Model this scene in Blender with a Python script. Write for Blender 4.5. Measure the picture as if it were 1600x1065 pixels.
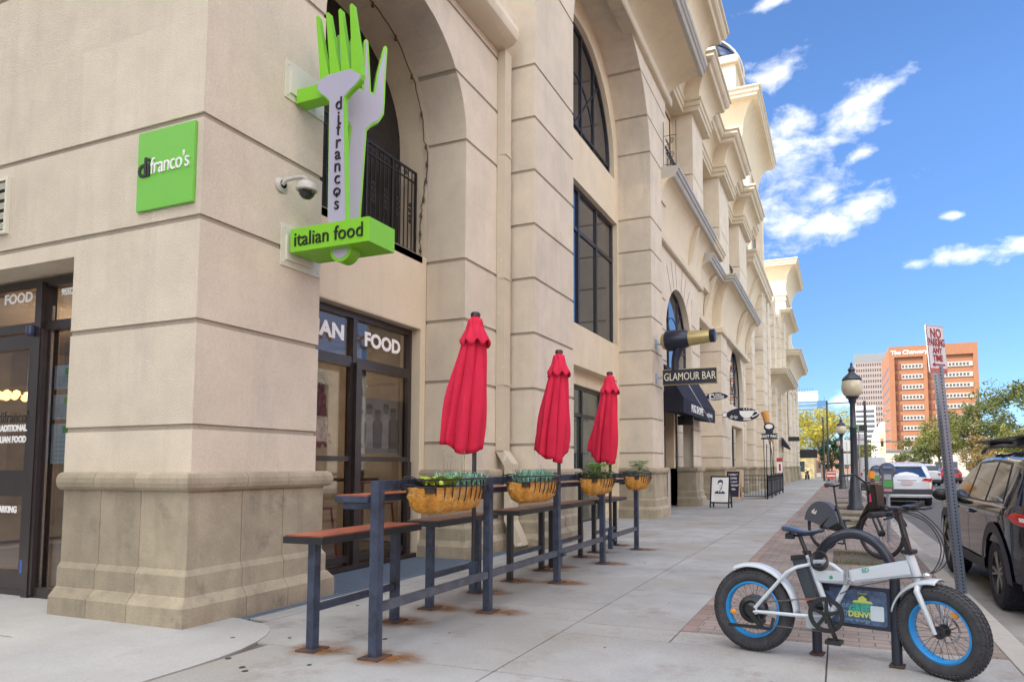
import bpy, bmesh, math, random
from mathutils import Vector, Matrix, noise
R = math.radians; PI = math.pi
sc = bpy.context.scene
for o in list(bpy.data.objects): bpy.data.objects.remove(o)

# ---------------------------------------------------------------- camera
cam = bpy.data.cameras.new('camera'); camo = bpy.data.objects.new('camera', cam); sc.collection.objects.link(camo)
cam.sensor_width = 36; cam.lens = 36*1031.549/1600
cam.shift_x = (800-916.588)/1600; cam.shift_y = (659.742-532.5)/1600
cam.clip_start = 0.05; cam.clip_end = 4000
yaw, pit, rol = R(20.84452), R(3.80011), R(-0.17001)
fwd = Vector((-math.sin(yaw)*math.cos(pit), math.cos(yaw)*math.cos(pit), math.sin(pit)))
rgt = Vector((math.cos(yaw), math.sin(yaw), 0)); upv = rgt.cross(fwd)
r2 = rgt*math.cos(rol)+upv*math.sin(rol); u2 = upv*math.cos(rol)-rgt*math.sin(rol)
camo.matrix_world = Matrix(((r2.x, u2.x, -fwd.x, 0), (r2.y, u2.y, -fwd.y, 0), (r2.z, u2.z, -fwd.z, 1.2), (0, 0, 0, 1)))
sc.camera = camo

# ---------------------------------------------------------------- sun, sky, exposure
SUN_EL, SUN_AZ = 36, 236            # azimuth clockwise from +Y (behind the building, to the left)
sd = Vector((math.sin(R(SUN_AZ))*math.cos(R(SUN_EL)), math.cos(R(SUN_AZ))*math.cos(R(SUN_EL)), math.sin(R(SUN_EL))))
sl = bpy.data.lights.new('sun', 'SUN'); sl.energy = 2.2; sl.angle = R(0.5); sl.color = (1, .93, .82)
slo = bpy.data.objects.new('sun', sl); sc.collection.objects.link(slo)
slo.rotation_euler = (-sd).to_track_quat('-Z', 'Y').to_euler()
sc.view_settings.view_transform = 'Standard'; sc.view_settings.look = 'None'
sc.view_settings.gamma = 1; sc.view_settings.exposure = 1.88

world = bpy.data.worlds.new('World'); sc.world = world; world.use_nodes = True
def build_world():
    nt = world.node_tree; N = nt.nodes; L = nt.links
    for n in list(N): N.remove(n)
    out = N.new('ShaderNodeOutputWorld'); bg = N.new('ShaderNodeBackground'); bg.inputs[1].default_value = 0.10
    sky = N.new('ShaderNodeTexSky'); sky.sky_type = 'NISHITA'; sky.sun_disc = False
    sky.sun_elevation = R(SUN_EL); sky.sun_rotation = R(SUN_AZ); sky.altitude = 1600; sky.air_density = 1.0; sky.dust_density = .3; sky.ozone_density = 2.2
    tc = N.new('ShaderNodeTexCoord')
    def M(op, a, b=None, c=None, clamp=False):
        n = N.new('ShaderNodeMath'); n.operation = op; n.use_clamp = clamp
        for i, v in enumerate((a, b, c)):
            if v is None: continue
            if isinstance(v, (int, float)): n.inputs[i].default_value = v
            else: L.new(v, n.inputs[i])
        return n.outputs[0]
    sep = N.new('ShaderNodeSeparateXYZ'); L.new(tc.outputs['Generated'], sep.inputs[0])
    X, Y, Z = sep.outputs
    yy = M('MAXIMUM', Y, .02)
    px = M('DIVIDE', X, yy); pz = M('DIVIDE', Z, yy)          # direction as slopes from the street's axis
    nz = N.new('ShaderNodeTexNoise'); nz.inputs['Scale'].default_value = 19; nz.inputs['Detail'].default_value = 6
    nz.inputs['Roughness'].default_value = .6; nz.inputs['Distortion'].default_value = .25
    mp = N.new('ShaderNodeMapping'); mp.inputs['Scale'].default_value = (1, 1, 1.7); L.new(tc.outputs['Generated'], mp.inputs[0]); L.new(mp.outputs[0], nz.inputs['Vector'])
    nf = M('SUBTRACT', nz.outputs[0], .5)
    # (cx, cz, half length, half height, tilt) of each cloud
    blobs = CLOUDS
    tot = None
    for cx, cz, a, b, t in blobs:
        dx = M('SUBTRACT', px, cx); dz = M('SUBTRACT', pz, cz); ct, st = math.cos(R(t)), math.sin(R(t))
        u = M('ADD', M('MULTIPLY', dx, ct/a), M('MULTIPLY', dz, st/a))
        v = M('ADD', M('MULTIPLY', dx, -st/b), M('MULTIPLY', dz, ct/b))
        d = M('SUBTRACT', 1, M('SQRT', M('ADD', M('MULTIPLY', u, u), M('MULTIPLY', v, v))))
        d = M('MAXIMUM', d, -1.5)
        tot = d if tot is None else M('MAXIMUM', tot, d)
    m = M('MULTIPLY_ADD', nf, 4.0, M('MULTIPLY_ADD', tot, 1.15, .12))
    m = M('SMOOTHSTEP_', m) if False else M('POWER', M('MULTIPLY', m, .55, clamp=True), 1.15)
    infront = M('MULTIPLY', M('SUBTRACT', Y, .25), 8, clamp=True)
    m = M('MULTIPLY', m, infront)
    # bright cloud added out of view, overhead and behind, to light the shaded facade
    n2 = N.new('ShaderNodeTexNoise'); n2.inputs['Scale'].default_value = 2.4; n2.inputs['Detail'].default_value = 6
    L.new(mp.outputs[0], n2.inputs['Vector'])
    away = M('MULTIPLY', M('SUBTRACT', .42, Y), 3.0, clamp=True)
    up = M('MULTIPLY', M('SUBTRACT', Z, .05), 6, clamp=True)
    m2 = M('MULTIPLY', M('MULTIPLY', M('SUBTRACT', n2.outputs[0], .42), 7, clamp=True), M('MULTIPLY', away, up))
    cc = N.new('ShaderNodeMixRGB'); cc.inputs[1].default_value = (3.7, 3.8, 4.1, 1); cc.inputs[2].default_value = (5.6, 5.4, 5.1, 1)
    L.new(M('MULTIPLY_ADD', nf, 3, .5, clamp=True), cc.inputs[0])
    hz = N.new('ShaderNodeMapRange'); hz.inputs['From Min'].default_value = 0; hz.inputs['From Max'].default_value = .45; hz.inputs['To Min'].default_value = .42; hz.inputs['To Max'].default_value = .80; L.new(Z, hz.inputs[0])
    hc = N.new('ShaderNodeMixRGB'); hc.blend_type = 'MULTIPLY'; hc.inputs[0].default_value = 1; L.new(sky.outputs[0], hc.inputs[1]); L.new(hz.outputs[0], hc.inputs[2])
    grade = N.new('ShaderNodeMixRGB'); grade.blend_type = 'MULTIPLY'; grade.inputs[0].default_value = 1; grade.inputs[2].default_value = SKYTINT
    L.new(hc.outputs[0], grade.inputs[1])
    mx = N.new('ShaderNodeMixRGB'); L.new(m, mx.inputs[0]); L.new(grade.outputs[0], mx.inputs[1]); L.new(cc.outputs[0], mx.inputs[2])
    mx2 = N.new('ShaderNodeMixRGB'); L.new(m2, mx2.inputs[0]); L.new(mx.outputs[0], mx2.inputs[1]); mx2.inputs[2].default_value = (13, 12.6, 12, 1)
    L.new(mx2.outputs[0], bg.inputs[0]); L.new(bg.outputs[0], out.inputs[0])
SKYTINT = (.64, .82, 1.02, 1)
CLOUDS = [(-.071, .592, .06, .03, 8), (.035, .512, .055, .036, 35), (.072, .536, .04, .014, 25), (-.062, .49, .05, .045, 0), (-.055, .43, .06, .05, 0), (-.06, .365, .065, .055, 0), (-.01, .35, .08, .032, 15),
          (.05, .37, .06, .026, 28), (.165, .285, .045, .013, 6), (.106, .277, .02, .010, 8), (.235, .286, .045, .014, 8), (-.073, .705, .05, .014, 10), (.006, .095, .04, .014, 12), (.154, .338, .015, .006, 0), (.04, .445, .03, .012, 25), (-.01, .40, .05, .035, 10)]
build_world()

# ---------------------------------------------------------------- helpers
rnd = random.Random(7)
C = sc.collection
def gz(y): return -0.005*(y-3.5)
def mat(name, col, rough=.6, metal=0, var=0, vscale=3, bump=0, bscale=60, spec=.5, var2=None, coat=0, emit=None, estr=0, attr=0, trans=0, alpha=1, stain=None, subs=0, joint=0, streak=None, grain=0):
    m = bpy.data.materials.new(name); m.use_nodes = True; nt = m.node_tree; N = nt.nodes; L = nt.links
    b = N['Principled BSDF']; b.inputs['Roughness'].default_value = rough; b.inputs['Metallic'].default_value = metal
    b.inputs['Specular IOR Level'].default_value = spec; b.inputs['Coat Weight'].default_value = coat; b.inputs['Coat Roughness'].default_value = .03
    b.inputs['Transmission Weight'].default_value = trans; b.inputs['Alpha'].default_value = alpha
    if subs: b.inputs['Subsurface Weight'].default_value = subs; b.inputs['Subsurface Radius'].default_value = (.02, .02, .02)
    if emit: b.inputs['Emission Color'].default_value = (*emit, 1); b.inputs['Emission Strength'].default_value = estr
    c = (*col, 1) if len(col) == 3 else col
    b.inputs['Base Color'].default_value = c
    last = None
    tc = N.new('ShaderNodeTexCoord')
    if var or stain or attr:
        n1 = N.new('ShaderNodeTexNoise'); n1.inputs['Scale'].default_value = vscale; n1.inputs['Detail'].default_value = 7; n1.inputs['Roughness'].default_value = .62
        L.new(tc.outputs['Object'], n1.inputs['Vector'])
        mr = N.new('ShaderNodeMapRange'); mr.inputs['From Min'].default_value = .3; mr.inputs['From Max'].default_value = .7
        mr.inputs['To Min'].default_value = 1-var; mr.inputs['To Max'].default_value = 1+var; L.new(n1.outputs[0], mr.inputs[0])
        mu = N.new('ShaderNodeMixRGB'); mu.blend_type = 'MULTIPLY'; mu.inputs[0].default_value = 1; mu.inputs[1].default_value = c
        L.new(mr.outputs[0], mu.inputs[2]); last = mu.outputs[0]
        if attr:
            at = N.new('ShaderNodeAttribute'); at.attribute_name = 'rv'
            mr2 = N.new('ShaderNodeMapRange'); mr2.inputs['To Min'].default_value = 1-attr; mr2.inputs['To Max'].default_value = 1+attr; L.new(at.outputs['Fac'], mr2.inputs[0])
            m2 = N.new('ShaderNodeMixRGB'); m2.blend_type = 'MULTIPLY'; m2.inputs[0].default_value = 1; L.new(last, m2.inputs[1]); L.new(mr2.outputs[0], m2.inputs[2]); last = m2.outputs[0]
        if var2:
            n2 = N.new('ShaderNodeTexNoise'); n2.inputs['Scale'].default_value = vscale*.35; n2.inputs['Detail'].default_value = 4; L.new(tc.outputs['Object'], n2.inputs['Vector'])
            cr = N.new('ShaderNodeMapRange'); cr.inputs['From Min'].default_value = .42; cr.inputs['From Max'].default_value = .66; L.new(n2.outputs[0], cr.inputs[0])
            m3 = N.new('ShaderNodeMixRGB'); L.new(cr.outputs[0], m3.inputs[0]); L.new(last, m3.inputs[1]); m3.inputs[2].default_value = (*var2, 1); last = m3.outputs[0]
        if stain:   # (colour, scale, lo, hi)
            n4 = N.new('ShaderNodeTexNoise'); n4.inputs['Scale'].default_value = stain[1]; n4.inputs['Detail'].default_value = 8; n4.inputs['Roughness'].default_value = .7
            mp = N.new('ShaderNodeMapping'); mp.inputs['Location'].default_value = (3, 7, 1); mp.inputs['Scale'].default_value = stain[4] if len(stain) > 4 else (1, 1, 1)
            L.new(tc.outputs['Object'], mp.inputs[0]); L.new(mp.outputs[0], n4.inputs['Vector'])
            cr = N.new('ShaderNodeMapRange'); cr.inputs['From Min'].default_value = stain[2]; cr.inputs['From Max'].default_value = stain[3]; L.new(n4.outputs[0], cr.inputs[0])
            m4 = N.new('ShaderNodeMixRGB'); L.new(cr.outputs[0], m4.inputs[0]); L.new(last, m4.inputs[1]); m4.inputs[2].default_value = (*stain[0], 1); last = m4.outputs[0]
        if streak:  # (colour, strength): rain streaks running down
            n5 = N.new('ShaderNodeTexNoise'); n5.inputs['Scale'].default_value = 3.2; n5.inputs['Detail'].default_value = 7; n5.inputs['Roughness'].default_value = .65
            mp5 = N.new('ShaderNodeMapping'); mp5.inputs['Location'].default_value = (9, 2, 4); mp5.inputs['Scale'].default_value = (1.6, 1.6, .13); L.new(tc.outputs['Object'], mp5.inputs[0]); L.new(mp5.outputs[0], n5.inputs['Vector'])
            cr5 = N.new('ShaderNodeMapRange'); cr5.inputs['From Min'].default_value = .52; cr5.inputs['From Max'].default_value = .78; cr5.inputs['To Max'].default_value = streak[1]; L.new(n5.outputs[0], cr5.inputs[0])
            m5 = N.new('ShaderNodeMixRGB'); L.new(cr5.outputs[0], m5.inputs[0]); L.new(last, m5.inputs[1]); m5.inputs[2].default_value = (*streak[0], 1); last = m5.outputs[0]
        if grain:   # fine speckle of the surface itself
            n7 = N.new('ShaderNodeTexNoise'); n7.inputs['Scale'].default_value = 75; n7.inputs['Detail'].default_value = 4; n7.inputs['Roughness'].default_value = .8; L.new(tc.outputs['Object'], n7.inputs['Vector'])
            r7 = N.new('ShaderNodeMapRange'); r7.inputs['From Min'].default_value = .32; r7.inputs['From Max'].default_value = .68; r7.inputs['To Min'].default_value = 1-grain; r7.inputs['To Max'].default_value = 1+grain*.6; L.new(n7.outputs[0], r7.inputs[0])
            m7 = N.new('ShaderNodeMixRGB'); m7.blend_type = 'MULTIPLY'; m7.inputs[0].default_value = 1; L.new(last, m7.inputs[1]); L.new(r7.outputs[0], m7.inputs[2]); last = m7.outputs[0]
        if joint:   # darker joint faces, slight tone change from block to block
            for an, k in (('jt', joint), ('bv', .07)):
                a6 = N.new('ShaderNodeAttribute'); a6.attribute_name = an; r6 = N.new('ShaderNodeMapRange'); r6.inputs['To Min'].default_value = 1; r6.inputs['To Max'].default_value = 1-k; L.new(a6.outputs['Fac'], r6.inputs[0])
                m6 = N.new('ShaderNodeMixRGB'); m6.blend_type = 'MULTIPLY'; m6.inputs[0].default_value = 1; L.new(last, m6.inputs[1]); L.new(r6.outputs[0], m6.inputs[2]); last = m6.outputs[0]
        L.new(last, b.inputs['Base Color'])
    if bump:
        nb = N.new('ShaderNodeTexNoise'); nb.inputs['Scale'].default_value = bscale; nb.inputs['Detail'].default_value = 5; L.new(tc.outputs['Object'], nb.inputs['Vector'])
        bp = N.new('ShaderNodeBump'); bp.inputs['Strength'].default_value = bump; bp.inputs['Distance'].default_value = .01; L.new(nb.outputs[0], bp.inputs['Height']); L.new(bp.outputs[0], b.inputs['Normal'])
    return m
def glass(name, tint=(.03, .035, .04), alpha=.5, rough=.02):
    """window glass: a dark tinted sheet one sees through in part, with a clear reflection"""
    m = bpy.data.materials.new(name); m.use_nodes = True; nt = m.node_tree; N = nt.nodes; L = nt.links; N.remove(N['Principled BSDF'])
    out = N['Material Output']; tr = N.new('ShaderNodeBsdfTransparent'); tr.inputs[0].default_value = (1-alpha, 1-alpha, 1-alpha*.95, 1)
    gl = N.new('ShaderNodeBsdfGlossy'); gl.inputs['Roughness'].default_value = rough; gl.inputs[0].default_value = (.95, .97, 1, 1)
    lw = N.new('ShaderNodeLayerWeight'); lw.inputs[0].default_value = .5; pw = N.new('ShaderNodeMath'); pw.operation = 'POWER'; pw.inputs[1].default_value = 4.0; L.new(lw.outputs['Facing'], pw.inputs[0])
    fr = N.new('ShaderNodeMath'); fr.operation = 'MULTIPLY_ADD'; fr.inputs[1].default_value = .92; fr.inputs[2].default_value = .055 if alpha < .5 else .10; L.new(pw.outputs[0], fr.inputs[0])
    di = N.new('ShaderNodeBsdfDiffuse'); di.inputs[0].default_value = (*tint, 1)
    a = N.new('ShaderNodeMixShader'); a.inputs[0].default_value = alpha*.35; L.new(tr.outputs[0], a.inputs[1]); L.new(di.outputs[0], a.inputs[2])
    b = N.new('ShaderNodeMixShader'); L.new(fr.outputs[0], b.inputs[0]); L.new(a.outputs[0], b.inputs[1]); L.new(gl.outputs[0], b.inputs[2])
    L.new(b.outputs[0], out.inputs[0]); return m

class MB:
    def __init__(s): s.bm = bmesh.new(); s.rv = None
    def box(s, x0, x1, y0, y1, z0, z1, bev=0, M=None):
        v = [s.bm.verts.new((x, y, z)) for x in (x0, x1) for y in (y0, y1) for z in (z0, z1)]
        fs = [(0, 1, 3, 2), (4, 6, 7, 5), (0, 4, 5, 1), (2, 3, 7, 6), (0, 2, 6, 4), (1, 5, 7, 3)]
        F = [s.bm.faces.new([v[i] for i in f]) for f in fs]
        if bev:
            es = list({e for f in F for e in f.edges})
            r = bmesh.ops.bevel(s.bm, geom=es, offset=bev, segments=2, profile=.7, affect='EDGES'); v = list({q for f in r['faces'] for q in f.verts} | {q for q in v if q.is_valid})
        if M: bmesh.ops.transform(s.bm, matrix=M, verts=[q for q in v if q.is_valid])
        return s
    def cbox(s, c, d, bev=0, rot=None):
        M = Matrix.Translation(c) @ (rot.to_4x4() if rot else Matrix.Identity(4))
        return s.box(-d[0]/2, d[0]/2, -d[1]/2, d[1]/2, -d[2]/2, d[2]/2, bev, M)
    def prism(s, pts, a, b, axis='x', bev=0):
        """polygon pts in the two other axes, extruded along axis from a to b"""
        def P(p, t): return {'x': (t, p[0], p[1]), 'y': (p[0], t, p[1]), 'z': (p[0], p[1], t)}[axis]
        A = [s.bm.verts.new(P(p, a)) for p in pts]; B = [s.bm.verts.new(P(p, b)) for p in pts]; n = len(pts)
        F = [s.bm.faces.new(A), s.bm.faces.new(B[::-1])]
        for i in range(n): F.append(s.bm.faces.new((A[i], B[i], B[(i+1) % n], A[(i+1) % n])))
        bmesh.ops.recalc_face_normals(s.bm, faces=F)
        if bev:
            es = list({e for f in F[:2] for e in f.edges}); bmesh.ops.bevel(s.bm, geom=es, offset=bev, segments=2, affect='EDGES')
        return s
    def tube(s, pts, r, n=8, closed=False, cap=True, sq=False):
        pts = [Vector(p) for p in pts]; k = len(pts); rs = r if isinstance(r, (list, tuple)) else [r]*k
        rings = []; up = None
        for i, p in enumerate(pts):
            if closed: t = (pts[(i+1) % k]-pts[i-1])
            else: t = pts[min(i+1, k-1)]-pts[max(i-1, 0)]
            t = t.normalized() if t.length > 1e-9 else Vector((0, 0, 1))
            if up is None:
                up = Vector((0, 0, 1)) if abs(t.z) < .95 else Vector((0, 1, 0))
            up = (up-t*up.dot(t)); up = up.normalized() if up.length > 1e-6 else t.orthogonal().normalized(); w = t.cross(up)
            rr = rs[i]; ring = []
            for j in range(n):
                a = 2*PI*j/n+(PI/n if sq or n == 4 else 0)
                ring.append(s.bm.verts.new(p+up*(rr*math.cos(a))+w*(rr*math.sin(a))))
            rings.append(ring)
        m = k if closed else k-1
        for i in range(m):
            A, B = rings[i], rings[(i+1) % k]
            for j in range(n): s.bm.faces.new((A[j], A[(j+1) % n], B[(j+1) % n], B[j]))
        if cap and not closed: s.bm.faces.new(rings[0][::-1]); s.bm.faces.new(rings[-1])
        return s
    def bar(s, a, b, w, h=None):
        """rectangular bar between two points, w wide and h high"""
        a, b = Vector(a), Vector(b); d = b-a; l = d.length; h = h or w
        q = d.to_track_quat('Y', 'Z').to_matrix().to_4x4(); M = Matrix.Translation((a+b)/2) @ q
        return s.box(-w/2, w/2, -l/2, l/2, -h/2, h/2, 0, M)
    def lathe(s, prof, c=(0, 0, 0), n=20, axis='z', M=None, a0=0, a1=2*PI):
        rings = []; full = abs(a1-a0-2*PI) < 1e-6; k = n if full else n+1; allv = []
        for r, h in prof:
            ring = []
            for j in range(k):
                a = a0+(a1-a0)*j/n; x, y = r*math.cos(a), r*math.sin(a)
                p = {'z': (x, y, h), 'y': (x, h, y), 'x': (h, x, y)}[axis]
                ring.append(s.bm.verts.new(Vector(p)+Vector(c)))
            rings.append(ring); allv += ring
        fs = []
        for A, B in zip(rings, rings[1:]):
            for j in range(n if full else n):
                fs.append(s.bm.faces.new((A[j], A[(j+1) % k], B[(j+1) % k], B[j])))
        if M: bmesh.ops.transform(s.bm, matrix=M, verts=allv)
        return s
    def ell(s, c, r, n=10, M=None):
        q = Matrix.Translation(c) @ (M.to_4x4() if M else Matrix.Identity(4)) @ Matrix.Diagonal((*r, 1))
        bmesh.ops.create_uvsphere(s.bm, u_segments=n*2, v_segments=n, radius=1, matrix=q); return s
    def sweep(s, prof, path, closed=False, caps=True, split=None, gap=.005):
        """profile of (outward, z) swept along an XY path, mitred; outward = right of the path's direction"""
        P = [Vector((p[0], p[1], 0)) for p in path]; n = len(P); segs = []
        offs = []
        for i in range(n):
            d0 = (P[i]-P[i-1]).normalized() if (i > 0 or closed) else None
            d1 = (P[(i+1) % n]-P[i]).normalized() if (i < n-1 or closed) else None
            if d0 is None: d0 = d1
            if d1 is None: d1 = d0
            n0 = Vector((d0.y, -d0.x, 0)); n1 = Vector((d1.y, -d1.x, 0)); b = (n0+n1)
            if b.length < 1e-6: b = n0
            b.normalize(); offs.append(b/max(.2, b.dot(n0)))
        rings = [[s.bm.verts.new(P[i]+offs[i]*o+Vector((0, 0, z))) for o, z in prof] for i in range(n)]
        F = []
        for i in range(n if closed else n-1):
            A, B = rings[i], rings[(i+1) % n]
            for j in range(len(prof)-1): F.append(s.bm.faces.new((A[j], B[j], B[j+1], A[j+1])))
            F.append(s.bm.faces.new((A[-1], B[-1], B[0], A[0])))
        if caps and not closed:
            F.append(s.bm.faces.new(rings[0])); F.append(s.bm.faces.new(rings[-1][::-1]))
        bmesh.ops.recalc_face_normals(s.bm, faces=F)
        if s.rv is not None:
            v = rnd.random()
            for f in F: f[s.rv] = v
        return s
    def useattr(s): s.rv = s.bm.faces.layers.float.new('rv'); return s
    def xf(s, M): bmesh.ops.transform(s.bm, matrix=M, verts=s.bm.verts); return s
    def build(s, name, m, parent=None, smooth=False, ang=35, loc=None, rot=None):
        me = bpy.data.meshes.new(name); 
        s.bm.normal_update()
        if smooth:
            for f in s.bm.faces: f.smooth = True
            for e in s.bm.edges:
                if len(e.link_faces) == 2 and e.calc_face_angle(0) > R(ang): e.smooth = False
        s.bm.to_mesh(me); s.bm.free()
        if m: me.materials.append(m)
        o = bpy.data.objects.new(name, me); C.objects.link(o)
        if parent: o.parent = parent
        if loc: o.location = loc
        if rot: o.rotation_euler = rot
        return o
def thing(name, label, cat, loc=(0, 0, 0), rz=0, group=None, rot=None):
    o = bpy.data.objects.new(name, None); C.objects.link(o); o.location = loc; o.rotation_euler = rot or (0, 0, rz)
    o.empty_display_size = .2; o['label'] = label; o['category'] = cat
    if group: o['group'] = group
    return o
def tag(o, label, cat, group=None):
    o['label'] = label; o['category'] = cat
    if group: o['group'] = group
    return o
def struct(o): o['kind'] = 'structure'; return o
def dup(root, loc, label, rz=0, group=None, rot=None):
    r = root.copy(); C.objects.link(r); r.location = loc; r.rotation_euler = rot or (0, 0, rz); r['label'] = label
    if group: r['group'] = group
    for ch in list(root.children):
        c = ch.copy(); C.objects.link(c); c.parent = r
        for g in ch.children:
            d = g.copy(); C.objects.link(d); d.parent = c
    return r
def smooth(pts, n=6):
    P = [Vector(p) for p in pts]; out = []
    for i in range(len(P)-1):
        a, b_, c, d = P[max(i-1, 0)], P[i], P[i+1], P[min(i+2, len(P)-1)]
        for k in range(n):
            t = k/n; out.append(.5*((2*b_)+(c-a)*t+(2*a-5*b_+4*c-d)*t*t+(3*b_-a-3*c+d)*t**3))
    return out+[P[-1]]
def text(body, size, m, M, depth=.004, align='CENTER', name='lettering', parent=None, sx=1, bold=0, spacing=1, line=1):
    """flat lettering as a mesh; M places its XY plane"""
    cu = bpy.data.curves.new(name, 'FONT'); cu.body = body; cu.size = size; cu.align_x = align; cu.align_y = 'CENTER'; cu.extrude = depth/2
    cu.offset = bold; cu.space_character = spacing; cu.space_line = line; cu.resolution_u = 3
    to = bpy.data.objects.new('tmp', cu); C.objects.link(to); bpy.context.view_layer.update()
    me = bpy.data.meshes.new_from_object(to.evaluated_get(bpy.context.evaluated_depsgraph_get())); bpy.data.objects.remove(to)
    me.transform(M @ Matrix.Diagonal((sx, 1, 1, 1))); me.name = name; me.materials.clear(); me.materials.append(m)
    o = bpy.data.objects.new(name, me); C.objects.link(o)
    if parent: o.parent = parent
    return o
def frame_M(o, xd, yd):
    """matrix with text x along xd, text y along yd, at o"""
    xd, yd = Vector(xd).normalized(), Vector(yd).normalized(); zd = xd.cross(yd)
    return Matrix(((xd.x, yd.x, zd.x, o[0]), (xd.y, yd.y, zd.y, o[1]), (xd.z, yd.z, zd.z, o[2]), (0, 0, 0, 1)))
# reading directions: on the street face (looking -X) text runs along +Y; on the front face (looking +Y) along +X
def MX(x, y, z): return frame_M((x, y, z), (0, 1, 0), (0, 0, 1))
def MY(x, y, z): return frame_M((x, y, z), (1, 0, 0), (0, 0, 1))

# ---------------------------------------------------------------- materials
STUCCO = mat('stucco', (.70, .615, .49), .92, var=.08, vscale=2.2, grain=.13, joint=.38, streak=((.45, .40, .33), .28), bump=.8, bscale=110, spec=.2, stain=((.52, .475, .42), .9, .56, .8, (1, 1, .35)))
STUCCO2 = mat('stucco_recess', (.71, .61, .45), .92, grain=.12, var=.05, joint=.38, streak=((.46, .39, .30), .3), vscale=1.6, bump=.3, bscale=260, spec=.2, stain=((.53, .46, .37), .9, .58, .8, (1, 1, .35)))
TRIM = mat('cast_trim', (.63, .55, .42), .85, var=.07, vscale=2, bump=.15, bscale=150, spec=.2, stain=((.36, .33, .29), 1.6, .6, .8))
STONE = mat('cast_stone', (.38, .325, .235), .88, var=.16, vscale=3.5, bump=.5, bscale=90, attr=.17, grain=.14, streak=((.20, .175, .14), .6), stain=((.20, .175, .14), 4.5, .54, .78), spec=.25)
FLASH = mat('metal_flashing', (.47, .44, .39), .5, metal=.3, var=.1)
FRAME = mat('bronze_frame', (.030, .022, .022), .38, var=.25, vscale=8, spec=.6, coat=.1)
FRAMEB = mat('black_frame', (.014, .015, .024), .35, spec=.6)
GLASS = glass('storefront_glass', alpha=.22); GLASSD = glass('upper_glass', (.05, .055, .07), alpha=.93)
IRON = mat('wrought_iron', (.016, .015, .016), .5, var=.3, vscale=20)
STEEL = mat('painted_steel_tube', (.045, .060, .10), .42, metal=.15, var=.35, vscale=9, spec=.6, stain=((.018, .019, .024), 9, .5, .68), bump=.1, bscale=90)
RUST = mat('rusty_steel', (.11, .055, .035), .85, var=.4, vscale=22, var2=(.035, .03, .03), bump=.4, bscale=150)
WHITE = mat('white_vinyl', (.82, .82, .80), .5); BLACK = mat('black_paint', (.012, .012, .014), .4)
DARK = mat('dark_interior', (.02, .018, .016), .8)
RUBBER = mat('rubber', (.018, .018, .020), .75, var=.2, vscale=30, bump=.2, bscale=200)
CHROME = mat('bright_metal', (.55, .56, .58), .22, metal=1); GALV = mat('galvanised_steel', (.33, .36, .42), .45, metal=.55, var=.2, vscale=25)
LIME = mat('lime_green_paint', (.21, .56, .025), .45, var=.04); LIMEF = mat('lime_panel', (.16, .50, .06), .5, var=.03)
# ================================================================ ground
def shear(o):
    for v in o.data.vertices: v.co.z += gz(v.co.y)
    return o
def gridplane(x0, x1, y0, y1, z, name, m, step=30):
    b = MB(); ys = []; y = y0
    while y < y1-1e-6: ys.append(y); y += step
    ys.append(y1)
    for a, c in zip(ys, ys[1:]): b.box(x0, x1, a, c, z-.3, z)
    return shear(b.build(name, m))
CONC = mat('sidewalk_concrete', (.37, .37, .365), .88, var=.15, vscale=1.6, var2=(.325, .305, .275), grain=.16, bump=.25, bscale=180, attr=.07, spec=.25, stain=((.25, .215, .18), 2.2, .54, .76))
CONC2 = mat('new_concrete', (.41, .405, .39), .88, grain=.14, var=.10, vscale=1.5, bump=.25, bscale=180, spec=.25, stain=((.33, .31, .28), 2.2, .58, .8))
def ground_mat():
    m = mat('asphalt', (.13, .125, .125), .9, grain=.3, var=.14, vscale=1.5, bump=.5, bscale=220, stain=((.085, .08, .08), .8, .5, .75))
    return m
ASPH = ground_mat()
g = MB(); g.box(-900, 900, -200, 200, -.6, -.34); g.box(-900, 900, 200, 1500, -.6, -.34)
go = g.build('ground', mat('far_ground', (.20, .19, .17), .95, var=.2, vscale=.05)); struct(go)
for v in go.data.vertices: v.co.z += gz(min(v.co.y, 200)) - (.0 if v.co.y <= 200 else .0)
struct(gridplane(1.13, 13.0, -40, 170, -.14, 'street', ASPH))
# gutter pan of light concrete along the kerb
def gutter():
    b = MB(); b.useattr(); y = -6
    while y < 110:
        v = rnd.random(); n0 = len(b.bm.faces)
        b.box(1.13, 1.62, y+.006, y+2.99, -.3, -.132)
        b.bm.faces.ensure_lookup_table()
        for f in b.bm.faces[n0:]: f[b.rv] = v
        y += 3
    return struct(shear(b.build('gutter', mat('gutter_concrete', (.30, .285, .265), .9, var=.12, vscale=2, attr=.08, bump=.3, bscale=150, stain=((.17, .15, .13), 2.4, .52, .75)))))
gutter()
def kerb():
    b = MB(); b.useattr(); y = -6
    while y < 88:
        v = rnd.random(); n0 = len(b.bm.faces)
        b.box(.965, 1.13, y+.004, y+2.996, -.3, .004, bev=.012)
        b.bm.faces.ensure_lookup_table()
        for f in b.bm.faces[n0:]: f[b.rv] = v
        y += 3
    return struct(shear(b.build('kerb', mat('kerb_concrete', (.37, .35, .315), .88, var=.1, vscale=3, attr=.08, bump=.3, bscale=150, stain=((.22, .19, .16), 3, .55, .75)))))
kerb()
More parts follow.
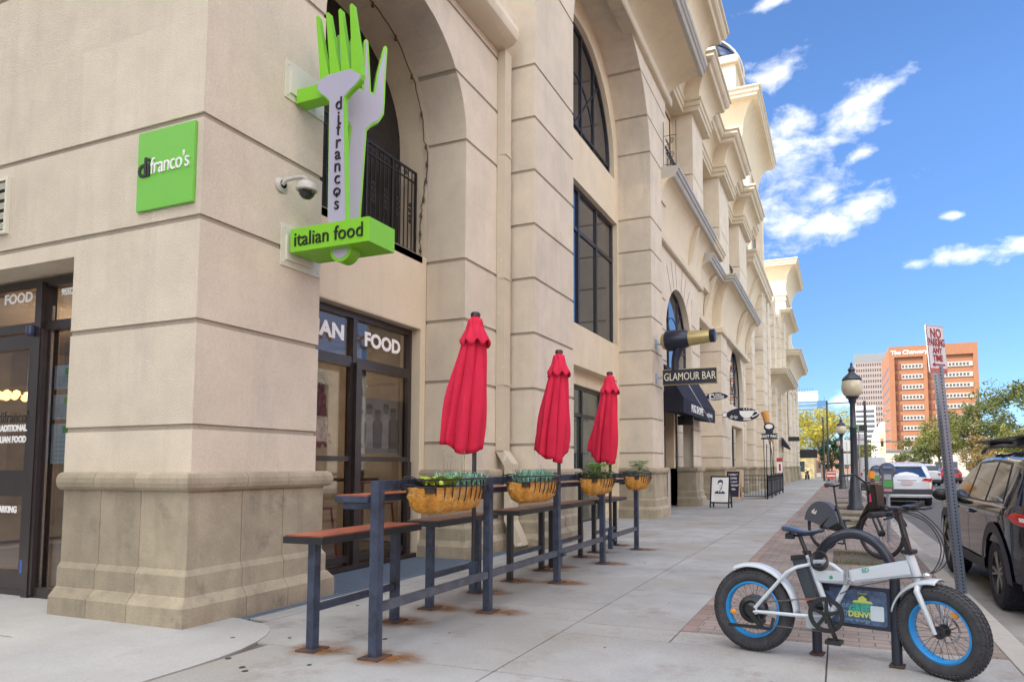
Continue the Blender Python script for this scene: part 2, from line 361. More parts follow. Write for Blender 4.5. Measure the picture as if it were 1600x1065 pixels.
def slabs():
    b = MB(); b.useattr(); J = .005
    def slab(x0, x1, y0, y1):
        v = rnd.random(); n0 = len(b.bm.faces); b.box(x0+J, x1-J, y0+J, y1-J, -.2, 0, bev=.004); b.bm.faces.ensure_lookup_table()
        for f in b.bm.faces[n0:]: f[b.rv] = v
    # field between the building strip and the paving
    ys = [-6, -4.3, -2.6, -.9, .85, 2.62]+[3.52]
    for a, c in zip(ys, ys[1:]):
        for xa, xc in ((-3.66, -1.93), (-1.93, -.1), (-.1, .965)): slab(xa, xc, a, c)
    slab(-1.93, -.1, 3.52, 4.52); slab(-.1, .965, 3.52, 4.86); slab(-1.93, -1.12, 4.52, 4.86); slab(-1.12, -.1, 4.52, 4.86)
    y = 3.52; k = 0
    ends = []
    while y < 86:
        slab(-4.22, -1.93, y, min(y+1.78, 86)); y += 1.78
    y = 4.86
    while y < 86: slab(-1.93, -1.12, y, min(y+1.5, 86)); y += 1.5
    # strip against the building
    y = 4.05
    while y < 86:
        slab(-5.7, -4.22, y, min(y+3, 86)) if y > 9 else slab(-4.43, -4.22, y, y+3); y += 3
    for yy in (-6, -3.2, -.4):
        for xa, xc in ((-9.5, -6.6), (-6.6, -3.66)): pass
    o = struct(shear(b.build('sidewalk', CONC)))
    c = MB()   # the newer pour round the corner, its edge curving in to the pier
    pts = [(-3.672, -6), (-3.672, 2.75)]+[(-3.672-.62*(1-math.cos(a)), 2.95+1.02*math.sin(a)) for a in [PI/2*i/8 for i in range(9)]]+[(-4.5, 4.02), (-5.5, 4.02), (-5.5, -6)]
    c.prism(pts, -.2, .004, 'z'); c.box(-7.4, -5.51, 3.02, 4.15, -.2, .002); c.box(-12, -5.51, -6, 3.0, -.2, .002); c.box(-12, -7.41, 3.02, 4.15, -.2, .002)
    struct(shear(c.build('corner_sidewalk', CONC2)))
    d = MB(); d.box(-12, .97, -6, 86, -.3, -.012); struct(shear(d.build('joint_sand', mat('joint_sand', (.12, .10, .085), .95, var=.3, vscale=20))))
    # dark spots of old gum
    q = MB(); r = random.Random(5)
    for i in range(60):
        x = r.uniform(-4.1, .8); y = 1.9+r.random()**1.5*9
        if x > -1.1 and y > 4.8: continue
        rr = r.uniform(.006, .016); q.lathe([(0, .0052), (rr*.8, .005), (rr, .003)], (x, y, gz(y)), 8)
    for x, y in [(-3.62, 3.16), (-3.38, 3.05), (-3.3, 3.0), (-2.2, 3.1), (-4.03, 3.55), (-3.0, 3.9)]: q.lathe([(0, .0055), (.017, .005), (.02, .003)], (x, y, gz(y)), 8)
    go = struct(q.build('gum_spots', mat('old_gum', (.05, .045, .045), .8)))
slabs()
def brick_mat():
    m = bpy.data.materials.new('paving_brick'); m.use_nodes = True; nt = m.node_tree; N = nt.nodes; L = nt.links; b = N['Principled BSDF']
    tc = N.new('ShaderNodeTexCoord'); mp = N.new('ShaderNodeMapping'); L.new(tc.outputs['Object'], mp.inputs[0]); mp.inputs['Rotation'].default_value = (0, 0, 0)
    br = N.new('ShaderNodeTexBrick'); br.inputs['Scale'].default_value = 1; br.inputs['Brick Width'].default_value = .20; br.inputs['Row Height'].default_value = .10
    br.inputs['Mortar Size'].default_value = .004; br.inputs['Mortar Smooth'].default_value = .2; br.inputs['Bias'].default_value = 0
    br.inputs[1].default_value = (.30, .235, .20, 1); br.inputs[2].default_value = (.235, .20, .185, 1); br.inputs[3].default_value = (.10, .085, .075, 1)
    L.new(mp.outputs[0], br.inputs[0])
    n = N.new('ShaderNodeTexNoise'); n.inputs['Scale'].default_value = 1.6; n.inputs['Detail'].default_value = 8; L.new(tc.outputs['Object'], n.inputs[0])
    cr = N.new('ShaderNodeMapRange'); cr.inputs['From Min'].default_value = .3; cr.inputs['From Max'].default_value = .7; cr.inputs['To Min'].default_value = .75; cr.inputs['To Max'].default_value = 1.25; L.new(n.outputs[0], cr.inputs[0])
    mu = N.new('ShaderNodeMixRGB'); mu.blend_type = 'MULTIPLY'; mu.inputs[0].default_value = 1; L.new(br.outputs[0], mu.inputs[1]); L.new(cr.outputs[0], mu.inputs[2]); L.new(mu.outputs[0], b.inputs['Base Color'])
    b.inputs['Roughness'].default_value = .85; b.inputs['Specular IOR Level'].default_value = .3
    bp = N.new('ShaderNodeBump'); bp.inputs['Strength'].default_value = .6; bp.inputs['Distance'].default_value = .006; bp.invert = True; L.new(br.outputs['Fac'], bp.inputs['Height']); L.new(bp.outputs[0], b.inputs['Normal'])
    return m
BRICKP = brick_mat()
beds = [(8.95, 10.35), (15.3, 16.5), (18.0, 19.0), (21.0, 22.2), (24.5, 25.6), (29, 30)]
def paving():
    b = MB(); ys = [4.87]+[v for p in beds for v in p]+[84]
    b.box(-1.115, -.10, 4.87, 84, -.2, -.002); b.box(.53, .96, 4.87, 84, -.2, -.002)
    for i in range(0, len(ys)-1, 2): b.box(-.0999, .5299, ys[i], ys[i+1], -.2, -.002)
    struct(shear(b.build('brick_paving', BRICKP)))
    # soldier course edge
    s = MB(); s.useattr(); y = 4.87
    while y < 60:
        n0 = len(s.bm.faces); v = rnd.random(); s.box(-1.118, -1.02, y+.002, y+.196, -.1, .002, bev=.002); s.bm.faces.ensure_lookup_table()
        for f in s.bm.faces[n0:]: f[s.rv] = v
        y += .2
    struct(shear(s.build('paving_edge', mat('edge_brick', (.27, .195, .165), .85, var=.1, attr=.2, bump=.3))))
    m = MB()
    for a, c in beds: m.box(-.1, .53, a, c, -.2, -.03)
    o = struct(shear(m.build('planting_bed_soil', mat('bark_mulch', (.15, .125, .085), .95, var=.4, vscale=30, bump=1, bscale=40))))
paving()
def mulch():
    r = random.Random(3); m = MB()
    for a, c in beds[:4]:
        for i in range(650):
            x = r.uniform(-.09, .52); y = r.uniform(a, c); l = r.uniform(.015, .05); an = r.uniform(0, PI)
            m.cbox((x, y, gz(y)-.025+r.uniform(0, .015)), (l, .012, .006), rot=Matrix.Rotation(an, 3, 'Z') @ Matrix.Rotation(r.uniform(-.5, .5), 3, 'X'))
    o = m.build('bark_mulch', mat('bark_chips', (.20, .165, .115), .9, var=.4, vscale=50)); o['kind'] = 'stuff'
    g = MB()
    for a, c in beds[:5]:
        for i in range(700):
            x = r.uniform(-.09, .52); y = r.uniform(c-.45, c) if r.random() < .5 else r.uniform(a, a+.2); h = r.uniform(.03, .10); an = r.uniform(0, 2*PI)
            p = Vector((x, y, gz(y)-.03)); t = p+Vector((r.uniform(-.04, .04), r.uniform(-.04, .04), h)); w = Vector((math.cos(an), math.sin(an), 0))*.004
            g.bm.faces.new([g.bm.verts.new(p-w), g.bm.verts.new(p+w), g.bm.verts.new(t)])
    o = g.build('grass', mat('dry_grass', (.16, .17, .06), .8, var=.3, vscale=9)); o['kind'] = 'stuff'
mulch()
def markings():
    M = mat('road_paint', (.62, .61, .58), .8, var=.15, vscale=6)
    b = MB(); b.box(4.0, 13, 48, 48.5, -.2, -.135); b.box(4.1, 4.2, 2, 48, -.2, -.1362)
    b.box(1.2, 13, 93, 93.4, -.2, -.135); b.box(1.2, 13, 97, 97.4, -.2, -.135)
    o = shear(b.build('road_marking', M)); struct(o)
    c = MB(); c.box(-3.9, -1.2, 43.9, 44.25, -.1, .004); struct(shear(c.build('sidewalk_band', mat('pale_concrete_band', (.62, .62, .60), .8, var=.1))))
    r = MB()   # rust stains under each plate
    rr = random.Random(2)
    RS = bpy.data.materials.new('rust_stain'); RS.use_nodes = True; nt = RS.node_tree; N = nt.nodes; L = nt.links; bs = N['Principled BSDF']; bs.inputs['Base Color'].default_value = (.30, .125, .03, 1); bs.inputs['Roughness'].default_value = .9
    at = N.new('ShaderNodeAttribute'); at.attribute_name = 'fade'; tc = N.new('ShaderNodeTexCoord'); nz = N.new('ShaderNodeTexNoise'); nz.inputs['Scale'].default_value = 9; nz.inputs['Detail'].default_value = 6; L.new(tc.outputs['Object'], nz.inputs[0])
    mm = N.new('ShaderNodeMath'); mm.operation = 'MULTIPLY'; L.new(at.outputs['Fac'], mm.inputs[0]); mr = N.new('ShaderNodeMapRange'); mr.inputs['From Min'].default_value = .25; mr.inputs['From Max'].default_value = .58; L.new(nz.outputs[0], mr.inputs[0]); L.new(mr.outputs[0], mm.inputs[1]); L.new(mm.outputs[0], bs.inputs['Alpha'])
    bm = bmesh.new(); fl = bm.verts.layers.float.new('fade')
    for x, y in PLATES:
        for s, dx in ((1, 0), (.6, .12)):
            n = 24; c = bm.verts.new((x+dx, y+.03, gz(y)+.0065+.001*s)); c[fl] = .95; rings = []
            for q, f in ((.4, .6), (.7, .25), (1, 0)):
                ring = []
                for j in range(n):
                    a = 2*PI*j/n; v = bm.verts.new((x+dx+q*s*(.42 if math.cos(a) > 0 else .2)*math.cos(a), y+.03+q*s*.22*math.sin(a), gz(y)+.0065+.001*s)); v[fl] = f*s; ring.append(v)
                rings.append(ring)
            for j in range(n): bm.faces.new((c, rings[0][j], rings[0][(j+1) % n]))
            for A, B in zip(rings, rings[1:]):
                for j in range(n): bm.faces.new((A[j], B[j], B[(j+1) % n], A[(j+1) % n]))
    me = bpy.data.meshes.new('rust_stain'); bm.to_mesh(me); bm.free(); me.materials.append(RS); o = bpy.data.objects.new('rust_stain', me); C.objects.link(o); struct(o)
POSTS = [(-2.76, 3.49), (-2.765, 4.93), (-2.79, 6.44), (-2.81, 7.93), (-2.83, 9.5)]
BENCH = [(3.5, 4.36), (4.88, 5.68), (6.36, 7.16), (7.45, 8.42), (8.95, 9.9)]
PLATES = POSTS+[(-3.3, y) for b in BENCH for y in b]
markings()

# ================================================================ the corner building
BLD = thing('corner_building', 'long cream stucco arcade building with stone bases, giant arches and bracketed cornices along the sidewalk', 'building', (-10, 40, 0))
BO = (-10, 40, 0)
def part(mb, name, m, parent=None, smooth=False, ang=35):
    mb.bm.transform(Matrix.Translation((10, -40, 0))); return mb.build(name, m, parent or BLD, smooth, ang)
ZK = [1.546+.8415*k for k in range(-2, 30)]
GB, GD = .045, .016        # groove height and depth
def courses(mb, y0, y1, z0, z1, X, D, inset=True, arch=None, axis='x', sides=(1, 1)):
    """blocks between joint lines; arch = (centre y, radius, spring z) cut out of them"""
    zs = [z0]+[z for z in ZK if z0+.08 < z < z1-.05]+[z1]
    def emit(y0_, y1_, a, b, X, D):
        # polygons left and right of the arch, or one block
        if arch is None or b <= arch[2]-1e-6 and False: mb.prism([(y0_, a), (y1_, a), (y1_, b), (y0_, b)], X-D, X, 'x') if axis == 'x' else mb.prism([(y0_, a), (y1_, a), (y1_, b), (y0_, b)], X, X+D, 'y'); return
        cy, r, sp = arch
        def half(z):
            if z <= sp: return r
            q = r*r-(z-sp)**2
            return math.sqrt(q) if q > 0 else 0
        n = 8 if b > sp else 1
        zz = [a+(b-a)*i/n for i in range(n+1)]; top = sp+r
        if a < top < b: zz = sorted(set(zz+[top-.001, top-.02*r, top-.1*r])); zz = [z for z in zz if a <= z <= b]
        zc = [z for z in zz if z <= top]
        if not zc: mb.prism([(y0_, a), (y1_, a), (y1_, b), (y0_, b)], X-D, X, 'x'); return
        if b <= top:
            L_ = [(cy-half(z), z) for z in zc]; Rr = [(cy+half(z), z) for z in zc]
            if cy-r > y0_+.02 or b > sp: mb.prism([(y0_, a)]+L_+[(y0_, b)], X-D, X, 'x')
            if cy+r < y1_-.02 or b > sp: mb.prism([(y1_, b)]+Rr[::-1]+[(y1_, a)], X-D, X, 'x')
        else:
            zc = zc+[top]; L_ = [(cy-half(z), z) for z in zc]; Rr = [(cy+half(z), z) for z in zc[:-1]]
            mb.prism([(y0_, a)]+L_[:-1]+[(cy, top), (cy, b), (y0_, b)], X-D, X, 'x'); mb.prism([(y1_, b), (cy, b), (cy, top)]+Rr[::-1]+[(y1_, a)], X-D, X, 'x')
    for a, b in zip(zs, zs[1:]):
        last = abs(b-z1) < 1e-6
        jl = mb.bm.faces.layers.float.get('jt') or mb.bm.faces.layers.float.new('jt'); bl = mb.bm.faces.layers.float.get('bv') or mb.bm.faces.layers.float.new('bv')
        n0 = len(mb.bm.faces); emit(y0, y1, a, b-(0 if last else GB), X, D); mb.bm.faces.ensure_lookup_table(); bvv = rnd.random()
        for f_ in mb.bm.faces[n0:]: f_[bl] = bvv
        n0 = len(mb.bm.faces)
        if not last:
            g = GD
            if arch: cy, r, sp = arch
            sv = arch
            if arch: arch = (arch[0], arch[1]+g, arch[2])
            emit(y0+g*sides[0], y1-g*sides[1], b-GB, b, (X-g if axis == 'x' else X+g), D-g); arch = sv
            mb.bm.faces.ensure_lookup_table()
            for f_ in mb.bm.faces[n0:]: f_[jl] = 1; f_[bl] = bvv
BASE = [(-.3, -.75), (.137, -.75), (.137, .145), (.088, .215), (.078, .22), (.078, .375), (.052, .42), (.052, 1.018), (.085, 1.022), (.108, 1.045), (.117, 1.08), (.115, 1.12), (.10, 1.15), (.075, 1.164), (-.3, 1.166)]
def base_blocks(mb, path, L0=.46):
    """the stone base, laid as separate blocks with open joints, on a core"""
    P = [Vector((*p, 0)) for p in path]
    cuts = []
    for i, (a, b) in enumerate(zip(P, P[1:])):
        l = (b-a).length; n = max(1, round(l/L0)); cuts.append([a+(b-a)*k/n for k in range(n+1)])
    segs = []; cur = [P[0]]
    for i, cs in enumerate(cuts):
        for k, c in enumerate(cs[1:]):
            cur.append(c); end = (k == len(cs)-2)
            if end and i < len(cuts)-1: continue       # turn the corner with the next stone
            segs.append(cur); cur = [c]
    for s in segs:
        d0 = (s[1]-s[0]).normalized()*.003; d1 = (s[-1]-s[-2]).normalized()*.003
        s2 = [s[0]+d0]+s[1:-1]+[s[-1]-d1]; mb.sweep(BASE, [(p.x, p.y) for p in s2])
def base(pa, L0=.46):
    a = MB(); a.useattr(); base_blocks(a, pa, L0); o = part(a, 'stone_base', STONE); c = MB(); core(c, pa); part(c, 'base_joints', MORTAR, o)
def core(mb, path): mb.sweep([(o-.007, z) if 0 < o else (o, z) for o, z in BASE], path)
MORTAR = mat('pale_mortar', (.50, .46, .38), .95)

# --- piers: (name, path round the exposed sides, wall block x-range)
XW, X3 = -4.715, -4.23
w1 = MB()
# pier 1, the corner
courses(w1, 3.72, 5.03, 1.14, 4.912, XW, 1.515); w1.box(-6.13, XW-.1, 3.78, 4.9, -.2, 1.14)
base([(-6.13, 3.72), (XW, 3.72), (XW, 5.03), (-5.34, 5.03)])
part(w1, 'corner_pier', STUCCO)
# arch wall of the first bay above the pier, out over both piers
w1 = MB(); courses(w1, 3.72, 8.91, 4.913, 9, XW, .62, arch=(6.375, 1.345, 5.76)); 
courses(w1, 7.72, 8.91, 1.14, 4.912, XW, .62); part(w1, 'arch_wall', STUCCO)
base([(-5.34, 7.72), (XW, 7.72), (XW, 8.77)])
# pier 3
w = MB(); courses(w, 8.91, 17.3, 8.279, 12.2, X3, .9, arch=(13.07, 2.58, 8.9)); part(w, 'arch_wall', STUCCO)
for a, c in ((8.91, 10.49), (15.65, 16.75)): w = MB(); courses(w, a, c, 1.14, 8.2785, X3, .9); part(w, 'pier', STUCCO)
for pa in ([(-4.715, 8.91), (X3, 8.91), (X3, 10.49), (-5.1, 10.49)], [(-5.1, 15.65), (X3, 15.65), (X3, 16.75), (-4.6, 16.75)]): base(pa)
# front (cross street) wall: left of the corner pier
f = MB()
courses(f, -12, XW-1.515, 3.05, 4.912, 3.72, .5, axis='y', sides=(1, 0)); courses(f, -12, XW-.6201, 4.913, 8, 3.72, .5, axis='y', sides=(1, 0))
f2 = MB(); f2.box(-14, -12, 3.72, 4.2, -.3, 8); part(f2, 'end_wall', STUCCO)
part(f, 'front_wall', STUCCO)

def cutwall(mb, X, D, y0, y1, z0, z1, holes):
    """flat wall at x=X with rectangular or arched holes: (y0,y1,z0,z1) or (y0,y1,z0,spring,'arch')"""
    hs = sorted(holes, key=lambda h: h[2]); z = z0
    for h in hs:
        ha, hb, hz0, hz1 = h[:4]
        if hz0 > z: mb.box(X-D, X, y0, y1, z, hz0)
        if len(h) == 4:
            mb.box(X-D, X, y0, ha, hz0, hz1) if ha > y0 else None; mb.box(X-D, X, hb, y1, hz0, hz1) if hb < y1 else None; z = hz1
        else:
            r = (hb-ha)/2; cy = (ha+hb)/2; n = 20; top = hz1+r
            if hz1 > hz0:
                mb.box(X-D, X, y0, ha, hz0, hz1) if ha > y0 else None; mb.box(X-D, X, hb, y1, hz0, hz1) if hb < y1 else None
            A = [(cy+r*math.cos(PI*i/n), hz1+r*math.sin(PI*i/n)) for i in range(n+1)]
            mb.prism([(y1, hz1)]+([(y1, top), (cy, top)])+A[:n//2+1][::-1][1:]+([] if hb < y1 else []), X-D, X, 'x') if hb < y1 else mb.prism([(y1, top), (cy, top)]+A[:n//2+1][::-1][1:], X-D, X, 'x')
            mb.prism([(cy, top), (y0, top), (y0, hz1)]+A[n//2:][::-1][:-1], X-D, X, 'x') if ha > y0 else mb.prism([(cy, top), (y0, top)]+A[n//2:][::-1][:-1], X-D, X, 'x')
            z = top
    if z < z1: mb.box(X-D, X, y0, y1, z, z1)
def window(X, y0, y1, z0, z1, vs, hs, fw=.055, fd=.07, gm=GLASS, fm=FRAME, doors=(), name='window', axis='x', arch=False, ps=0):
    """framed window facing +x (or -y); vs/hs positions of bars; glass just behind"""
    b = MB(); P = lambda a0, a1, c0, c1, d0, d1: (b.box(X-d1, X-d0, a0, a1, c0, c1) if axis == 'x' else b.box(a0, a1, X+d0, X+d1, c0, c1))
    if not arch:
        P(y0, y0+fw, z0, z1, 0, fd); P(y1-fw, y1, z0, z1, 0, fd); P(y0+fw, y1-fw, z1-fw, z1, 0, fd); P(y0+fw, y1-fw, z0, z0+fw, 0, fd)
        for v in vs: P(v-fw/2, v+fw/2, z0+fw, z1-fw, -.006, fd-.006)
        for h in hs:
            if isinstance(h, tuple): zz, a, c = h
            else: zz, a, c = h, y0+fw, y1-fw
            P(a, c, zz-fw/2, zz+fw/2, .003, fd-.01)
    else:
        cy = (y0+y1)/2; r = (y1-y0)/2; n = 24
        for rr, w_ in ((r-fw/2, fw), (r*.52, fw*.45)):
            pts = [(X-fd/2, cy+rr*math.cos(PI*i/n), z1+rr*math.sin(PI*i/n)) for i in range(n+1)]
            for p, q in zip(pts, pts[1:]): b.bar(p, q, fd, w_) if False else b.tube([p, q], w_*.7, 4)
        for v in vs:
            h = math.sqrt(max(0, (r-fw)**2-(v-cy)**2)); P(v-fw*.35, v+fw*.35, z0+fw, z1+h, 0, fd*.8)
        for a in (48, 132): b.tube([(X-fd/2, cy, z1+.05), (X-fd/2, cy+(r-fw)*math.cos(R(a)), z1+(r-fw)*math.sin(R(a)))], fw*.32, 4)
        P(y0, y1, z0, z0+fw, 0, fd)
        if z1 > z0+.1: P(y0, y0+fw, z0+fw, z1, 0, fd); P(y1-fw, y1, z0+fw, z1, 0, fd); P(y0+fw, y1-fw, z1-fw*.3, z1+fw*.3, .004, fd-.01)
    o = part(b, name, fm)
    g = MB()
    if not arch:
        if axis == 'x': g.box(X-fd*.62, X-fd*.5, y0+.01, y1-.01, z0+.01, z1-.01)
        else: g.box(y0+.01, y1-.01, X+fd*.5, X+fd*.62, z0+.01, z1-.01)
    else:
        g.prism([(y1-.01, z0+.01)]+[((y0+y1)/2+(r-.01)*math.cos(PI*i/24), z1+(r-.01)*math.sin(PI*i/24)) for i in range(25)]+[(y0+.01, z0+.01)], X-fd*.62, X-fd*.5, 'x')
    pane = part(g, 'pane', gm, o)
    return o
# bay 1 recess: storefront window below, balcony above
r = MB()
cutwall(r, -5.34, .33, 5.03, 7.72, -.3, 4.12, [(5.03, 7.60, -.3, 3.10)]); r.box(-5.36, -4.722, 5.03, 7.719, -.3, -.03) if False else None
r.box(-6.3, -5.34, 4.7, 7.62, 4.02, 4.115)      # balcony floor
r.box(-6.4, -5.34, 7.72, 7.95, 4.1, 9); r.box(-6.4, -5.34, 4.85, 5.03, 4.1, 9)
# inner half of the deep arch
n = 20; A = [(6.375+1.345*math.cos(PI*i/n), 5.76+1.345*math.sin(PI*i/n)) for i in range(n+1)]
r.prism([(7.72, 8), (6.375, 8)]+A[:n//2+1][::-1], -5.9, -5.336, 'x'); r.prism([(6.375, 8), (5.03, 8)]+A[n//2:][::-1], -5.9, -5.336, 'x')
part(r, 'recess_wall', STUCCO2)
win1 = window(-5.48, 5.03, 7.62, -.02, 3.08, [6.45], [2.50], fw=.07, fd=.10)
b = MB()     # sliding sash rails, side stiles and low rails
for a, c in ((5.1, 6.41), (6.50, 7.55)):
    b.box(-5.50, -5.455, a, a+.055, .05, 2.46); b.box(-5.50, -5.455, c-.055, c, .05, 2.46); b.box(-5.50, -5.455, a+.055, c-.055, 2.40, 2.46)
    b.box(-5.50, -5.45, a+.055, c-.055, 1.27, 1.33); b.box(-5.50, -5.455, a+.055, c-.055, .08, .16)
b.box(-5.44, -5.36, 5.03, 7.62, -.03, .05); b.box(-5.46, -5.40, 6.40, 6.50, .05, 2.46); b.box(-5.46, -5.405, 7.44, 7.52, .05, 1.27)
part(b, 'sash', FRAME, win1)
for o_ in [text('ITALIAN', .24, WHITE, MX(-5.44, 6.22, 2.775), name='lettering', parent=win1, bold=.010, sx=1.15, align='RIGHT'), text('FOOD', .24, WHITE, MX(-5.44, 6.93, 2.775), name='lettering', parent=win1, bold=.010, sx=1.04)]:
    o_.data.transform(Matrix.Translation((10, -40, 0)))
# balcony screen and railing
s = MB(); s.prism([(5.03, 4.12), (7.72, 4.12)]+A[:], -5.86, -5.82, 'x'); part(s, 'dark_screen', mat('dark_net', (.022, .018, .015), .9, var=.35, vscale=14, bump=.5, bscale=60))
def scroll(b, y, z, sc_, X, flip=1, n=22, r=.006):
    pts = []
    for i in range(n):
        t = i/(n-1); a = t*2.1*2*PI; rr = sc_*(1-.8*t); pts.append((X, y+flip*rr*math.cos(a)-flip*sc_, z+rr*math.sin(a)))
    b.tube(pts, r, 5)
def railing(b, X, y0, y1, z0, z1, panels=True, sp=.085):
    b.box(X-.012, X+.012, y0, y1, z1-.03, z1); b.box(X-.01, X+.01, y0, y1, z1-.17, z1-.15); b.box(X-.01, X+.01, y0, y1, z0+.06, z0+.085)
    n = int((y1-y0)/sp)
    for i in range(n+1):
        y = y0+(y1-y0)*i/n; w_ = .014 if i % 6 == 0 else .006; b.box(X-w_, X+w_, y-w_, y+w_, z0-.02 if i % 6 == 0 else z0+.06, z1)
        if panels and i % 3 == 1 and y+.08 < y1:
            for zz, fl in ((z0+.55, 1), (z0+.71, 1), (z0+.63, -1), (z0+.48, -1)): scroll(b, y+.045+(.04 if fl > 0 else -.03), zz, .034, X, fl)
    y = y0+.1
    while panels and y < y1-.1: scroll(b, y, z1-.09, .045, X, 1); scroll(b, y+.06, z1-.09, .045, X, -1); y += .24
b = MB(); railing(b, -5.50, 5.06, 7.66, 4.13, 5.36); part(b, 'balcony_railing', IRON)
# bay 2 recess
r = MB(); cutwall(r, -5.08, .3, 10.49, 15.65, -.3, 11.9, [(12.0, 15.45, -.2, 3.32), (11.0, 15.55, 4.2, 7.3), (10.8, 15.34, 8.38, 8.7, 'arch')])
part(r, 'recess_wall', STUCCO2)
window(-5.2, 11.0, 15.55, 4.2, 7.3, [12.3, 13.2, 14.35], [6.35], fw=.08, gm=GLASSD, fm=FRAMEB)
window(-5.2, 10.8, 15.34, 8.38, 8.7, [12.0, 13.4, 14.2], [], fw=.08, gm=GLASSD, fm=FRAMEB, arch=True)
r = MB(); cutwall(r, -5.33, .2, 12.0, 15.5, -.3, 3.6, [(12.9, 15.2, -.25, 3.0)]); part(r, 'door_recess', STUCCO2)
dr = window(-5.42, 12.9, 15.2, -.1, 3.0, [13.95], [2.35], fw=.08, name='door', fm=FRAMEB, gm=glass('green_glass', (.20, .28, .25), alpha=.8))
b = MB(); b.box(-5.45, -5.4, 13.0, 13.07, 0, 2.31); b.box(-5.45, -5.4, 13.83, 13.9, 0, 2.31); b.box(-5.40, -5.35, 13.78, 13.80, .9, 1.5); part(b, 'door_stile', FRAMEB, dr)
# storefront on the cross street
r = MB(); r.box(-6.75, -6.26, 3.96, 4.2, -.3, 3.3) if False else None
wl = window(4.0, -9.2, -6.15, -.04, 3.03, [-7.12], [2.56], fw=.09, fd=.10, axis='y', name='door', fm=FRAME)
b = MB()
b.box(-7.31, -7.17, 4.01, 4.055, .02, 2.50); b.box(-8.3, -8.16, 4.01, 4.055, .02, 2.50); b.box(-8.16, -7.31, 4.01, 4.055, 2.36, 2.50); b.box(-8.16, -7.31, 4.01, 4.055, .93, 1.18); b.box(-8.16, -7.31, 4.01, 4.055, .02, .22)
b.box(-7.10, -7.03, 3.965, 4.10, .02, 2.52); b.box(-7.16, -7.07, 3.955, 3.99, .0, 2.98); b.box(-7.05, -6.35, 3.99, 4.06, -.02, .09)
part(b, 'door_stile', FRAME, wl)
b = MB(); b.lathe([(0, 0), (.035, 0), (.04, .02), (.035, .09), (0, .1)], (-7.16, 3.93, 2.46), 12); b.box(-7.21, -7.16, 3.985, 4.0, 1.18, 1.30); part(b, 'door_closer', mat('blue_black', (.03, .04, .09), .4), wl)
b = MB(); b.cbox((-7.0, 4.02, 1.4), (.02, .02, 2.7)); part(b, 'chrome_trim', CHROME, wl)
for tx, sz, x, z, al, sx in (('FOOD', .135, -7.50, 2.86, 'CENTER', 1.15), ('955D', .085, -6.76, 2.86, 'CENTER', .95), ('TRADITIONAL', .085, -7.29, 1.585, 'RIGHT', .9), ('ITALIAN FOOD', .085, -7.29, 1.475, 'RIGHT', .9), ('FREE PARKING', .085, -7.375, .80, 'RIGHT', .9)):
    o_ = text(tx, sz, WHITE, MY(x, 3.995 if z > 2.5 else 4.008, z), align=al, parent=wl, bold=.004, sx=sx); o_.data.transform(Matrix.Translation((10, -40, 0)))
o_ = text("difranco's", .16, BLACK, MY(-7.22, 4.008, 1.69), align='RIGHT', parent=wl, sx=.85); o_.data.transform(Matrix.Translation((10, -40, 0)))
b = MB(); b.box(-7.30+.02, -7.24, 4.004, 4.008, .21, .33); part(b, 'blue_sticker', mat('blue_sticker', (.05, .12, .5), .5), wl)
# interiors seen through the glass
INW = mat('interior_plaster', (.34, .29, .22), .8, var=.3, vscale=2); 
b = MB(); b.box(-13, -12.9, 4.3, 12, 0, 4); b.box(-13, -5.7, 9.0, 9.1, 0, 4); b.box(-12.9, -5.6, 4.15, 11, 3.2, 3.3); b.box(-13, -5.66, 4.15, 11, -.1, -.05); part(b, 'interior_wall', INW)
b = MB(); b.box(-5.9, -5.66, 8.7, 16, -.1, 12); b.box(-7.5, -7.4, 9, 84, 0, 12); part(b, 'inner_lining', mat('curtain_grey', (.16, .17, .18), .9))
b = MB(); b.box(-14, -5.9, 4.2, 84, 8.0, 8.1); part(b, 'floor_deck', DARK)
# cream reveal strip beside the storefront glass; grate in front of it
b = MB(); b.box(-5.44, -5.341, 7.62, 7.72, -.3, 3.12); b.box(-5.66, -5.345, 5.03, 7.62, 3.09, 3.3); part(b, 'reveal', STUCCO)
b = MB()
for i in range(15):
    x = -5.32+i*.062; b.box(x, x+.02, 3.95+.0 if x > -4.56 else 5.18, 7.58 if x < -4.56 else 8.6, -.06, .0)
gr = part(b, 'floor_grate', mat('blue_steel_grate', (.24, .32, .42), .4, metal=.5)); 
b = MB(); b.box(-5.36, -4.42, 3.9, 8.9, -.2, -.055); part(b, 'grate_pit', DARK)

# --- downspout
b = MB()
DX, DY = -4.64, 8.70
b.box(DX-.07, DX+.06, DY-.10, DY+.10, 1.42, 7.55); b.box(DX-.02, DX+.075, DY-.11, DY+.11, 5.9, 5.93); b.box(DX-.02, DX+.075, DY-.11, DY+.11, 4.0, 4.03); b.box(DX-.02, DX+.075, DY-.11, DY+.11, 2.4, 2.43)
b.prism([(DX-.07, 1.43), (DX+.06, 1.43), (-4.43, 1.24), (-4.43, 1.14), (-4.56, 1.14), (-4.56, 1.2)], DY-.1, DY+.1, 'y')
b.box(-4.565, -4.43, DY-.1, DY+.1, .42, 1.139)
b.prism([(-4.565, .42), (-4.43, .42), (-4.25, .07), (-4.38, .05)], DY-.1, DY+.1, 'y')
part(b, 'downspout', mat('painted_downspout', (.56, .49, .38), .6, var=.06, stain=((.70, .68, .62), 6, .6, .7)))
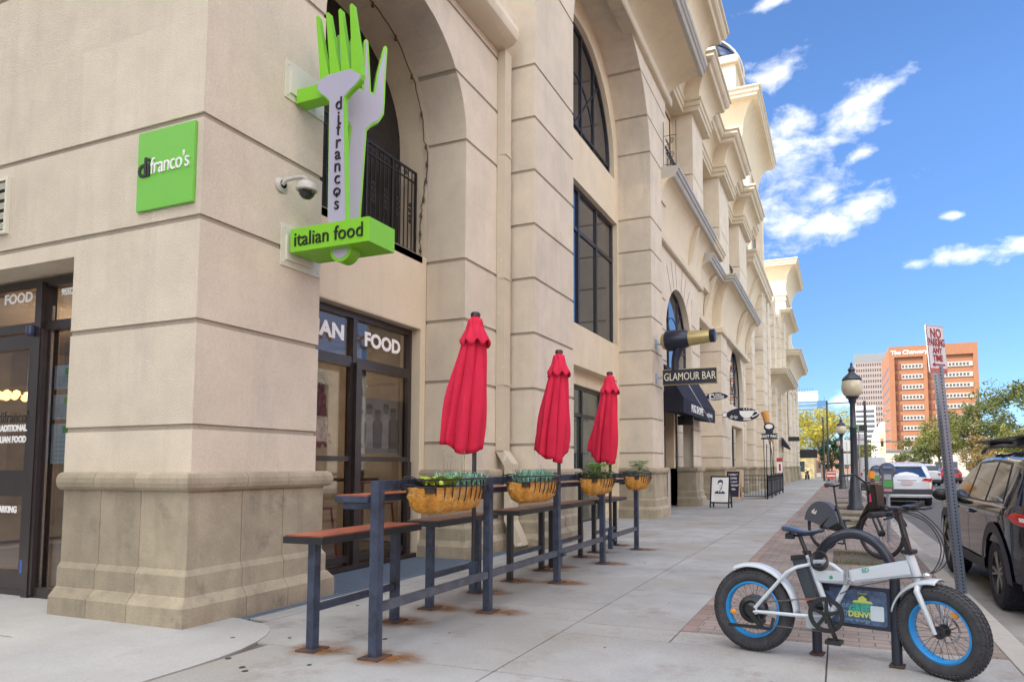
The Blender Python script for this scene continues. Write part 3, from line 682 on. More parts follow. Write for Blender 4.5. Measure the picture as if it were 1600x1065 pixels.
# --- rounded gutter moulding high over bay 1, band and gutter over bay 2
GUT = [(-.2, 0), (.16, 0), (.26, .03), (.33, .09), (.36, .18), (.34, .28), (.28, .36), (.28, .5), (-.2, .5)]
b = MB(); b.sweep(GUT, [(XW, 3.5), (XW, 8.62)]); b.xf(Matrix.Translation((0, 0, 7.55))); part(b, 'string_course', TRIM, smooth=True, ang=30)
def cove(o0, z0, o1, z1, n=8, pw=1):
    """concave flare outward from (o0,z0) to (o1,z1)"""
    return [(o0+(o1-o0)*(1-math.cos(PI/2*i/n)), z0+(z1-z0)*math.sin(PI/2*i/n)) for i in range(n+1)]
BAND = [(-.2, 0), (.10, 0), (.13, .03), (.13, .2), (.06, .26), (-.2, .26)]
EDGE = [(-.4, 0), (.0, 0), (.03, .04), (.03, .10), (.08, .13), (.08, .2), (.12, .23), (.12, .30), (-.4, .32)]
def flare(path, X, bandz, top, edge_out, name='balcony', endcap=True):
    b = MB(); b.sweep([(o, z+bandz) for o, z in BAND], path); part(b, 'string_course', TRIM)
    b = MB(); b.sweep([(-.3, bandz+.26)]+cove(.02, bandz+.26, edge_out-.1, top)+[(-.3, top)], path); part(b, 'cove', STUCCO2, smooth=True)
    b = MB(); b.sweep([(o+edge_out, z+top) for o, z in EDGE], path); o = part(b, 'slab_edge', FLASH)
    return o
flare([(X3, 10.0), (X3, 17.6)], X3, 11.25, 11.95, 1.0)
# --- section 3 (small arch over the awning) and section 4
w = MB(); XS = -4.36
cutwall(w, XS, .35, 16.75, 22.3, -.2, 7.6, [(17.3, 21.2, -.1, 3.0), (17.6, 21.0, 3.9, 4.75, 'arch')])
part(w, 'wall', STUCCO); w = MB(); cutwall(w, XS, .35, 27.6, 34.3, -.2, 7.6, [(29.4, 33.0, -.1, 3.0), (29.0, 33.4, 3.9, 4.55, 'arch')])
part(w, 'wall', STUCCO)
for y0, y1, z0 in ((16.77, 17.55, 3.2), (21.05, 22.28, 1.2), (27.62, 28.9, 1.2), (33.45, 34.28, 1.2)): w = MB(); courses(w, y0, y1, z0, 6.6, XS+.03, .03); part(w, 'rusticated_strip', STUCCO)
for y0, y1, z0, z1, X, D in ((22.3, 26.1, -.2, 12, -5.15, .3), (26.1, 27.6, 1.14, 6.65, X3, 1.0), (34.3, 37.2, 1.14, 9, -5.0, .5), (37.2, 38.6, 1.14, 9, X3-.1, .9), (41.2, 43.6, 1.14, 12, X3+.1, 1.0), (38.6, 41.2, 1.14, 12, X3-.6, .3)): w = MB(); courses(w, y0, y1, z0, z1, X, D); part(w, 'pier', STUCCO)
window(XS-.18, 17.6, 21.0, 3.9, 4.75, [18.7, 19.9], [], fw=.07, gm=GLASSD, fm=FRAMEB, arch=True)
window(XS-.18, 29.0, 33.4, 3.9, 4.55, [30.4, 31.9], [], fw=.07, gm=GLASSD, fm=FRAMEB, arch=True)
# recessed entries with angled back walls
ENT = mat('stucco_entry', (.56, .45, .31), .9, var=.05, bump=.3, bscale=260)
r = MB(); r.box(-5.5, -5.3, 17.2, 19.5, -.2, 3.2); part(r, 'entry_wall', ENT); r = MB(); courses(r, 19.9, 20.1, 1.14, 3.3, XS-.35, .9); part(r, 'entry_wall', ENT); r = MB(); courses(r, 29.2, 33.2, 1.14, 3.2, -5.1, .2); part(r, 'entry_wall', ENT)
window(-4.9, 17.35, 19.6, -.1, 3.0, [18.4], [2.35], fw=.07, name='door', gm=GLASSD)
for pa in ([(-5.3, 19.9), (-4.9, 19.9)], [(-4.9, 21.2), (XS+.02, 21.2), (XS+.02, 22.3), (-5.15, 22.3), (-5.15, 26.1), (X3, 26.1), (X3, 27.6), (XS+.02, 27.6), (XS+.02, 29.3), (-5.1, 29.3), (-5.1, 33.1), (XS+.02, 33.1), (XS+.02, 34.3), (-5.0, 34.3), (-5.0, 37.2), (X3-.1, 37.2), (X3-.1, 38.6), (X3-.6, 38.6), (X3-.6, 41.2), (X3+.1, 41.2), (X3+.1, 43.6), (-4.8, 43.6)]): base(pa, .7)
# --- sections beyond: repeated piers and recesses
py = 43.6
for a, c in [(45.5, 47.0), (50.5, 52.2), (55.5, 57.2), (60.5, 62.5), (66, 68), (72, 74), (78, 81)]:
    w = MB(); courses(w, py, a, 1.14, 14, -4.8, .3); part(w, 'bay_wall', STUCCO); w = MB(); courses(w, a, c, 1.14, 14, X3, .9); part(w, 'pier', STUCCO); base([(-4.8, py), (-4.8, a), (X3, a), (X3, c), (-4.8, c)], .9); py = c
w = MB(); w.box(-30, -4.8, 81, 81.4, 0, 14); part(w, 'end_wall', STUCCO)
# dark keystone joint lines over the small arches
b = MB()
for cy, spz, rr in ((19.3, 4.75, 1.75), (31.2, 4.55, 2.25)):
    for a in (55, 68, 80, 100, 112, 125):
        p = (XS+.0, cy+rr*math.cos(R(a)), spz+rr*math.sin(R(a))); q = (XS+.0, cy+(rr+.9)*math.cos(R(a)), spz+(rr+.75)*math.sin(R(a))); b.bar(p, q, .012, .03)
part(b, 'keystone_joint', mat('dark_joint', (.25, .21, .17), .9))
# --- flares, slabs and brackets above sections 3-4
sl1 = flare([(XS, 16.75), (XS, 22.6)], XS, 7.25, 8.85, .5)
b = MB(); b.sweep([(o+.5, z+8.85) for o, z in EDGE], [(XS, 22.6), (XS, 24.6)]); b.sweep([(-.3, 7.6)]+cove(.02, 7.6, .4, 8.85)+[(-.3, 8.85)], [(XS, 22.6), (XS, 24.6)]); part(b, 'slab_edge', TRIM)
flare([(-4.6, 22.6), (-4.6, 26.1), (-4.25, 26.1), (-4.25, 34.3)], XS, 6.45, 8.3, .62)
def fin(y, x0, z0, x1, z1):
    b = MB(); n = 10
    outer = [(x0+(x1-x0)*(1-math.cos(PI/2*i/n)), z0+(z1-z0)*math.sin(PI/2*i/n)) for i in range(n+1)]
    inner = [(x+.16*math.sin(PI*i/n)+.02, z-.05) for i, (x, z) in enumerate(outer)]
    b.prism(outer+inner[::-1], y-.06, y+.06, 'y'); part(b, 'bracket', TRIM)
for y, x0, z0, x1, z1 in ((20.6, XS+.02, 7.52, -3.97, 8.84), (24.3, -4.55, 6.75, -4.05, 8.25), (30.5, -4.2, 6.75, -3.7, 8.25), (33.4, -4.2, 6.75, -3.7, 8.25)): fin(y, x0, z0, x1, z1)
# --- upper storey: pilasters, windows, entablature jogging round each pilaster
w = MB(); XU = -4.75; PIL = [(16.2, 18.1, -3.85), (20.2, 21.9, -4.07), (25.2, 27.6, -4.07), (30.6, 33.2, -4.05)]
w.box(XU-.3, XU, 16.75, 36, 8.4, 13.4); part(w, 'upper_wall', STUCCO2)
for a, c, x in PIL:
    w = MB(); z0 = 12.3 if a < 17 else 9.14 if a < 24 else 8.6
    for za, zb in ((z0, 10.4), (10.43, 12.4)) if z0 < 9.2 else ((12.3, 12.4),): w.box(XU-.2, x, a, c, za, zb)
    part(w, 'pilaster', STUCCO)
for a, c in ((17.9, 20.0), (22.2, 24.8), (27.3, 30.2)):
    window(XU+.02, a, c, 9.2, 12.2, [(a+c)/2], [11.3], fw=.08, gm=GLASSD, fm=FRAMEB)
    b = MB(); railing(b, XU+.42, a-.2, c+.2, 9.2, 10.2, sp=.16); part(b, 'balcony_railing', IRON)
    b = MB(); b.box(XU, XU+.5, a-.1, c+.1, 9.0, 9.19); part(b, 'balcony_floor', TRIM)
b = MB()   # end panel of the first balcony, seen edge-on from the street
for x in (-4.2, -4.02, -3.86): b.bar((x, 16.95, 9.2), (x, 16.95, 10.5), .012)
for z in (9.3, 10.1): b.bar((-4.2, 16.95, z), (-3.86, 16.95, z), .012)
for x, z, s_, fl in ((-3.98, 9.55, .07, 1), (-4.1, 9.75, .07, -1), (-3.98, 9.95, .06, 1)):
    b.tube([(x+fl*s_*(1-.8*t)*math.cos(t*12), 16.95, z+s_*1.6*(1-.8*t)*math.sin(t*12)) for t in [i/24 for i in range(25)]], .008, 5)
part(b, 'balcony_railing', IRON)
def jogs(x, out, pil, y0, y1):
    P = [(x, y0)]
    for a, c, px in pil:
        ou = out+(.5 if a < 17 else 0); P += [(x, a-.12), (x+ou, a-.12), (x+ou, c+.12), (x, c+.12)]
    return P+[(x, y1)]
pp = jogs(XU+.40, .50, PIL, 14.0, 36)
pp = [p for p in pp if p[1] >= 14]
ARCHI = [(-.4, 12.40), (.02, 12.40), (.02, 12.52), (.07, 12.55), (.07, 12.68), (.12, 12.71), (.12, 12.78), (-.4, 12.78)]
b = MB(); b.sweep(ARCHI, pp); part(b, 'architrave', TRIM)
b = MB(); b.sweep([(-.4, 12.78)]+cove(.04, 12.78, .42, 13.45)+[(-.4, 13.45)], pp); part(b, 'cove', STUCCO2, smooth=True, ang=30)
CROWN = [(-.4, 13.45), (.45, 13.45), (.48, 13.5), (.48, 13.58), (.56, 13.62), (.62, 13.7), (.62, 13.8), (.68, 13.83), (.68, 13.92), (-.4, 13.95)]
b = MB(); b.sweep(CROWN, pp); part(b, 'cornice', TRIM)
# --- towers with big coved crowns
def tower(x0, x1, y0, y1, z0, z1, out, zc, slots=True):
    """body with a flaring crown; exposed on its near and street faces"""
    path = [(x0, y0), (x1, y0), (x1, y1), (x0, y1)]
    b = MB(); b.box(x0, x1, y0, y1, z0, zc)
    part(b, 'tower', STUCCO)
    b = MB(); b.sweep([(-.3, zc-1.0), (.10, zc-1.0), (.10, zc-.8), (.05, zc-.78), (.05, zc-.5), (.16, zc-.46), (.16, zc-.2), (.1, zc-.18), (.1, zc-.001), (-.3, zc-.001)], path); part(b, 'architrave', TRIM)
    b = MB(); b.sweep([(-.3, zc)]+cove(.06, zc, out-.12, zc+(z1-zc)*.8)+[(-.3, zc+(z1-zc)*.8)], path); part(b, 'cove', STUCCO2, smooth=True, ang=30)
    za = zc+(z1-zc)*.8; h = z1-za
    b = MB(); b.sweep([(-.3, za), (out-.1, za), (out-.08, za+h*.25), (out, za+h*.4), (out, za+h*.7), (out+.1, za+h*.85), (out+.1, z1), (-.3, z1)], path); part(b, 'cornice', TRIM)
tower(-7.5, -4.75, 37.5, 45.5, 8, 22.3, 1.15, 19.8)
for q_ in ((-4.9, -4.35, 37.6, 38.7, 12, 18.7), (-4.9, -4.35, 44.2, 45.3, 12, 18.7), (-6.9, -5.6, 37.3, 37.6, 12, 18.7)): b = MB(); b.box(*q_); part(b, 'pilaster', STUCCO)
window(-4.7, 39.3, 43.6, 13, 18.4, [40.7, 42.2], [17, 15], fw=.1, gm=GLASSD, fm=FRAMEB)
tower(-7.5, -4.75, 36, 44, 6, 12.6, .9, 9.6)
for y in (38.3, 41.8): fin(y, -4.7, 10.0, -4.0, 11.9)
tower(-8, -4.7, 70, 79, 4, 22.2, 1.3, 19.2)
tower(-8, -4.5, 60, 68, 4, 14.8, 1.0, 13.4)
tower(-8, -4.6, 49, 57, 4, 8.0, 1.5, 6.2); tower(-8, -5.2, 46, 57, 8.05, 13.2, .7, 12.2)
tower(-8, -4.4, 66, 79, 4, 12.2, 1.3, 9.6)
for y in (50, 51.2): b = MB(); b.lathe([(.33, 8), (.33, 8.2), (.26, 8.3), (.24, 11.6), (.34, 11.8), (.36, 12)], (-4.7, y, 0), 14); part(b, 'column', STUCCO, smooth=True)
# parapet urns in profile
# --- glass dome behind the tower
dm = MB(); cx_, cy_, cz_, rr = -8.1, 42, 25.9, 3.0
dm.lathe([(rr*math.cos(R(a)), rr*1.05*math.sin(R(a))) for a in range(0, 91, 6)], (cx_, cy_, cz_), 28); d_o = part(dm, 'dome', mat('dome_glass', (.04, .07, .15), .1, spec=.9), smooth=True)
dm = MB()
for j in range(14):
    a = 2*PI*j/14; dm.tube([(cx_+(rr+.02)*math.cos(R(q))*math.cos(a), cy_+(rr+.02)*math.cos(R(q))*math.sin(a), cz_+(rr+.02)*1.05*math.sin(R(q))) for q in range(0, 91, 9)], .05, 5)
for q in (12, 30, 48, 66): dm.tube([(cx_+(rr+.03)*math.cos(R(q))*math.cos(2*PI*k/28), cy_+(rr+.03)*math.cos(R(q))*math.sin(2*PI*k/28), cz_+(rr+.03)*1.05*math.sin(R(q))) for k in range(28)], .035, 5, closed=True)
dm.xf(Matrix.Translation((10, -40, 0))); dm.build('dome_rib', BLACK, d_o)
b = MB(); b.tube([(cx_+(rr+.12)*math.cos(R(q)), cy_-.5, cz_+(rr+.12)*1.05*math.sin(R(q))) for q in range(0, 181, 9)], .06, 6)
b.box(cx_-3.3, cx_+2.9, cy_-3.0, cy_+3, cz_-3.9, cz_-.05); b.box(cx_-3.5, cx_+3.1, cy_-3.2, cy_+3.1, cz_-.45, cz_-.02); part(b, 'dome_drum', TRIM)
# --- solid mass behind, to block light from the roof side
b = MB(); b.box(-30, -8, 4.4, 81, 8.2, 14.5); b.box(-30, -13.2, 4.4, 81, -.3, 8.19); b.box(-30, -5.35, 4.5, 16.5, 9.2, 14.4) if False else None
b.box(-12, -5.9, 4.3, 17, 9.3, 14.2); b.box(-12, -4.9, 16.9, 37, 9.5, 14); b.box(-8.1, -5.0, 46, 81, 5, 14)
part(b, 'roof_mass', STUCCO)
# ================================================================ drink rail, benches, umbrellas, planters
WOOD = mat('bench_wood', (.16, .075, .05), .55, var=.35, vscale=7, stain=((.07, .05, .045), 4, .5, .7), bump=.2, bscale=60)
WOODR = mat('red_bench_wood', (.34, .095, .05), .4, var=.3, vscale=6, stain=((.12, .05, .04), 4, .55, .7))
BLK = mat('black_steel', (.017, .018, .022), .4, spec=.6, var=.3, vscale=12)
def add_plate(root, x, y):
    b = MB(); z = gz(y)-root.location.z; b.box(x-.075, x+.075, y-.075, y+.075, z+.002, z+.014, bev=.003)
    b.build('base_plate', RUST, root)
    for dx in (-.052, .052):
        for dy in (-.052, .052):
            pass
rail = thing('drink_rail', 'blue grey steel tube rail with a narrow wooden counter, standing along the sidewalk', 'railing')
for i, (x, y) in enumerate(POSTS):
    b = MB(); b.box(x-.031, x+.031, y-.031, y+.031, gz(y)+.012, 1.052, bev=.004); b.build('post', STEEL, rail)
    add_plate(rail, x, y)
P0, P4 = POSTS[0], POSTS[-1]
b = MB(); b.bar((P0[0], P0[1]-.031, 1.083), (P4[0], P4[1]+.031, 1.075), .06, .062); b.build('top_rail', STEEL, rail)
b = MB()
for (x0, y0), (x1, y1) in zip(POSTS, POSTS[1:]): b.bar((x0, y0+.033, .31+gz(y0)), (x1, y1-.033, .31+gz(y1)), .045, .055)
b.build('bottom_rail', mat('scuffed_tube', (.10, .11, .135), .5, metal=.3, var=.35, vscale=10, stain=((.16, .08, .05), 7, .56, .7)), rail)
b = MB(); b.box(-3.06, -2.80, 3.44, 9.45, .975, 1.015, bev=.003); b.build('counter_frame', STEEL, rail)
b = MB(); b.box(-3.05, -2.81, 3.45, 9.44, 1.0152, 1.0225); b.build('counter_top', WOODR, rail)
for x, y in POSTS: b = MB(); b.box(x-.06-.2, x-.031, y-.02, y+.02, .93, .9748); b.build('counter_bracket', STEEL, rail)
names = ['nearest bench, red worn wooden seat on blue steel legs by the corner pier', 'second bench, dark wooden seat on steel legs behind the first red umbrella pole', 'third bench, dark wooden seat on steel legs in front of the downspout', 'fourth bench, dark wooden seat behind the second red umbrella pole', 'farthest bench, dark wooden seat behind the third red umbrella']
for i, (a, c) in enumerate(BENCH):
    X = -3.27 if i < 1 else -3.30
    t = thing('bench', names[i], 'bench', (X, (a+c)/2, gz(a)), group='benches behind the drink rail'); h = (c-a)/2
    for s in (-1, 1):
        b = MB(); b.box(-.028, .028, s*h-.028, s*h+.028, .012, .70); b.build('leg', STEEL if i < 2 else BLK, t)
        b = MB(); b.box(-.075, .075, s*h-.075, s*h+.075, .002, .013, bev=.003); b.build('base_plate', RUST, t)
    b = MB(); b.box(-.02, .02, -h+.028, h-.028, .25, .295); b.build('stretcher', STEEL, t)
    b = MB(); b.box(-.165, .165, -h-.11, h+.11, .702, .748, bev=.004)
    b.build('seat_frame', BLK, t)
    b = MB(); b.box(-.155, .155, -h-.10, h+.10, .7485, .7565); b.build('seat', WOODR if i == 0 else WOOD, t)

RED = mat('red_canvas', (.60, .024, .065), .85, var=.07, vscale=5, bump=.15, bscale=400, spec=.2)
def umbrella(x, y, top, lab, seed, lean=-.09):
    r = random.Random(seed)
    t = thing('closed_umbrella', lab, 'umbrella', (x, y, gz(y)), group='closed red umbrellas on the drink rail')
    H = top-gz(y)
    b = MB(); b.tube([(0, 0, .17), (0, 0, H-.06)], .019, 10); b.build('pole', BLK, t, True)
    b = MB(); b.box(-.028, .028, -.028, .028, .17, .42, bev=.003); b.box(-.01, .07, -.035, .035, .27, .30); b.build('socket', STEEL, t)
    # folded canopy: n folds with sharp valleys, swelling low, ragged hem
    nf = 8; n = nf*10; rows = 30; bm = bmesh.new(); rings = []
    ph = [r.uniform(-.18, .18) for _ in range(nf)]; am = [r.uniform(.75, 1.15) for _ in range(nf)]; hem = [r.uniform(-.11, .06) for _ in range(nf)]
    z1, z0 = H-.05, H-1.06
    for i in range(rows+1):
        q = i/rows; ring = []                      # q=0 top, 1 hem
        R0 = .055+.145*q**.9+.02*math.sin(q*3)
        cx = lean*q**1.3
        for j in range(n):
            k = j//10; f = (j % 10)/10; a = 2*PI*(k+f)/nf
            tri = 1-abs(2*f-1)                      # 0 at the valley, 1 on the ridge
            depth = .20+.26*q
            tw = .35*q*math.sin(3*a+seed)
            rr = R0*(1-depth*(1-tri**.7))*(1+(am[k]-1)*tri*q)*(1+.05*math.sin(9*q+k*2.1)+.055*q*math.sin(j*1.9+seed+q*4)*(1-tri*.5))
            aa = a+.30*q*tri+tw*.3+ph[k]*tri*q
            zz = z1-(z1-z0)*q
            if q > .75: zz -= (q-.75)*4*(.16*(.5+.5*math.cos(aa+.7))+hem[k]*.5*tri-.02)
            if q > .86: rr *= 1-(q-.86)*.6*(1-.6*tri)
            ring.append(bm.verts.new((cx+1.02*rr*math.cos(aa), rr*math.sin(aa), zz)))
        rings.append(ring)
    for A, B in zip(rings, rings[1:]):
        for j in range(n): bm.faces.new((A[j], A[(j+1) % n], B[(j+1) % n], B[j]))
    bmesh.ops.recalc_face_normals(bm, faces=bm.faces)
    b = MB(); b.bm.free(); b.bm = bm; o = b.build('canopy', RED, t, True, 60)
    s = o.modifiers.new('cloth', 'SOLIDIFY'); s.thickness = .003; s.offset = 0
    # flounce at the top
    bm = bmesh.new(); rings = []
    for i in range(9):
        q = i/8; ring = []
        for j in range(64):
            a = 2*PI*j/64; w = abs(math.sin(4*a+.5)); rr = .035+.092*q**1.15*(1+.10*math.cos(8*a)*q)
            ring.append(bm.verts.new((rr*math.cos(a), rr*math.sin(a), H-.03-.20*q-.030*q*q*w*2)))
        rings.append(ring)
    bm.faces.new(rings[0])
    for A, B in zip(rings, rings[1:]):
        for j in range(64): bm.faces.new((A[j], A[(j+1) % 64], B[(j+1) % 64], B[j]))
    bmesh.ops.recalc_face_normals(bm, faces=bm.faces)
    b = MB(); b.bm.free(); b.bm = bm; o = b.build('vent_flounce', RED, t, True, 60); s = o.modifiers.new('cloth', 'SOLIDIFY'); s.thickness = .003
    b = MB(); b.lathe([(0, H+.012), (.03, H+.008), (.042, H-.005), (.042, H-.03), (0, H-.03)], n=16); b.build('finial', BLK, t, True)
    return t
umbrella(-2.862, 4.86, 2.505, 'nearest and tallest closed red umbrella, beside the first pair of benches', 3, -.115)
umbrella(-2.80, 6.52, 2.45, 'middle closed red umbrella, standing in front of the square column', 8, -.11)
umbrella(-2.76, 8.1, 2.42, 'farthest closed red umbrella, in front of the glass side door', 14, -.10)

COIR = mat('coco_liner', (.56, .26, .04), .95, var=.45, vscale=14, bump=1, bscale=90, stain=((.62, .45, .2), 12, .5, .7))
LEAFY = mat('chartreuse_leaf', (.42, .52, .06), .55, var=.3, vscale=20, spec=.3); LEAFB = mat('blue_green_leaf', (.20, .40, .30), .6, var=.35, vscale=20, spec=.3); LEAFG = mat('fresh_green_leaf', (.22, .42, .06), .6, var=.4, vscale=20, spec=.3)
DRY = mat('dry_stem', (.22, .17, .10), .9, var=.3)
def leafblade(b, p, d, l, w, curl=.3, n=4, side=None):
    d = Vector(d).normalized(); s = side or d.cross(Vector((0, 0, 1))); s = s.normalized() if s.length > 1e-4 else Vector((1, 0, 0)); P = Vector(p); prev = None
    for i in range(n+1):
        t = i/n; ww = w*math.sin(PI*(.12+.86*t))**.8 if i < n else .0006; c = P+d*l*t+Vector((0, 0, -curl*l*t*t))
        cur = (b.bm.verts.new(c-s*ww), b.bm.verts.new(c+s*ww))
        if prev: b.bm.faces.new((prev[0], prev[1], cur[1], cur[0]))
        prev = cur
def basket(x, y, lab, kinds, seed, L=.88):
    r = random.Random(seed); zt = 1.085
    t = thing('planter_basket', lab, 'planter', (x, y, zt), group='wire planters hung on the drink rail'); W = .13
    b = MB(); h = L/2; n = 28
    # liner: half of a boat, flat at the back
    rows = 9; rings = []; 
    for i in range(rows+1):
        q = i/rows; ph = q*PI/2; k = math.cos(ph)**.55 if q < 1 else 0; zz = -.185*math.sin(ph)**1.1-.02
        ring = []
        for j in range(n):
            a = 2*PI*j/n; xx = W*k*math.cos(a); yy = h*(k**.5 if k > 0 else 0)*.97*math.copysign(abs(math.sin(a))**.8, math.sin(a)); xx = max(xx, -.09*k)
            nn = r.uniform(-.008, .008); ring.append(b.bm.verts.new((xx+nn, yy+nn, zz+r.uniform(-.006, .006))))
        rings.append(ring)
    for A, B in zip(rings, rings[1:]):
        for j in range(n): b.bm.faces.new((A[j], A[(j+1) % n], B[(j+1) % n], B[j]))
    for i in range(900):   # stray fibres
        a = r.uniform(0, 2*PI); q = r.random(); k = math.cos(q*PI/2)**.55; p = Vector((max(W*k*math.cos(a), -.09*k), h*k**.5*.97*math.copysign(abs(math.sin(a))**.8, math.sin(a)), -.185*math.sin(q*PI/2)**1.1-.02))
        d = Vector((r.uniform(-.2, 1), r.uniform(-1, 1), r.uniform(-1, .6))).normalized(); e = d.cross(Vector((r.random(), r.random(), 1))).normalized()*.0012
        q2 = p+d*r.uniform(.015, .04); b.bm.faces.new([b.bm.verts.new(p-e), b.bm.verts.new(p+e), b.bm.verts.new(q2)])
    b.build('coco_liner', COIR, t, True)
    b = MB(); nn = 32
    rim = [(max((W+.02)*math.cos(2*PI*j/nn), -.10), (h+.02)*math.copysign(abs(math.sin(2*PI*j/nn))**.75, math.sin(2*PI*j/nn)), .03 if abs(math.sin(2*PI*j/nn)) < .95 else .05) for j in range(nn)]
    b.tube(rim, .006, 6, closed=True); b.tube([(p[0], p[1], p[2]-.05) for p in rim], .004, 5, closed=True)
    for j in range(-5, 6):
        yy = j*h/5.6; k = math.sqrt(max(0.05, 1-(yy/h)**2)); pts = [(W*1.08*math.cos(a)*k+.01, yy+.05*math.sin(a), -.2*k**.7*math.sin(a)+.02*(1-math.sin(a))) for a in [PI/2*i/6 for i in range(7)]]
        b.tube(pts, .0045, 5)
        b.tube([(-.10, yy, .03), (-.12, yy, -.06*k)], .004, 5)
    for s in (-1, 1): b.tube([(-.10, s*h*.7, .04), (-.15, s*h*.7, .045), (-.16, s*h*.7, -.01)], .006, 6)
    b.build('wire_basket', BLK, t, True)
    b = MB(); b.box(-.08, .10, -h*.85, h*.85, -.06, -.02); b.build('soil', mat('potting_soil', (.05, .035, .025), .95) if 'potting_soil' not in bpy.data.materials else bpy.data.materials['potting_soil'], t)
    for kind, y0, y1, cnt, hh in kinds:
        b = MB()
        for i in range(cnt):
            px, py = r.uniform(-.08, .09), r.uniform(y0, y1)*h; a = r.uniform(0, 2*PI)
            if kind == 'spiky': leafblade(b, (px, py, -.03), (math.cos(a)*.45, math.sin(a)*.45, 1), r.uniform(.5, 1)*hh, .006, .15, 3)
            elif kind == 'broad': leafblade(b, (px, py, -.01), (math.cos(a)*.8, math.sin(a)*.8, .75), r.uniform(.5, 1)*hh, .026, .35, 5)
            elif kind == 'leafy':
                c = Vector((px, py, -.02+r.random()**.7*hh))
                for k in range(5): a2 = a+k*1.25; leafblade(b, c, (math.cos(a2), math.sin(a2), .5), r.uniform(.03, .055), .012, .4, 3)
            else:
                leafblade(b, (px, py, -.02), (math.cos(a)*.25, math.sin(a)*.25, 1), hh*r.uniform(.7, 1), .0018, .1, 4)
                for k in range(5): leafblade(b, (px+math.cos(a)*.2*hh, py+math.sin(a)*.2*hh, hh*.8-.01*k), (math.cos(a+k), math.sin(a+k), .3), .018, .004, .1, 2)
        b.build('plant' if kind != 'dry' else 'dry_stalk', {'spiky': LEAFB, 'broad': LEAFY, 'leafy': LEAFG, 'dry': DRY}[kind], t, True, 80)
BX = -2.60
basket(BX, 4.05, 'nearest wire planter with chartreuse broad leaves, blue green spikes and dry stalks', [('broad', -.5, -.05, 46, .20), ('spiky', -.1, .85, 420, .155), ('dry', -.1, .3, 7, .28)], 1)
basket(BX, 5.47, 'second wire planter, of blue green spiky leaves only, between first and second umbrellas', [('spiky', -.6, .5, 460, .17), ('dry', .3, .8, 6, .16), ('leafy', .45, .8, 14, .05)], 2)
basket(BX, 7.18, 'third wire planter, filled with bushy green leaves right of the middle umbrella', [('leafy', -.75, .75, 240, .17), ('broad', -.5, .6, 30, .16)], 5)
basket(BX, 8.8, 'farthest wire planter, small green plant at the rail end past the third umbrella', [('leafy', -.6, .6, 200, .21)], 9)

# ================================================================ signs on the corner
GREY = mat('grey_lilac_panel', (.40, .39, .50), .5); CREAM = mat('cream_plate', (.66, .64, .53), .5)
t = thing('square_sign', 'flat lime green square sign with black and white lettering on the corner pier', 'sign', (-5.1, 3.72, 3.66))
b = MB(); b.box(-.325, .325, -.03, -.004, -.335, .335, bev=.003); b.build('panel', LIMEF, t)
text('di', .23, BLACK, MY(-.315, -.034, .02), align='LEFT', parent=t, bold=.004, spacing=.9, depth=.01); text("franco's", .195, WHITE, MY(-.163, -.034, .02), align='LEFT', parent=t, sx=.78, depth=.01, spacing=.95)
def P2(mb, pts, Y0, Y1): mb.prism(pts, Y0, Y1, 'y')
t = thing('fork_sign', 'tall lime and grey double fork sign reading italian food, bracketed off the corner pier', 'sign', (XW, 4.75, 3.1)); ox, oy, oz = XW, 4.75, 3.1
def L_(pts): return [(x-ox, z-oz) for x, z in pts]
F = [(-4.241, 3.37), (-4.254, 4.521), (-4.29, 4.56), (-4.345, 4.60), (-4.395, 4.651), (-4.398, 4.70), (-4.368, 4.759), (-4.395, 5.05), (-4.433, 5.373), (-4.418, 5.385), (-4.402, 5.373), (-4.33, 5.03), (-4.268, 4.785), (-4.250, 4.785), (-4.28, 5.05), (-4.316, 5.37), (-4.295, 5.385), (-4.278, 5.372), (-4.205, 5.05), (-4.142, 4.785), (-4.126, 4.785), (-4.145, 5.05), (-4.172, 5.37), (-4.152, 5.385), (-4.138, 5.37), (-4.08, 5.05), (-4.030, 4.785), (-4.012, 4.785), (-4.022, 5.05), (-4.045, 5.385), (-4.025, 5.40), (-4.007, 5.385), (-3.93, 4.98), (-3.887, 4.70), (-3.90, 4.655), (-3.944, 4.615), (-4.02, 4.57), (-4.074, 4.525), (-4.08, 4.49), (-4.028, 3.37)]
def inset(pts, d):
    """shrink a polygon by moving its edges inwards"""
    n = len(pts); P = [Vector(p) for p in pts]; area = sum(P[i].x*P[(i+1) % n].y-P[(i+1) % n].x*P[i].y for i in range(n)); sgn = 1 if area > 0 else -1; out = []
    for i in range(n):
        a, b_, c = P[i-1], P[i], P[(i+1) % n]; e0 = (b_-a).normalized(); e1 = (c-b_).normalized(); n0 = Vector((-e0.y, e0.x))*sgn; n1 = Vector((-e1.y, e1.x))*sgn; m = (n0+n1)
        m = m.normalized() if m.length > .1 else n0; k = min(1/max(.35, m.dot(n0)), 2); out.append(tuple(b_+m*d*k))
    return out
b = MB(); P2(b, L_(F), -.15, -.105); b.build('fork_outline', LIME, t)
b = MB(); P2(b, L_(inset([q for q in F if q[1] < 4.79], .011)), -.156, -.1505); b.build('fork_face', GREY, t)
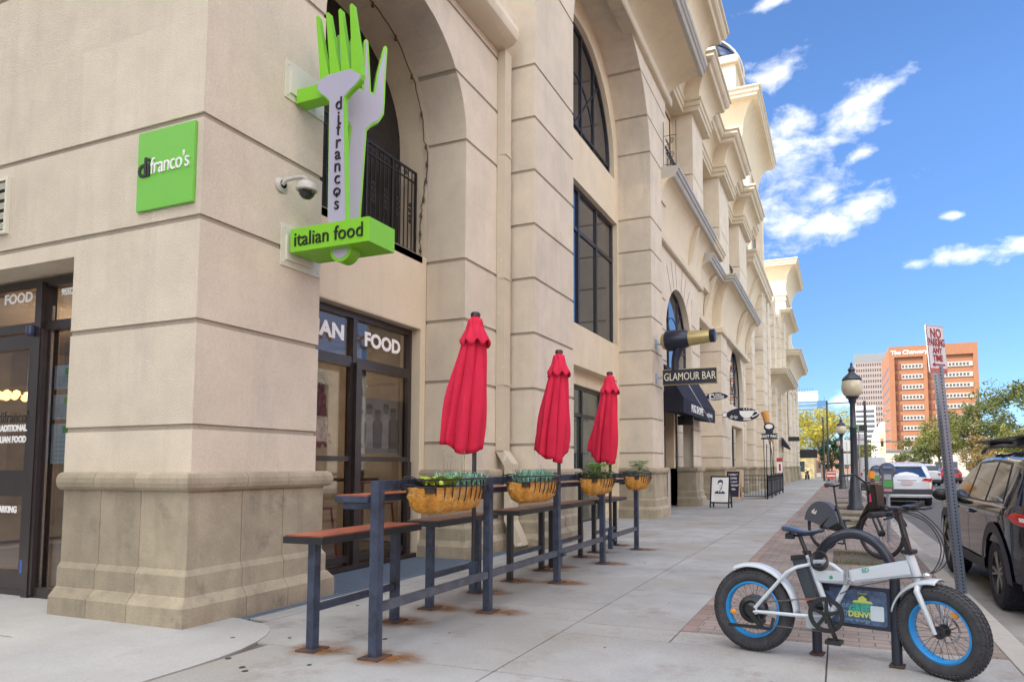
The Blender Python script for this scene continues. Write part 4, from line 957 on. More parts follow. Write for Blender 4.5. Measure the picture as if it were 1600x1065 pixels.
# the second fork, turned the other way behind the first
G = [(-.09, 3.40), (-.075, 4.40), (-.12, 4.46), (-.2, 4.52), (-.235, 4.60), (-.21, 4.72), (-.225, 4.95), (-.25, 5.22), (-.235, 5.235), (-.215, 5.22), (-.13, 4.80), (-.105, 4.80), (-.115, 5.0), (-.13, 5.24), (-.11, 5.26), (-.09, 5.24), (-.02, 4.80), (.005, 4.80), (0, 5.0), (-.01, 5.27), (.01, 5.29), (.03, 5.27), (.09, 4.80), (.115, 4.80), (.13, 5.0), (.175, 5.28), (.195, 5.29), (.21, 5.27), (.215, 4.98), (.225, 4.72), (.225, 4.62), (.19, 4.54), (.12, 4.48), (.08, 4.42), (.09, 3.40)]
Mg = Matrix.Translation((-4.285-ox, 4.93-oy, 3.4-oz)) @ Matrix.Rotation(R(4.2), 4, 'Y') @ Matrix.Translation((0, 0, -3.4)) @ Matrix.Rotation(R(52), 4, 'Z')
b = MB(); b.prism(G, -.035, .035, 'y'); b.xf(Mg); b.build('rear_fork', LIME, t)
b = MB(); b.prism(inset(G, .016), -.041, -.0355, 'y'); b.xf(Mg); b.build('rear_fork_face', GREY, t)
b = MB(); b.box(.055, .94, -.16, .20, .065, .285, bev=.004); b.build('name_box', LIME, t); b = MB(); b.box(.02, .36, -.10, .03, 1.52, 1.655, bev=.003); b.build('upper_bracket', LIME, t)
b = MB(); b.lathe([(0, -.08), (.12, -.08), (.12, .04), (0, .04)], (.565, -.0, .065), 24, 'y'); b.build('handle_end', LIME, t, True)
b = MB(); b.lathe([(0, -.083), (.09, -.083), (.09, -.08), (0, -.08)], (.565, -.0, .065), 24, 'y'); b.build('handle_end_face', GREY, t)
text('italian food', .185, BLACK, MY(.495, -.164, .172), parent=t, depth=.012, sx=.95)
xs_ = .582
for i, ch in enumerate("difranco's"):
    pass
zl = 4.47
for ch, dz in zip(["d", "i", "f", "r", "a", "n", "c", "o", "'", "s"], [.145, .12, .13, .12, .125, .125, .125, .10, .035, .1]):
    text(ch, .165, BLACK, MY(xs_, -.16, zl-oz), parent=t, depth=.012); zl -= dz*.90
for z0, z1 in ((3.045, 3.44), (4.63, 5.0)):
    b = MB(); b.box(.001, .012, -.22, .27, z0-oz, z1-oz, bev=.002); b.box(.012, .03, -.17, .14, z0-oz+.06, z1-oz-.1)
    for yy in (-.19, .24):
        for zz in (z0+.04, z1-.04): b.lathe([(0, .02), (.009, .018), (.011, .012)], (0, yy, zz-oz), 8, 'x')
    b.build('mounting_plate', CREAM, t)
# security camera
t = thing('security_camera', 'white dome security camera on a curved wall arm under the fork sign', 'camera', (XW, 4.55, 3.78)); t.scale = (1.25, 1.25, 1.25)
b = MB(); b.lathe([(0, 0), (.055, 0), (.055, .015), (.03, .03)], (0, -.03, 0), 16, 'x'); b.tube([(.02, -.03, .0), (.05, -.03, .03), (.09, .0, .05), (.16, .02, .055), (.20, .02, .03), (.20, .02, -.01)], .016, 8)
b.build('arm', mat('camera_white', (.46, .45, .41), .4, var=.15), t, True)
b = MB(); b.lathe([(0, .02), (.03, .018), (.065, -.005), (.075, -.03), (.075, -.055), (.06, -.062)], (.20, .02, 0), 20); b.build('housing', bpy.data.materials['camera_white'], t, True)
b = MB(); b.lathe([(.056, -.062), (.05, -.09), (.03, -.112), (0, -.12)], (.20, .02, 0), 16); b.build('dome', mat('smoked_dome', (.01, .01, .012), .08, spec=.8), t, True)
# vent on the front wall
t = thing('wall_vent', 'cream louvred wall vent high left of the lime square sign', 'vent', (-7.45, 3.715, 3.65))
b = MB(); b.box(-.27, -.24, -.03, .003, -.27, .27); b.box(.24, .27, -.03, .003, -.27, .27); b.box(-.239, .239, -.03, .003, .24, .27); b.box(-.239, .239, -.03, .003, -.27, -.24); b.build('vent_frame', CREAM, t)
b = MB(); b.box(-.24, .24, -.004, .002, -.24, .24); b.build('vent_back', DARK, t)
for k in range(5):
    b = MB(); b.cbox((0, -.014, -.19+k*.096), (.478, .03, .05), rot=Matrix.Rotation(R(35), 3, 'X')); b.build('slat', CREAM, t)
# festoon string round the arch
t = thing('festoon_string', 'dark wire string of small bulbs draped down the inside of the balcony arch', 'string lights', (-5.5, 7.7, 4.2))
r = random.Random(4); pts = []; bulbs = []
for i in range(60):
    q = i/59
    if q < .45: a = PI*.62*(1-q/.45); p = (-5.38, 6.375+1.32*math.cos(a), 5.76+1.32*math.sin(a))
    else: p = (-5.38-.05*math.sin(q*9), 7.70, 5.76-(q-.45)/.55*1.6)
    pts.append((p[0]+5.5+r.uniform(-.01, .01), p[1]-7.7-.0-r.uniform(0, .03), p[2]-4.2+r.uniform(-.01, .01)))
b = MB(); b.tube(pts, .006, 5); b.build('wire', BLACK, t)
for i in range(2, 60, 5):
    b = MB(); p = pts[i]; b.lathe([(0, .02), (.012, .015), (.014, -.01), (.022, -.03), (.018, -.055), (0, -.062)], p, 8); b.build('bulb', mat('bulb_glass', (.10, .07, .05), .15, spec=.7) if 'bulb_glass' not in bpy.data.materials else bpy.data.materials['bulb_glass'], t, True)

# ================================================================ things behind the glass
MENU = mat('menu_paper', (.55, .70, .74), .6, var=.05)
for i, (z0, z1, l) in enumerate(((1.95, 2.18, 'topmost pale blue menu sheet taped inside the side light'), (1.66, 1.9, 'second pale blue menu sheet inside the side light'), (1.24, 1.62, 'large pale notice with a green square inside the side light'))):
    t = thing('menu_sheet', l, 'menu', (-6.85, 4.075, z0), group='papers taped inside the door side light')
    b = MB(); b.box(-.2, .2, 0, .003, 0, z1-z0); b.build('sheet', MENU, t)
    b = MB(); b.box(-.02, .06, -.002, -.0005, z1-z0-.09, z1-z0-.03); b.build('green_square', LIME, t)
    b = MB()
    for k in range(6): b.box(-.13, .12-.03*(k % 3), -.002, -.0005, .03+k*(z1-z0-.12)/6, .034+k*(z1-z0-.12)/6)
    b.build('print', mat('print_grey', (.25, .3, .32), .8) if 'print_grey' not in bpy.data.materials else bpy.data.materials['print_grey'], t)
t = thing('chandelier', 'glowing amber glass chandelier hanging inside behind the door', 'lamp', (-10.6, 5.8, 2.2))
GLOW = mat('glowing_amber', (.9, .5, .2), .4, emit=(1, .45, .12), estr=3)
r = random.Random(6)
for k in range(14):
    b = MB(); a = 2*PI*k/14; b.lathe([(0, .05), (.035, .03), (.045, -.02), (.02, -.05), (0, -.055)], (.26*math.cos(a), .26*math.sin(a), r.uniform(-.03, .03)), 10); b.build('bulb', GLOW, t, True)
b = MB(); b.tube([(.26*math.cos(2*PI*k/20), .26*math.sin(2*PI*k/20), .05) for k in range(20)], .01, 6, closed=True); b.tube([(0, 0, .05), (0, 0, .9)], .008, 6); b.bar((-.26, 0, .05), (.26, 0, .05), .012); b.bar((0, -.26, .05), (0, .26, .05), .012); b.build('ring', BLK, t)
li = bpy.data.lights.new('interior_lamp', 'POINT'); li.energy = 55; li.color = (1, .74, .48); li.shadow_soft_size = .3; lo = bpy.data.objects.new('interior_lamp', li); C.objects.link(lo); lo.location = (-9.2, 6.2, 2.4)
li2 = bpy.data.lights.new('interior_lamp', 'POINT'); li2.energy = 5; li2.color = (1, .72, .48); li2.shadow_soft_size = .3; lo = bpy.data.objects.new('interior_lamp', li2); C.objects.link(lo); lo.location = (-7.9, 6.0, 2.5)
# hanging straw bundle and dried red peppers by the window
t = thing('pepper_swag', 'hanging swag of dried red peppers topped by pale straw inside the window', 'decoration', (-5.74, 6.17, 2.45))
b = MB(); r = random.Random(11)
for i in range(500):
    q = r.random(); a = r.uniform(0, 2*PI); rr = (.05+.12*q)*r.random()**.5; p = Vector((rr*math.cos(a)*.5, rr*math.sin(a), -.22-q*.75)); leafblade(b, p, (math.cos(a)*.4, math.sin(a)*.4, -1), .07, .012, 0, 3)
b.build('peppers', mat('dried_pepper', (.42, .02, .02), .4, var=.5, vscale=12), t)
b = MB()
for i in range(260): a = r.uniform(0, 2*PI); leafblade(b, (0, 0, -.15), (math.cos(a)*.7, math.sin(a), r.uniform(-1, .6)), r.uniform(.08, .2), .004, .2, 3)
b.tube([(0, 0, .3), (0, 0, -.2)], .004, 5); b.build('straw', mat('straw', (.65, .52, .30), .8, var=.3), t)
t = thing('photo_mural', 'grey group photograph mural standing inside the right hand window', 'picture', (-5.8, 7.32, 1.75))
b = MB(); b.box(-.01, .01, -.46, .46, -.37, .37); b.build('board', mat('mural_grey', (.42, .42, .42), .6, var=.1), t)
MG = [mat('mural_tone', (v, v, v), .7, var=.2, vscale=9) for v in (.10, .62, .22)]
for k, (yy, zz) in enumerate(((-.36, .12), (-.2, .2), (-.03, .14), (.14, .23), (.3, .18))):
    b = MB(); b.lathe([(0, .0), (.05, .0), (.06, .004), (0, .004)], (.012, yy, zz), 14, 'x'); b.build('face_tone', MG[2], t)
    b = MB(); b.prism([(yy-.06, zz+.02), (yy+.06, zz+.02), (yy+.05, zz+.08), (yy-.05, zz+.08)], .013, .0175, 'x'); b.build('hair_tone', MG[0], t)
    b = MB(); b.prism([(yy-.09, -.3), (yy+.09, -.3), (yy+.1, zz-.10), (yy+.03, zz-.05), (yy-.03, zz-.05), (yy-.1, zz-.10)], .0115, .015, 'x'); b.build('shirt_tone', MG[1] if k % 2 else MG[2], t)
REDS = mat('red_stool_paint', (.50, .03, .03), .4)
def stool(x, y, lab):
    t = thing('bar_stool', lab, 'stool', (x, y, 0), group='red metal stools inside the window'); 
    for sx in (-1, 1):
        for sy in (-1, 1): b = MB(); b.tube([(sx*.2, sy*.2, 0), (sx*.14, sy*.14, .68)], .015, 6); b.build('leg', REDS, t)
    b = MB(); b.box(-.16, .16, -.16, .16, .68, .70, bev=.005); b.build('seat', REDS, t)
    b = MB(); b.tube([(-.15, -.15, .70), (-.17, -.16, .98), (-.17, .16, .98), (-.15, .15, .70)], .013, 6); b.build('backrest', REDS, t)
stool(-6.1, 6.5, 'red metal bar stool inside, behind the left window sash'); stool(-6.1, 7.7, 'red metal bar stool inside, behind the right window sash')
t = thing('dining_table', 'dark wooden table inside the storefront window', 'table', (-6.7, 7.1, 0))
b = MB(); b.box(-.3, .3, -1.0, 1.0, 1.0, 1.04); b.build('tabletop', WOOD, t)
for s in (-.8, .8): b = MB(); b.box(-.03, .03, s-.03, s+.03, 0, 1.0); b.build('leg', BLK, t)
# ================================================================ signs and furniture farther along the facade
GOLD = mat('gold_paint', (.48, .39, .18), .35, metal=.5); NAVY = mat('navy_black_paint', (.012, .015, .035), .35); BONE = mat('bone_lettering', (.72, .68, .52), .5)
t = thing('hair_dryer_sign', 'giant black and gold hair dryer over a GLAMOUR BAR name board', 'sign', (X3, 16.0, 3.4))
b = MB(); b.box(.18, 1.55, -.05, .05, .0-.20, .20, bev=.03); b.build('name_board', GOLD, t)
b = MB(); b.box(.20, 1.53, -.06, -.0505, -.180, .180); b.build('board_face', NAVY, t)
text('GLAMOUR BAR', .27, BONE, MY(.865, -.064, -.005), parent=t, depth=.008, sx=.69)
DR = Matrix.Rotation(R(-3), 4, 'Y'); b = MB(); b.lathe([(0, .18), (.12, .20), (.19, .24), (.21, .30)], (0, 0, .90), 20, 'x'); b.xf(DR); b.build('back_cap', GOLD, t, True)
b = MB(); b.lathe([(.185, .90), (.185, .94), (.165, 1.3), (.15, 1.42)], (0, 0, .90), 20, 'x'); b.xf(Matrix.Rotation(R(-3), 4, 'Y')); b.build('barrel', GOLD, t, True)
b = MB(); b.lathe([(.21, .30), (.255, .34), (.265, .50), (.25, .72), (.21, .86), (.186, .90)], (0, 0, .90), 20, 'x'); b.xf(DR); b.build('casing', NAVY, t, True)
b = MB(); b.lathe([(.158, 1.42), (.165, 1.44), (.165, 1.54), (.12, 1.56), (0, 1.56)], (0, 0, .90), 20, 'x'); b.xf(DR); b.build('nozzle', NAVY, t, True)
b = MB(); b.tube([(.62, 0, .80), (.55, 0, .60), (.50, 0, .40), (.50, 0, .17)], [.13, .12, .10, .10], 12); b.build('handle', NAVY, t, True)
b = MB(); b.bar((0, 0, .85), (.3, 0, .85), .04); b.bar((0, 0, .0), (.2, 0, 0), .04); b.box(0, .02, -.06, .06, -.12, .12); b.box(0, .02, -.06, .06, .75, .97); b.build('wall_bracket', GALV, t)
# awning
t = thing('awning', 'black box awning with white lettering over the recessed doorway', 'awning', (XS, 19.6, 2.6))
AW = mat('black_canvas', (.018, .018, .032), .8, spec=.3, bump=.2, bscale=200)
b = MB(); b.prism([(0, 1.35), (0, .1), (.56, .02), (.56, .42), (.03, 1.35)], -2.4, 2.4, 'y'); b.build('canopy', AW, t)
o_ = text('MUG SHOPPE', .30, WHITE, frame_M((.566, -.55, .21), (0, 1, 0), (0, 0, 1)), parent=t, bold=.008, sx=.95); text('exclusively', .22, WHITE, frame_M((.566, 1.4, .21), (0, 1, 0), (0, 0, 1)), parent=t)
b = MB(); b.prism([(-1.6, .02), (-.2, -.03), (1.5, -.16), (-.1, -.09)], 0, .004, 'z'); b.xf(Matrix.Translation((.30, 0, .88)) @ Matrix.Rotation(R(60), 4, 'Y')); b.build('white_swoosh', WHITE, t)
b = MB(); b.box(.05, .50, -.9, -.8, -.22, .05); b.build('hanging_box', BLACK, t)
# oval signs
def oval(b, a, c, cx, cz, y0, y1, n=28, pw=1.0): b.prism([(cx+a*math.copysign(abs(math.cos(2*PI*i/n))**pw, math.cos(2*PI*i/n)), cz+c*math.sin(2*PI*i/n)) for i in range(n)], y0, y1, 'y')
t = thing('oval_shop_sign', 'small black pointed oval sign with white print hung above the awning end', 'sign', (XS, 22.5, 3.56))
b = MB(); b.prism([(.15, 0), (.27, .09), (.45, .135), (.65, .13), (.85, .06), (.93, 0), (.85, -.07), (.65, -.12), (.45, -.125), (.27, -.09)], -.03, .03, 'y'); b.bar((0, 0, 0), (.16, 0, 0), .03); b.box(0, .02, -.05, .05, -.07, .1); b.build('board', NAVY, t)
b = MB(); b.box(.29, .46, -.036, -.0305, -.085, .085); b.build('picture', WHITE, t)
b = MB(); b.lathe([(0, -.006), (.05, -.006), (.05, 0), (0, 0)], (.39, -.037, 0), 14, 'y'); b.build('emblem', NAVY, t)
for k, s_ in enumerate(('PAPA', 'BROTHER', 'ACADEMY')): text(s_, .085, WHITE, MY(.60, -.034, .06-k*.065), parent=t, depth=.004, bold=.002)
t = thing('coffee_cup_sign', 'dark oval drip sign with a white cup and saucer and rising steam', 'sign', (X3, 26.2, 3.22))
b = MB(); oval(b, .62, .27, .78, -.02, -.05, .05, pw=1.1); b.box(.0, .25, -.03, .03, -.11, -.09); b.box(.0, .25, -.03, .03, .07, .09); b.build('board', NAVY, t)
b = MB(); b.box(.02, .16, -.035, .035, -.085, .065); b.build('white_block', WHITE, t)
b = MB(); b.prism([(.66, .12), (1.22, .12), (1.20, .02), (1.12, -.10), (1.02, -.17), (.86, -.17), (.76, -.10), (.68, .0)], -.09, -.051, 'y', bev=.01); b.prism([(.80, -.19), (1.10, -.19), (1.08, -.24), (.82, -.24)], -.08, -.051, 'y'); b.tube([(1.2, -.07, .08), (1.34, -.07, .09), (1.38, -.07, .02), (1.3, -.07, -.06), (1.14, -.07, -.12)], .025, 6); b.build('cup', WHITE, t)
b = MB()
for k in range(3): b.tube([(.85+k*.1, -.06, .15), (.82+k*.1, -.06, .22), (.88+k*.1, -.06, .29), (.85+k*.1, -.06, .36)], .012, 5)
b.build('steam', WHITE, t)
text('drip', .19, WHITE, MY(.44, -.056, -.10), parent=t, depth=.01)
t = thing('post_sign', 'black post sign with a round white emblem above the patio railing', 'sign', (-2.65, 28.2, gz(28)))
b = MB(); b.box(-.33, .33, -.03, .03, 2.42, 2.66); b.build('name_board', NAVY, t); text('EAST PAC', .155, WHITE, MY(0, -.034, 2.54), parent=t, bold=.004)
b = MB(); oval(b, .22, .19, 0, 2.92, -.03, .03); b.box(-.15, .15, -.02, .02, 2.66, 2.8); b.build('emblem_back', NAVY, t)
b = MB(); oval(b, .15, .10, 0, 2.95, -.036, -.031); b.build('emblem', WHITE, t)
b = MB(); b.bar((-.2, 0, 0), (-.24, 0, 2.42), .03); b.bar((.06, 0, 0), (.03, 0, 2.42), .04); b.build('post', BLK, t)
# folded sign boards
def aframe(x, y, w, h, frame, face, lab, facecol):
    t = thing('sandwich_board', lab, 'sign board', (x, y, gz(y)), rz=R(-8))
    for sy, nm in ((1, 'back'), (-1, 'front')):
        M = Matrix.Rotation(R(11*sy), 4, 'X'); M = Matrix.Translation((0, 0, h)) @ Matrix.Rotation(R(10*sy), 4, 'X') @ Matrix.Translation((0, 0, -h))
        b = MB(); b.box(-w/2, -w/2+.045, -.012, .012, 0, h); b.box(w/2-.045, w/2, -.012, .012, 0, h); b.box(-w/2+.045, w/2-.045, -.012, .012, h-.045, h); b.box(-w/2+.045, w/2-.045, -.012, .012, .13, .175); b.xf(M); b.build('frame', frame, t)
        b = MB(); b.box(-w/2+.045, w/2-.045, -.005, .005, .175, h-.045); b.xf(M); pn = b.build('panel', facecol, t)
        if sy < 0: MM = M
    return t, MM
t, MM = aframe(-3.42, 20.6, .62, .98, BLK, None, 'black framed sandwich board with a dark portrait print on white', WHITE)
MM = Matrix.Translation((0, 0, .98)) @ Matrix.Rotation(R(-10), 4, 'X') @ Matrix.Translation((0, 0, -.98))
INK = mat('dark_print', (.04, .05, .08), .7)
b = MB()
for pts in ([(-.17, .43), (.17, .43), (.15, .48), (.07, .52), (.035, .46), (0, .55), (-.035, .46), (-.06, .52), (-.15, .49)], [(-.075, .70), (-.082, .78), (-.06, .84), (.0, .865), (.065, .85), (.09, .79), (.08, .70), (.065, .70), (.06, .765), (.02, .785), (-.04, .77), (-.058, .74)], [(.045, .70), (.066, .70), (.066, .60), (.03, .545), (-.01, .54), (.03, .585), (.05, .64)], [(-.045, .685), (-.012, .685), (-.012, .692), (-.045, .695)], [(.012, .685), (.040, .685), (.040, .694), (.012, .692)], [(-.005, .63), (.012, .625), (.010, .66), (0, .665)], [(-.025, .598), (.025, .595), (.02, .605), (-.02, .607)]): b.prism(pts, -.010, -.0055, 'y')
b.xf(MM); b.build('portrait_print', INK, t)
b = MB()
for k in range(5): b.box(-.17+.02*(k % 2), .17-.03*(k % 2), -.009, -.0055, .22+k*.04, .226+k*.04)
b.xf(MM); b.build('small_print', mat('faint_print', (.45, .47, .5), .7), t)
t, MM = aframe(-3.62, 24.6, .56, 1.15, mat('pale_wood', (.55, .36, .20), .6, var=.15), None, 'wooden framed chalkboard menu sandwich board', mat('chalkboard', (.012, .014, .05), .7))
MM = Matrix.Translation((0, 0, 1.15)) @ Matrix.Rotation(R(-10), 4, 'X') @ Matrix.Translation((0, 0, -1.15))
for k, s_ in enumerate(('* OPEN *', 'COFFEE', 'ALL DAY', 'BREAKFAST', 'latte')): text(s_, .085 if k < 4 else .12, WHITE, MM @ MY(0, -.009, .98-k*.13), parent=t, depth=.003, bold=.002)
# patio railing
t = thing('patio_railing', 'black iron patio railing enclosing tables beyond the chalkboard', 'railing', (-2.65, 27, 0))
b = MB(); z0 = gz(29)
for z in (z0+.12, z0+.78, z0+.95): b.bar((-.9, 0, z), (0, 0, z), .03); b.bar((0, 0, z), (0, 7.5, z), .03)
for k in range(9): b.bar((-.9+k*.1125, 0, z0+.1), (-.9+k*.1125, 0, z0+.95), .014)
for k in range(61): b.bar((0, k*.125, z0+.1), (0, k*.125, z0+.95), .014 if k % 12 else .05)
for k in (0, 1.9, 3.75, 5.6, 7.5): b.bar((0, k, z0), (0, k, z0+1.0), .05)
b.build('bars', BLK, t)
b = MB()
for k in range(4): b.box(-.01, .01, .1+k*1.87, 1.8+k*1.87, z0+.2, z0+.72)
b.build('mesh_panel', BLK, t)
def patio_umbrella():
    t = thing('closed_umbrella', 'closed orange and gold umbrella leaning over the patio railing', 'umbrella', (-2.75, 31.5, gz(31)))
    b = MB(); b.tube([(0, 0, 0), (-.12, 0, 2.0), (-.5, 0, 3.7)], .02, 6); b.build('pole', BLK, t)
    b = MB(); b.lathe([(.015, 0), (.08, .25), (.10, .8), (.15, 1.3), (.19, 1.6), (.12, 1.62)], n=12); b.xf(Matrix.Translation((-.02, 0, 2.3)) @ Matrix.Rotation(R(-14), 4, 'Y')); b.build('canopy', mat('orange_canvas', (.60, .30, .09), .8), t, True)
patio_umbrella()
for k, (x, y, l) in enumerate(((-3.0, 30.3, 'thin dark patio pole just past the post sign'), (-2.9, 32.6, 'thin dark patio pole farther along the railing'))):
    t = thing('patio_pole', l, 'pole', (x, y, gz(y))); b = MB(); b.tube([(0, 0, 0), (.03, 0, 2.3)], .02, 6); b.build('pole', BLK, t)
t = thing('banner_flag', 'small white and red flag on the patio corner', 'flag', (-2.62, 34.6, gz(34)))
b = MB(); b.tube([(0, 0, 0), (0, 0, 1.9)], .012, 6); b.build('pole', BLK, t); b = MB(); b.box(-.3, -.02, -.006, .006, 1.0, 1.55); b.build('cloth', WHITE, t); b = MB(); b.box(-.3, -.02, -.008, -.0065, 1.56, 1.75); b.box(-.2, -.1, -.008, -.0065, 1.1, 1.45); b.build('red_band', REDS, t)
for y, x, z, l in ((56, X3, 2.5, 'small black awning on the far piers'), ):
    t = thing('awning', l, 'awning', (x, y, z)); b = MB(); b.prism([(0, 1.0), (0, .3), (.55, 0), (.55, .15)], -1.0, 1.0, 'y'); b.build('canopy', AW, t)
for k, (y, z, w, l) in enumerate(((62, 3.6, 1.0, 'black bracket sign high on the far end of the facade'), (76, 2.6, 1.7, 'dark hanging board sign at the end of the building'))):
    t = thing('bracket_sign', l, 'sign', (X3, y, z)); b = MB(); b.box(.05, w, -.04, .04, -.2, .2) if k == 0 else b.box(.3, w+.4, -.04, .04, -.55, .35); b.build('board', BLACK, t)
    b = MB(); b.bar((0, 0, 0), (.3, 0, 0), .05); b.build('arm', BLACK, t)

# ================================================================ street furniture
GLOBE = mat('lamp_globe', (.55, .50, .36), .25, spec=.6, coat=.3)
LPOST = mat('lamp_post_paint', (.022, .03, .045), .4, var=.2, spec=.6)
def lamp(x, y, lab, h=0):
    t = thing('street_lamp', lab, 'street lamp', (x, y, gz(y)), group='globe street lamps along the kerb')
    b = MB(); b.lathe([(.24, 0), (.24, .1), (.19, .16), (.18, .55), (.15, .62), (.13, .9), (.105, 1.0), (.095, 2.35), (.11, 2.38), (.11, 2.42), (.085, 2.45), (.075, 3.1), (.10, 3.16), (.12, 3.25), (.19, 3.30), (.19, 3.33)], n=20); b.build('post', LPOST, t, True, 40)
    b = MB(); b.lathe([(.17, 3.33), (.24, 3.38), (.29, 3.50), (.30, 3.62), (.28, 3.76), (.25, 3.82)], n=24); b.build('globe', GLOBE, t, True)
    b = MB(); b.lathe([(.27, 3.80), (.285, 3.83), (.24, 3.90), (.16, 3.97), (.10, 4.02), (.08, 4.08), (.11, 4.10), (.11, 4.13), (.05, 4.20), (.03, 4.26), (.04, 4.30), (0, 4.36)], n=24); b.build('cap', LPOST, t, True, 40)
    return t
L0 = lamp(.43, 21, 'nearest globe street lamp, tall dark post beside the parked bicycles')
dup(L0, (.20, 43, gz(43)), 'second globe street lamp, smaller, left of the nearest lamp post'); dup(L0, (.14, 66, gz(66)), 'farthest globe street lamp, tiny, behind the second one')
# parking meters
def meter(x, y, lab):
    t = thing('parking_meter', lab, 'parking meter', (x, y, gz(y)), group='parking meters')
    b = MB(); b.tube([(0, 0, 0), (0, 0, .80)], .032, 12); b.build('pole', GALV, t, True)
    b = MB(); b.box(-.085, .085, -.07, .07, .80, 1.13, bev=.012); b.lathe([(0, -.075), (.11, -.075), (.125, -.05), (.125, .05), (.11, .075), (0, .075)], (0, 0, 1.165), 24, 'y'); b.build('housing', mat('meter_grey', (.10, .11, .14), .4, metal=.4) if 'meter_grey' not in bpy.data.materials else bpy.data.materials['meter_grey'], t, True, 40)
    b = MB(); b.box(-.07, .07, -.077, -.0715, .89, 1.0); b.build('green_label', mat('green_label', (.08, .32, .08), .5), t)
    b = MB(); b.box(-.06, .06, -.077, -.0715, .82, .87); b.build('pink_label', mat('pink_label', (.45, .22, .25), .5), t)
    b = MB(); b.box(-.055, .055, -.077, -.0715, 1.01, 1.10); b.build('display', mat('meter_display', (.35, .38, .42), .2), t)
    b = MB(); b.cbox((0, -.085, 1.215), (.13, .01, .07), rot=Matrix.Rotation(R(-35), 3, 'X')); b.build('solar_panel', mat('solar_blue', (.03, .07, .20), .15), t)
    return t
m0 = meter(.74, 11.9, 'near parking meter with green label and pink sticker'); dup(m0, (.93, 19.0, gz(19)), 'farther parking meter, left of the near one')
# no-parking sign on its perforated post
t = thing('parking_sign', 'leaning NO PARKING ANY TIME sign on a perforated square steel post', 'sign', (1.065, 7.25, gz(7.25)), rot=(0, R(-3.4), 0))
PERF = bpy.data.materials.new('perforated_steel'); PERF.use_nodes = True
def perf():
    nt = PERF.node_tree; N = nt.nodes; L = nt.links; b = N['Principled BSDF']; b.inputs['Base Color'].default_value = (.22, .26, .33, 1); b.inputs['Metallic'].default_value = .6; b.inputs['Roughness'].default_value = .45
perf()
b = MB(); s_ = .034
b.box(-s_, s_, -s_, -s_+.003, -.1, 2.2); b.box(-s_, s_, s_-.003, s_, -.1, 2.2); b.box(-s_, -s_+.003, -s_+.003, s_-.003, -.1, 2.2); b.box(s_-.003, s_, -s_+.003, s_-.003, -.1, 2.2)
Mr = Matrix.Rotation(R(28), 4, 'Z'); b.xf(Mr); b.build('post', PERF, t)
for c_, ax in (((0, -s_-.0008), 'y'), ((s_+.0008, 0), 'x'), ((-s_-.0008, 0), 'x')):
    b = MB()
    for k in range(66): b.lathe([(0, 0), (.0085, 0)], (c_[0], c_[1], .02+k*.033), 10, ax)
    b.xf(Mr); b.build('hole_row', BLACK, t)
SR = Matrix.Translation((0, -.03, 0)) @ Matrix.Rotation(R(52), 4, 'Z') @ Matrix.Translation((.0, 0, 0))
def rrect(w, h, r, n=5):
    out = []
    for cx, cz, a0 in ((w-r, h-r, 0), (-w+r, h-r, 90), (-w+r, -h+r, 180), (w-r, -h+r, 270)):
        out += [(cx+r*math.cos(R(a0+90*i/n)), cz+r*math.sin(R(a0+90*i/n))) for i in range(n+1)]
    return out
SZ = 2.355
def plate(w, h, r, y0, y1, m, nm, dz=0): b = MB(); b.prism([(x, z+SZ+dz) for x, z in rrect(w, h, r)], y0, y1, 'y'); b.xf(SR); return b.build(nm, m, t)
SRED = mat('sign_red', (.28, .015, .02), .5); SW = mat('sign_white', (.60, .62, .66), .45)
plate(.152, .243, .03, -.004, .004, SW, 'plate'); plate(.145, .236, .026, -.0062, -.0042, SRED, 'red_border'); plate(.139, .230, .022, -.0078, -.0063, SW, 'plate_face')
for s_2, z, h_ in (('NO', .155, .13), ('PARKING', .065, .105), ('ANY', -.015, .085), ('TIME', -.09, .085)): text(s_2, h_, SRED, SR @ MY(0, -.0095, SZ+z), parent=t, depth=.002, sx=(.9 if s_2 != 'PARKING' else .62), bold=.003)
b = MB(); b.prism([(-.11, -.152), (-.06, -.128), (-.06, -.144), (.11, -.144), (.11, -.160), (-.06, -.160), (-.06, -.176)], -.0105, -.0085, 'y'); b.xf(Matrix.Translation((0, 0, SZ))); b.xf(SR); b.build('arrow', SRED, t)
b = MB(); b.box(-.137, .137, -.0100, -.0085, SZ-.226, SZ-.188); b.xf(SR); b.build('red_strip', mat('faded_red_strip', (.45, .12, .10), .6, var=.4, vscale=30), t)
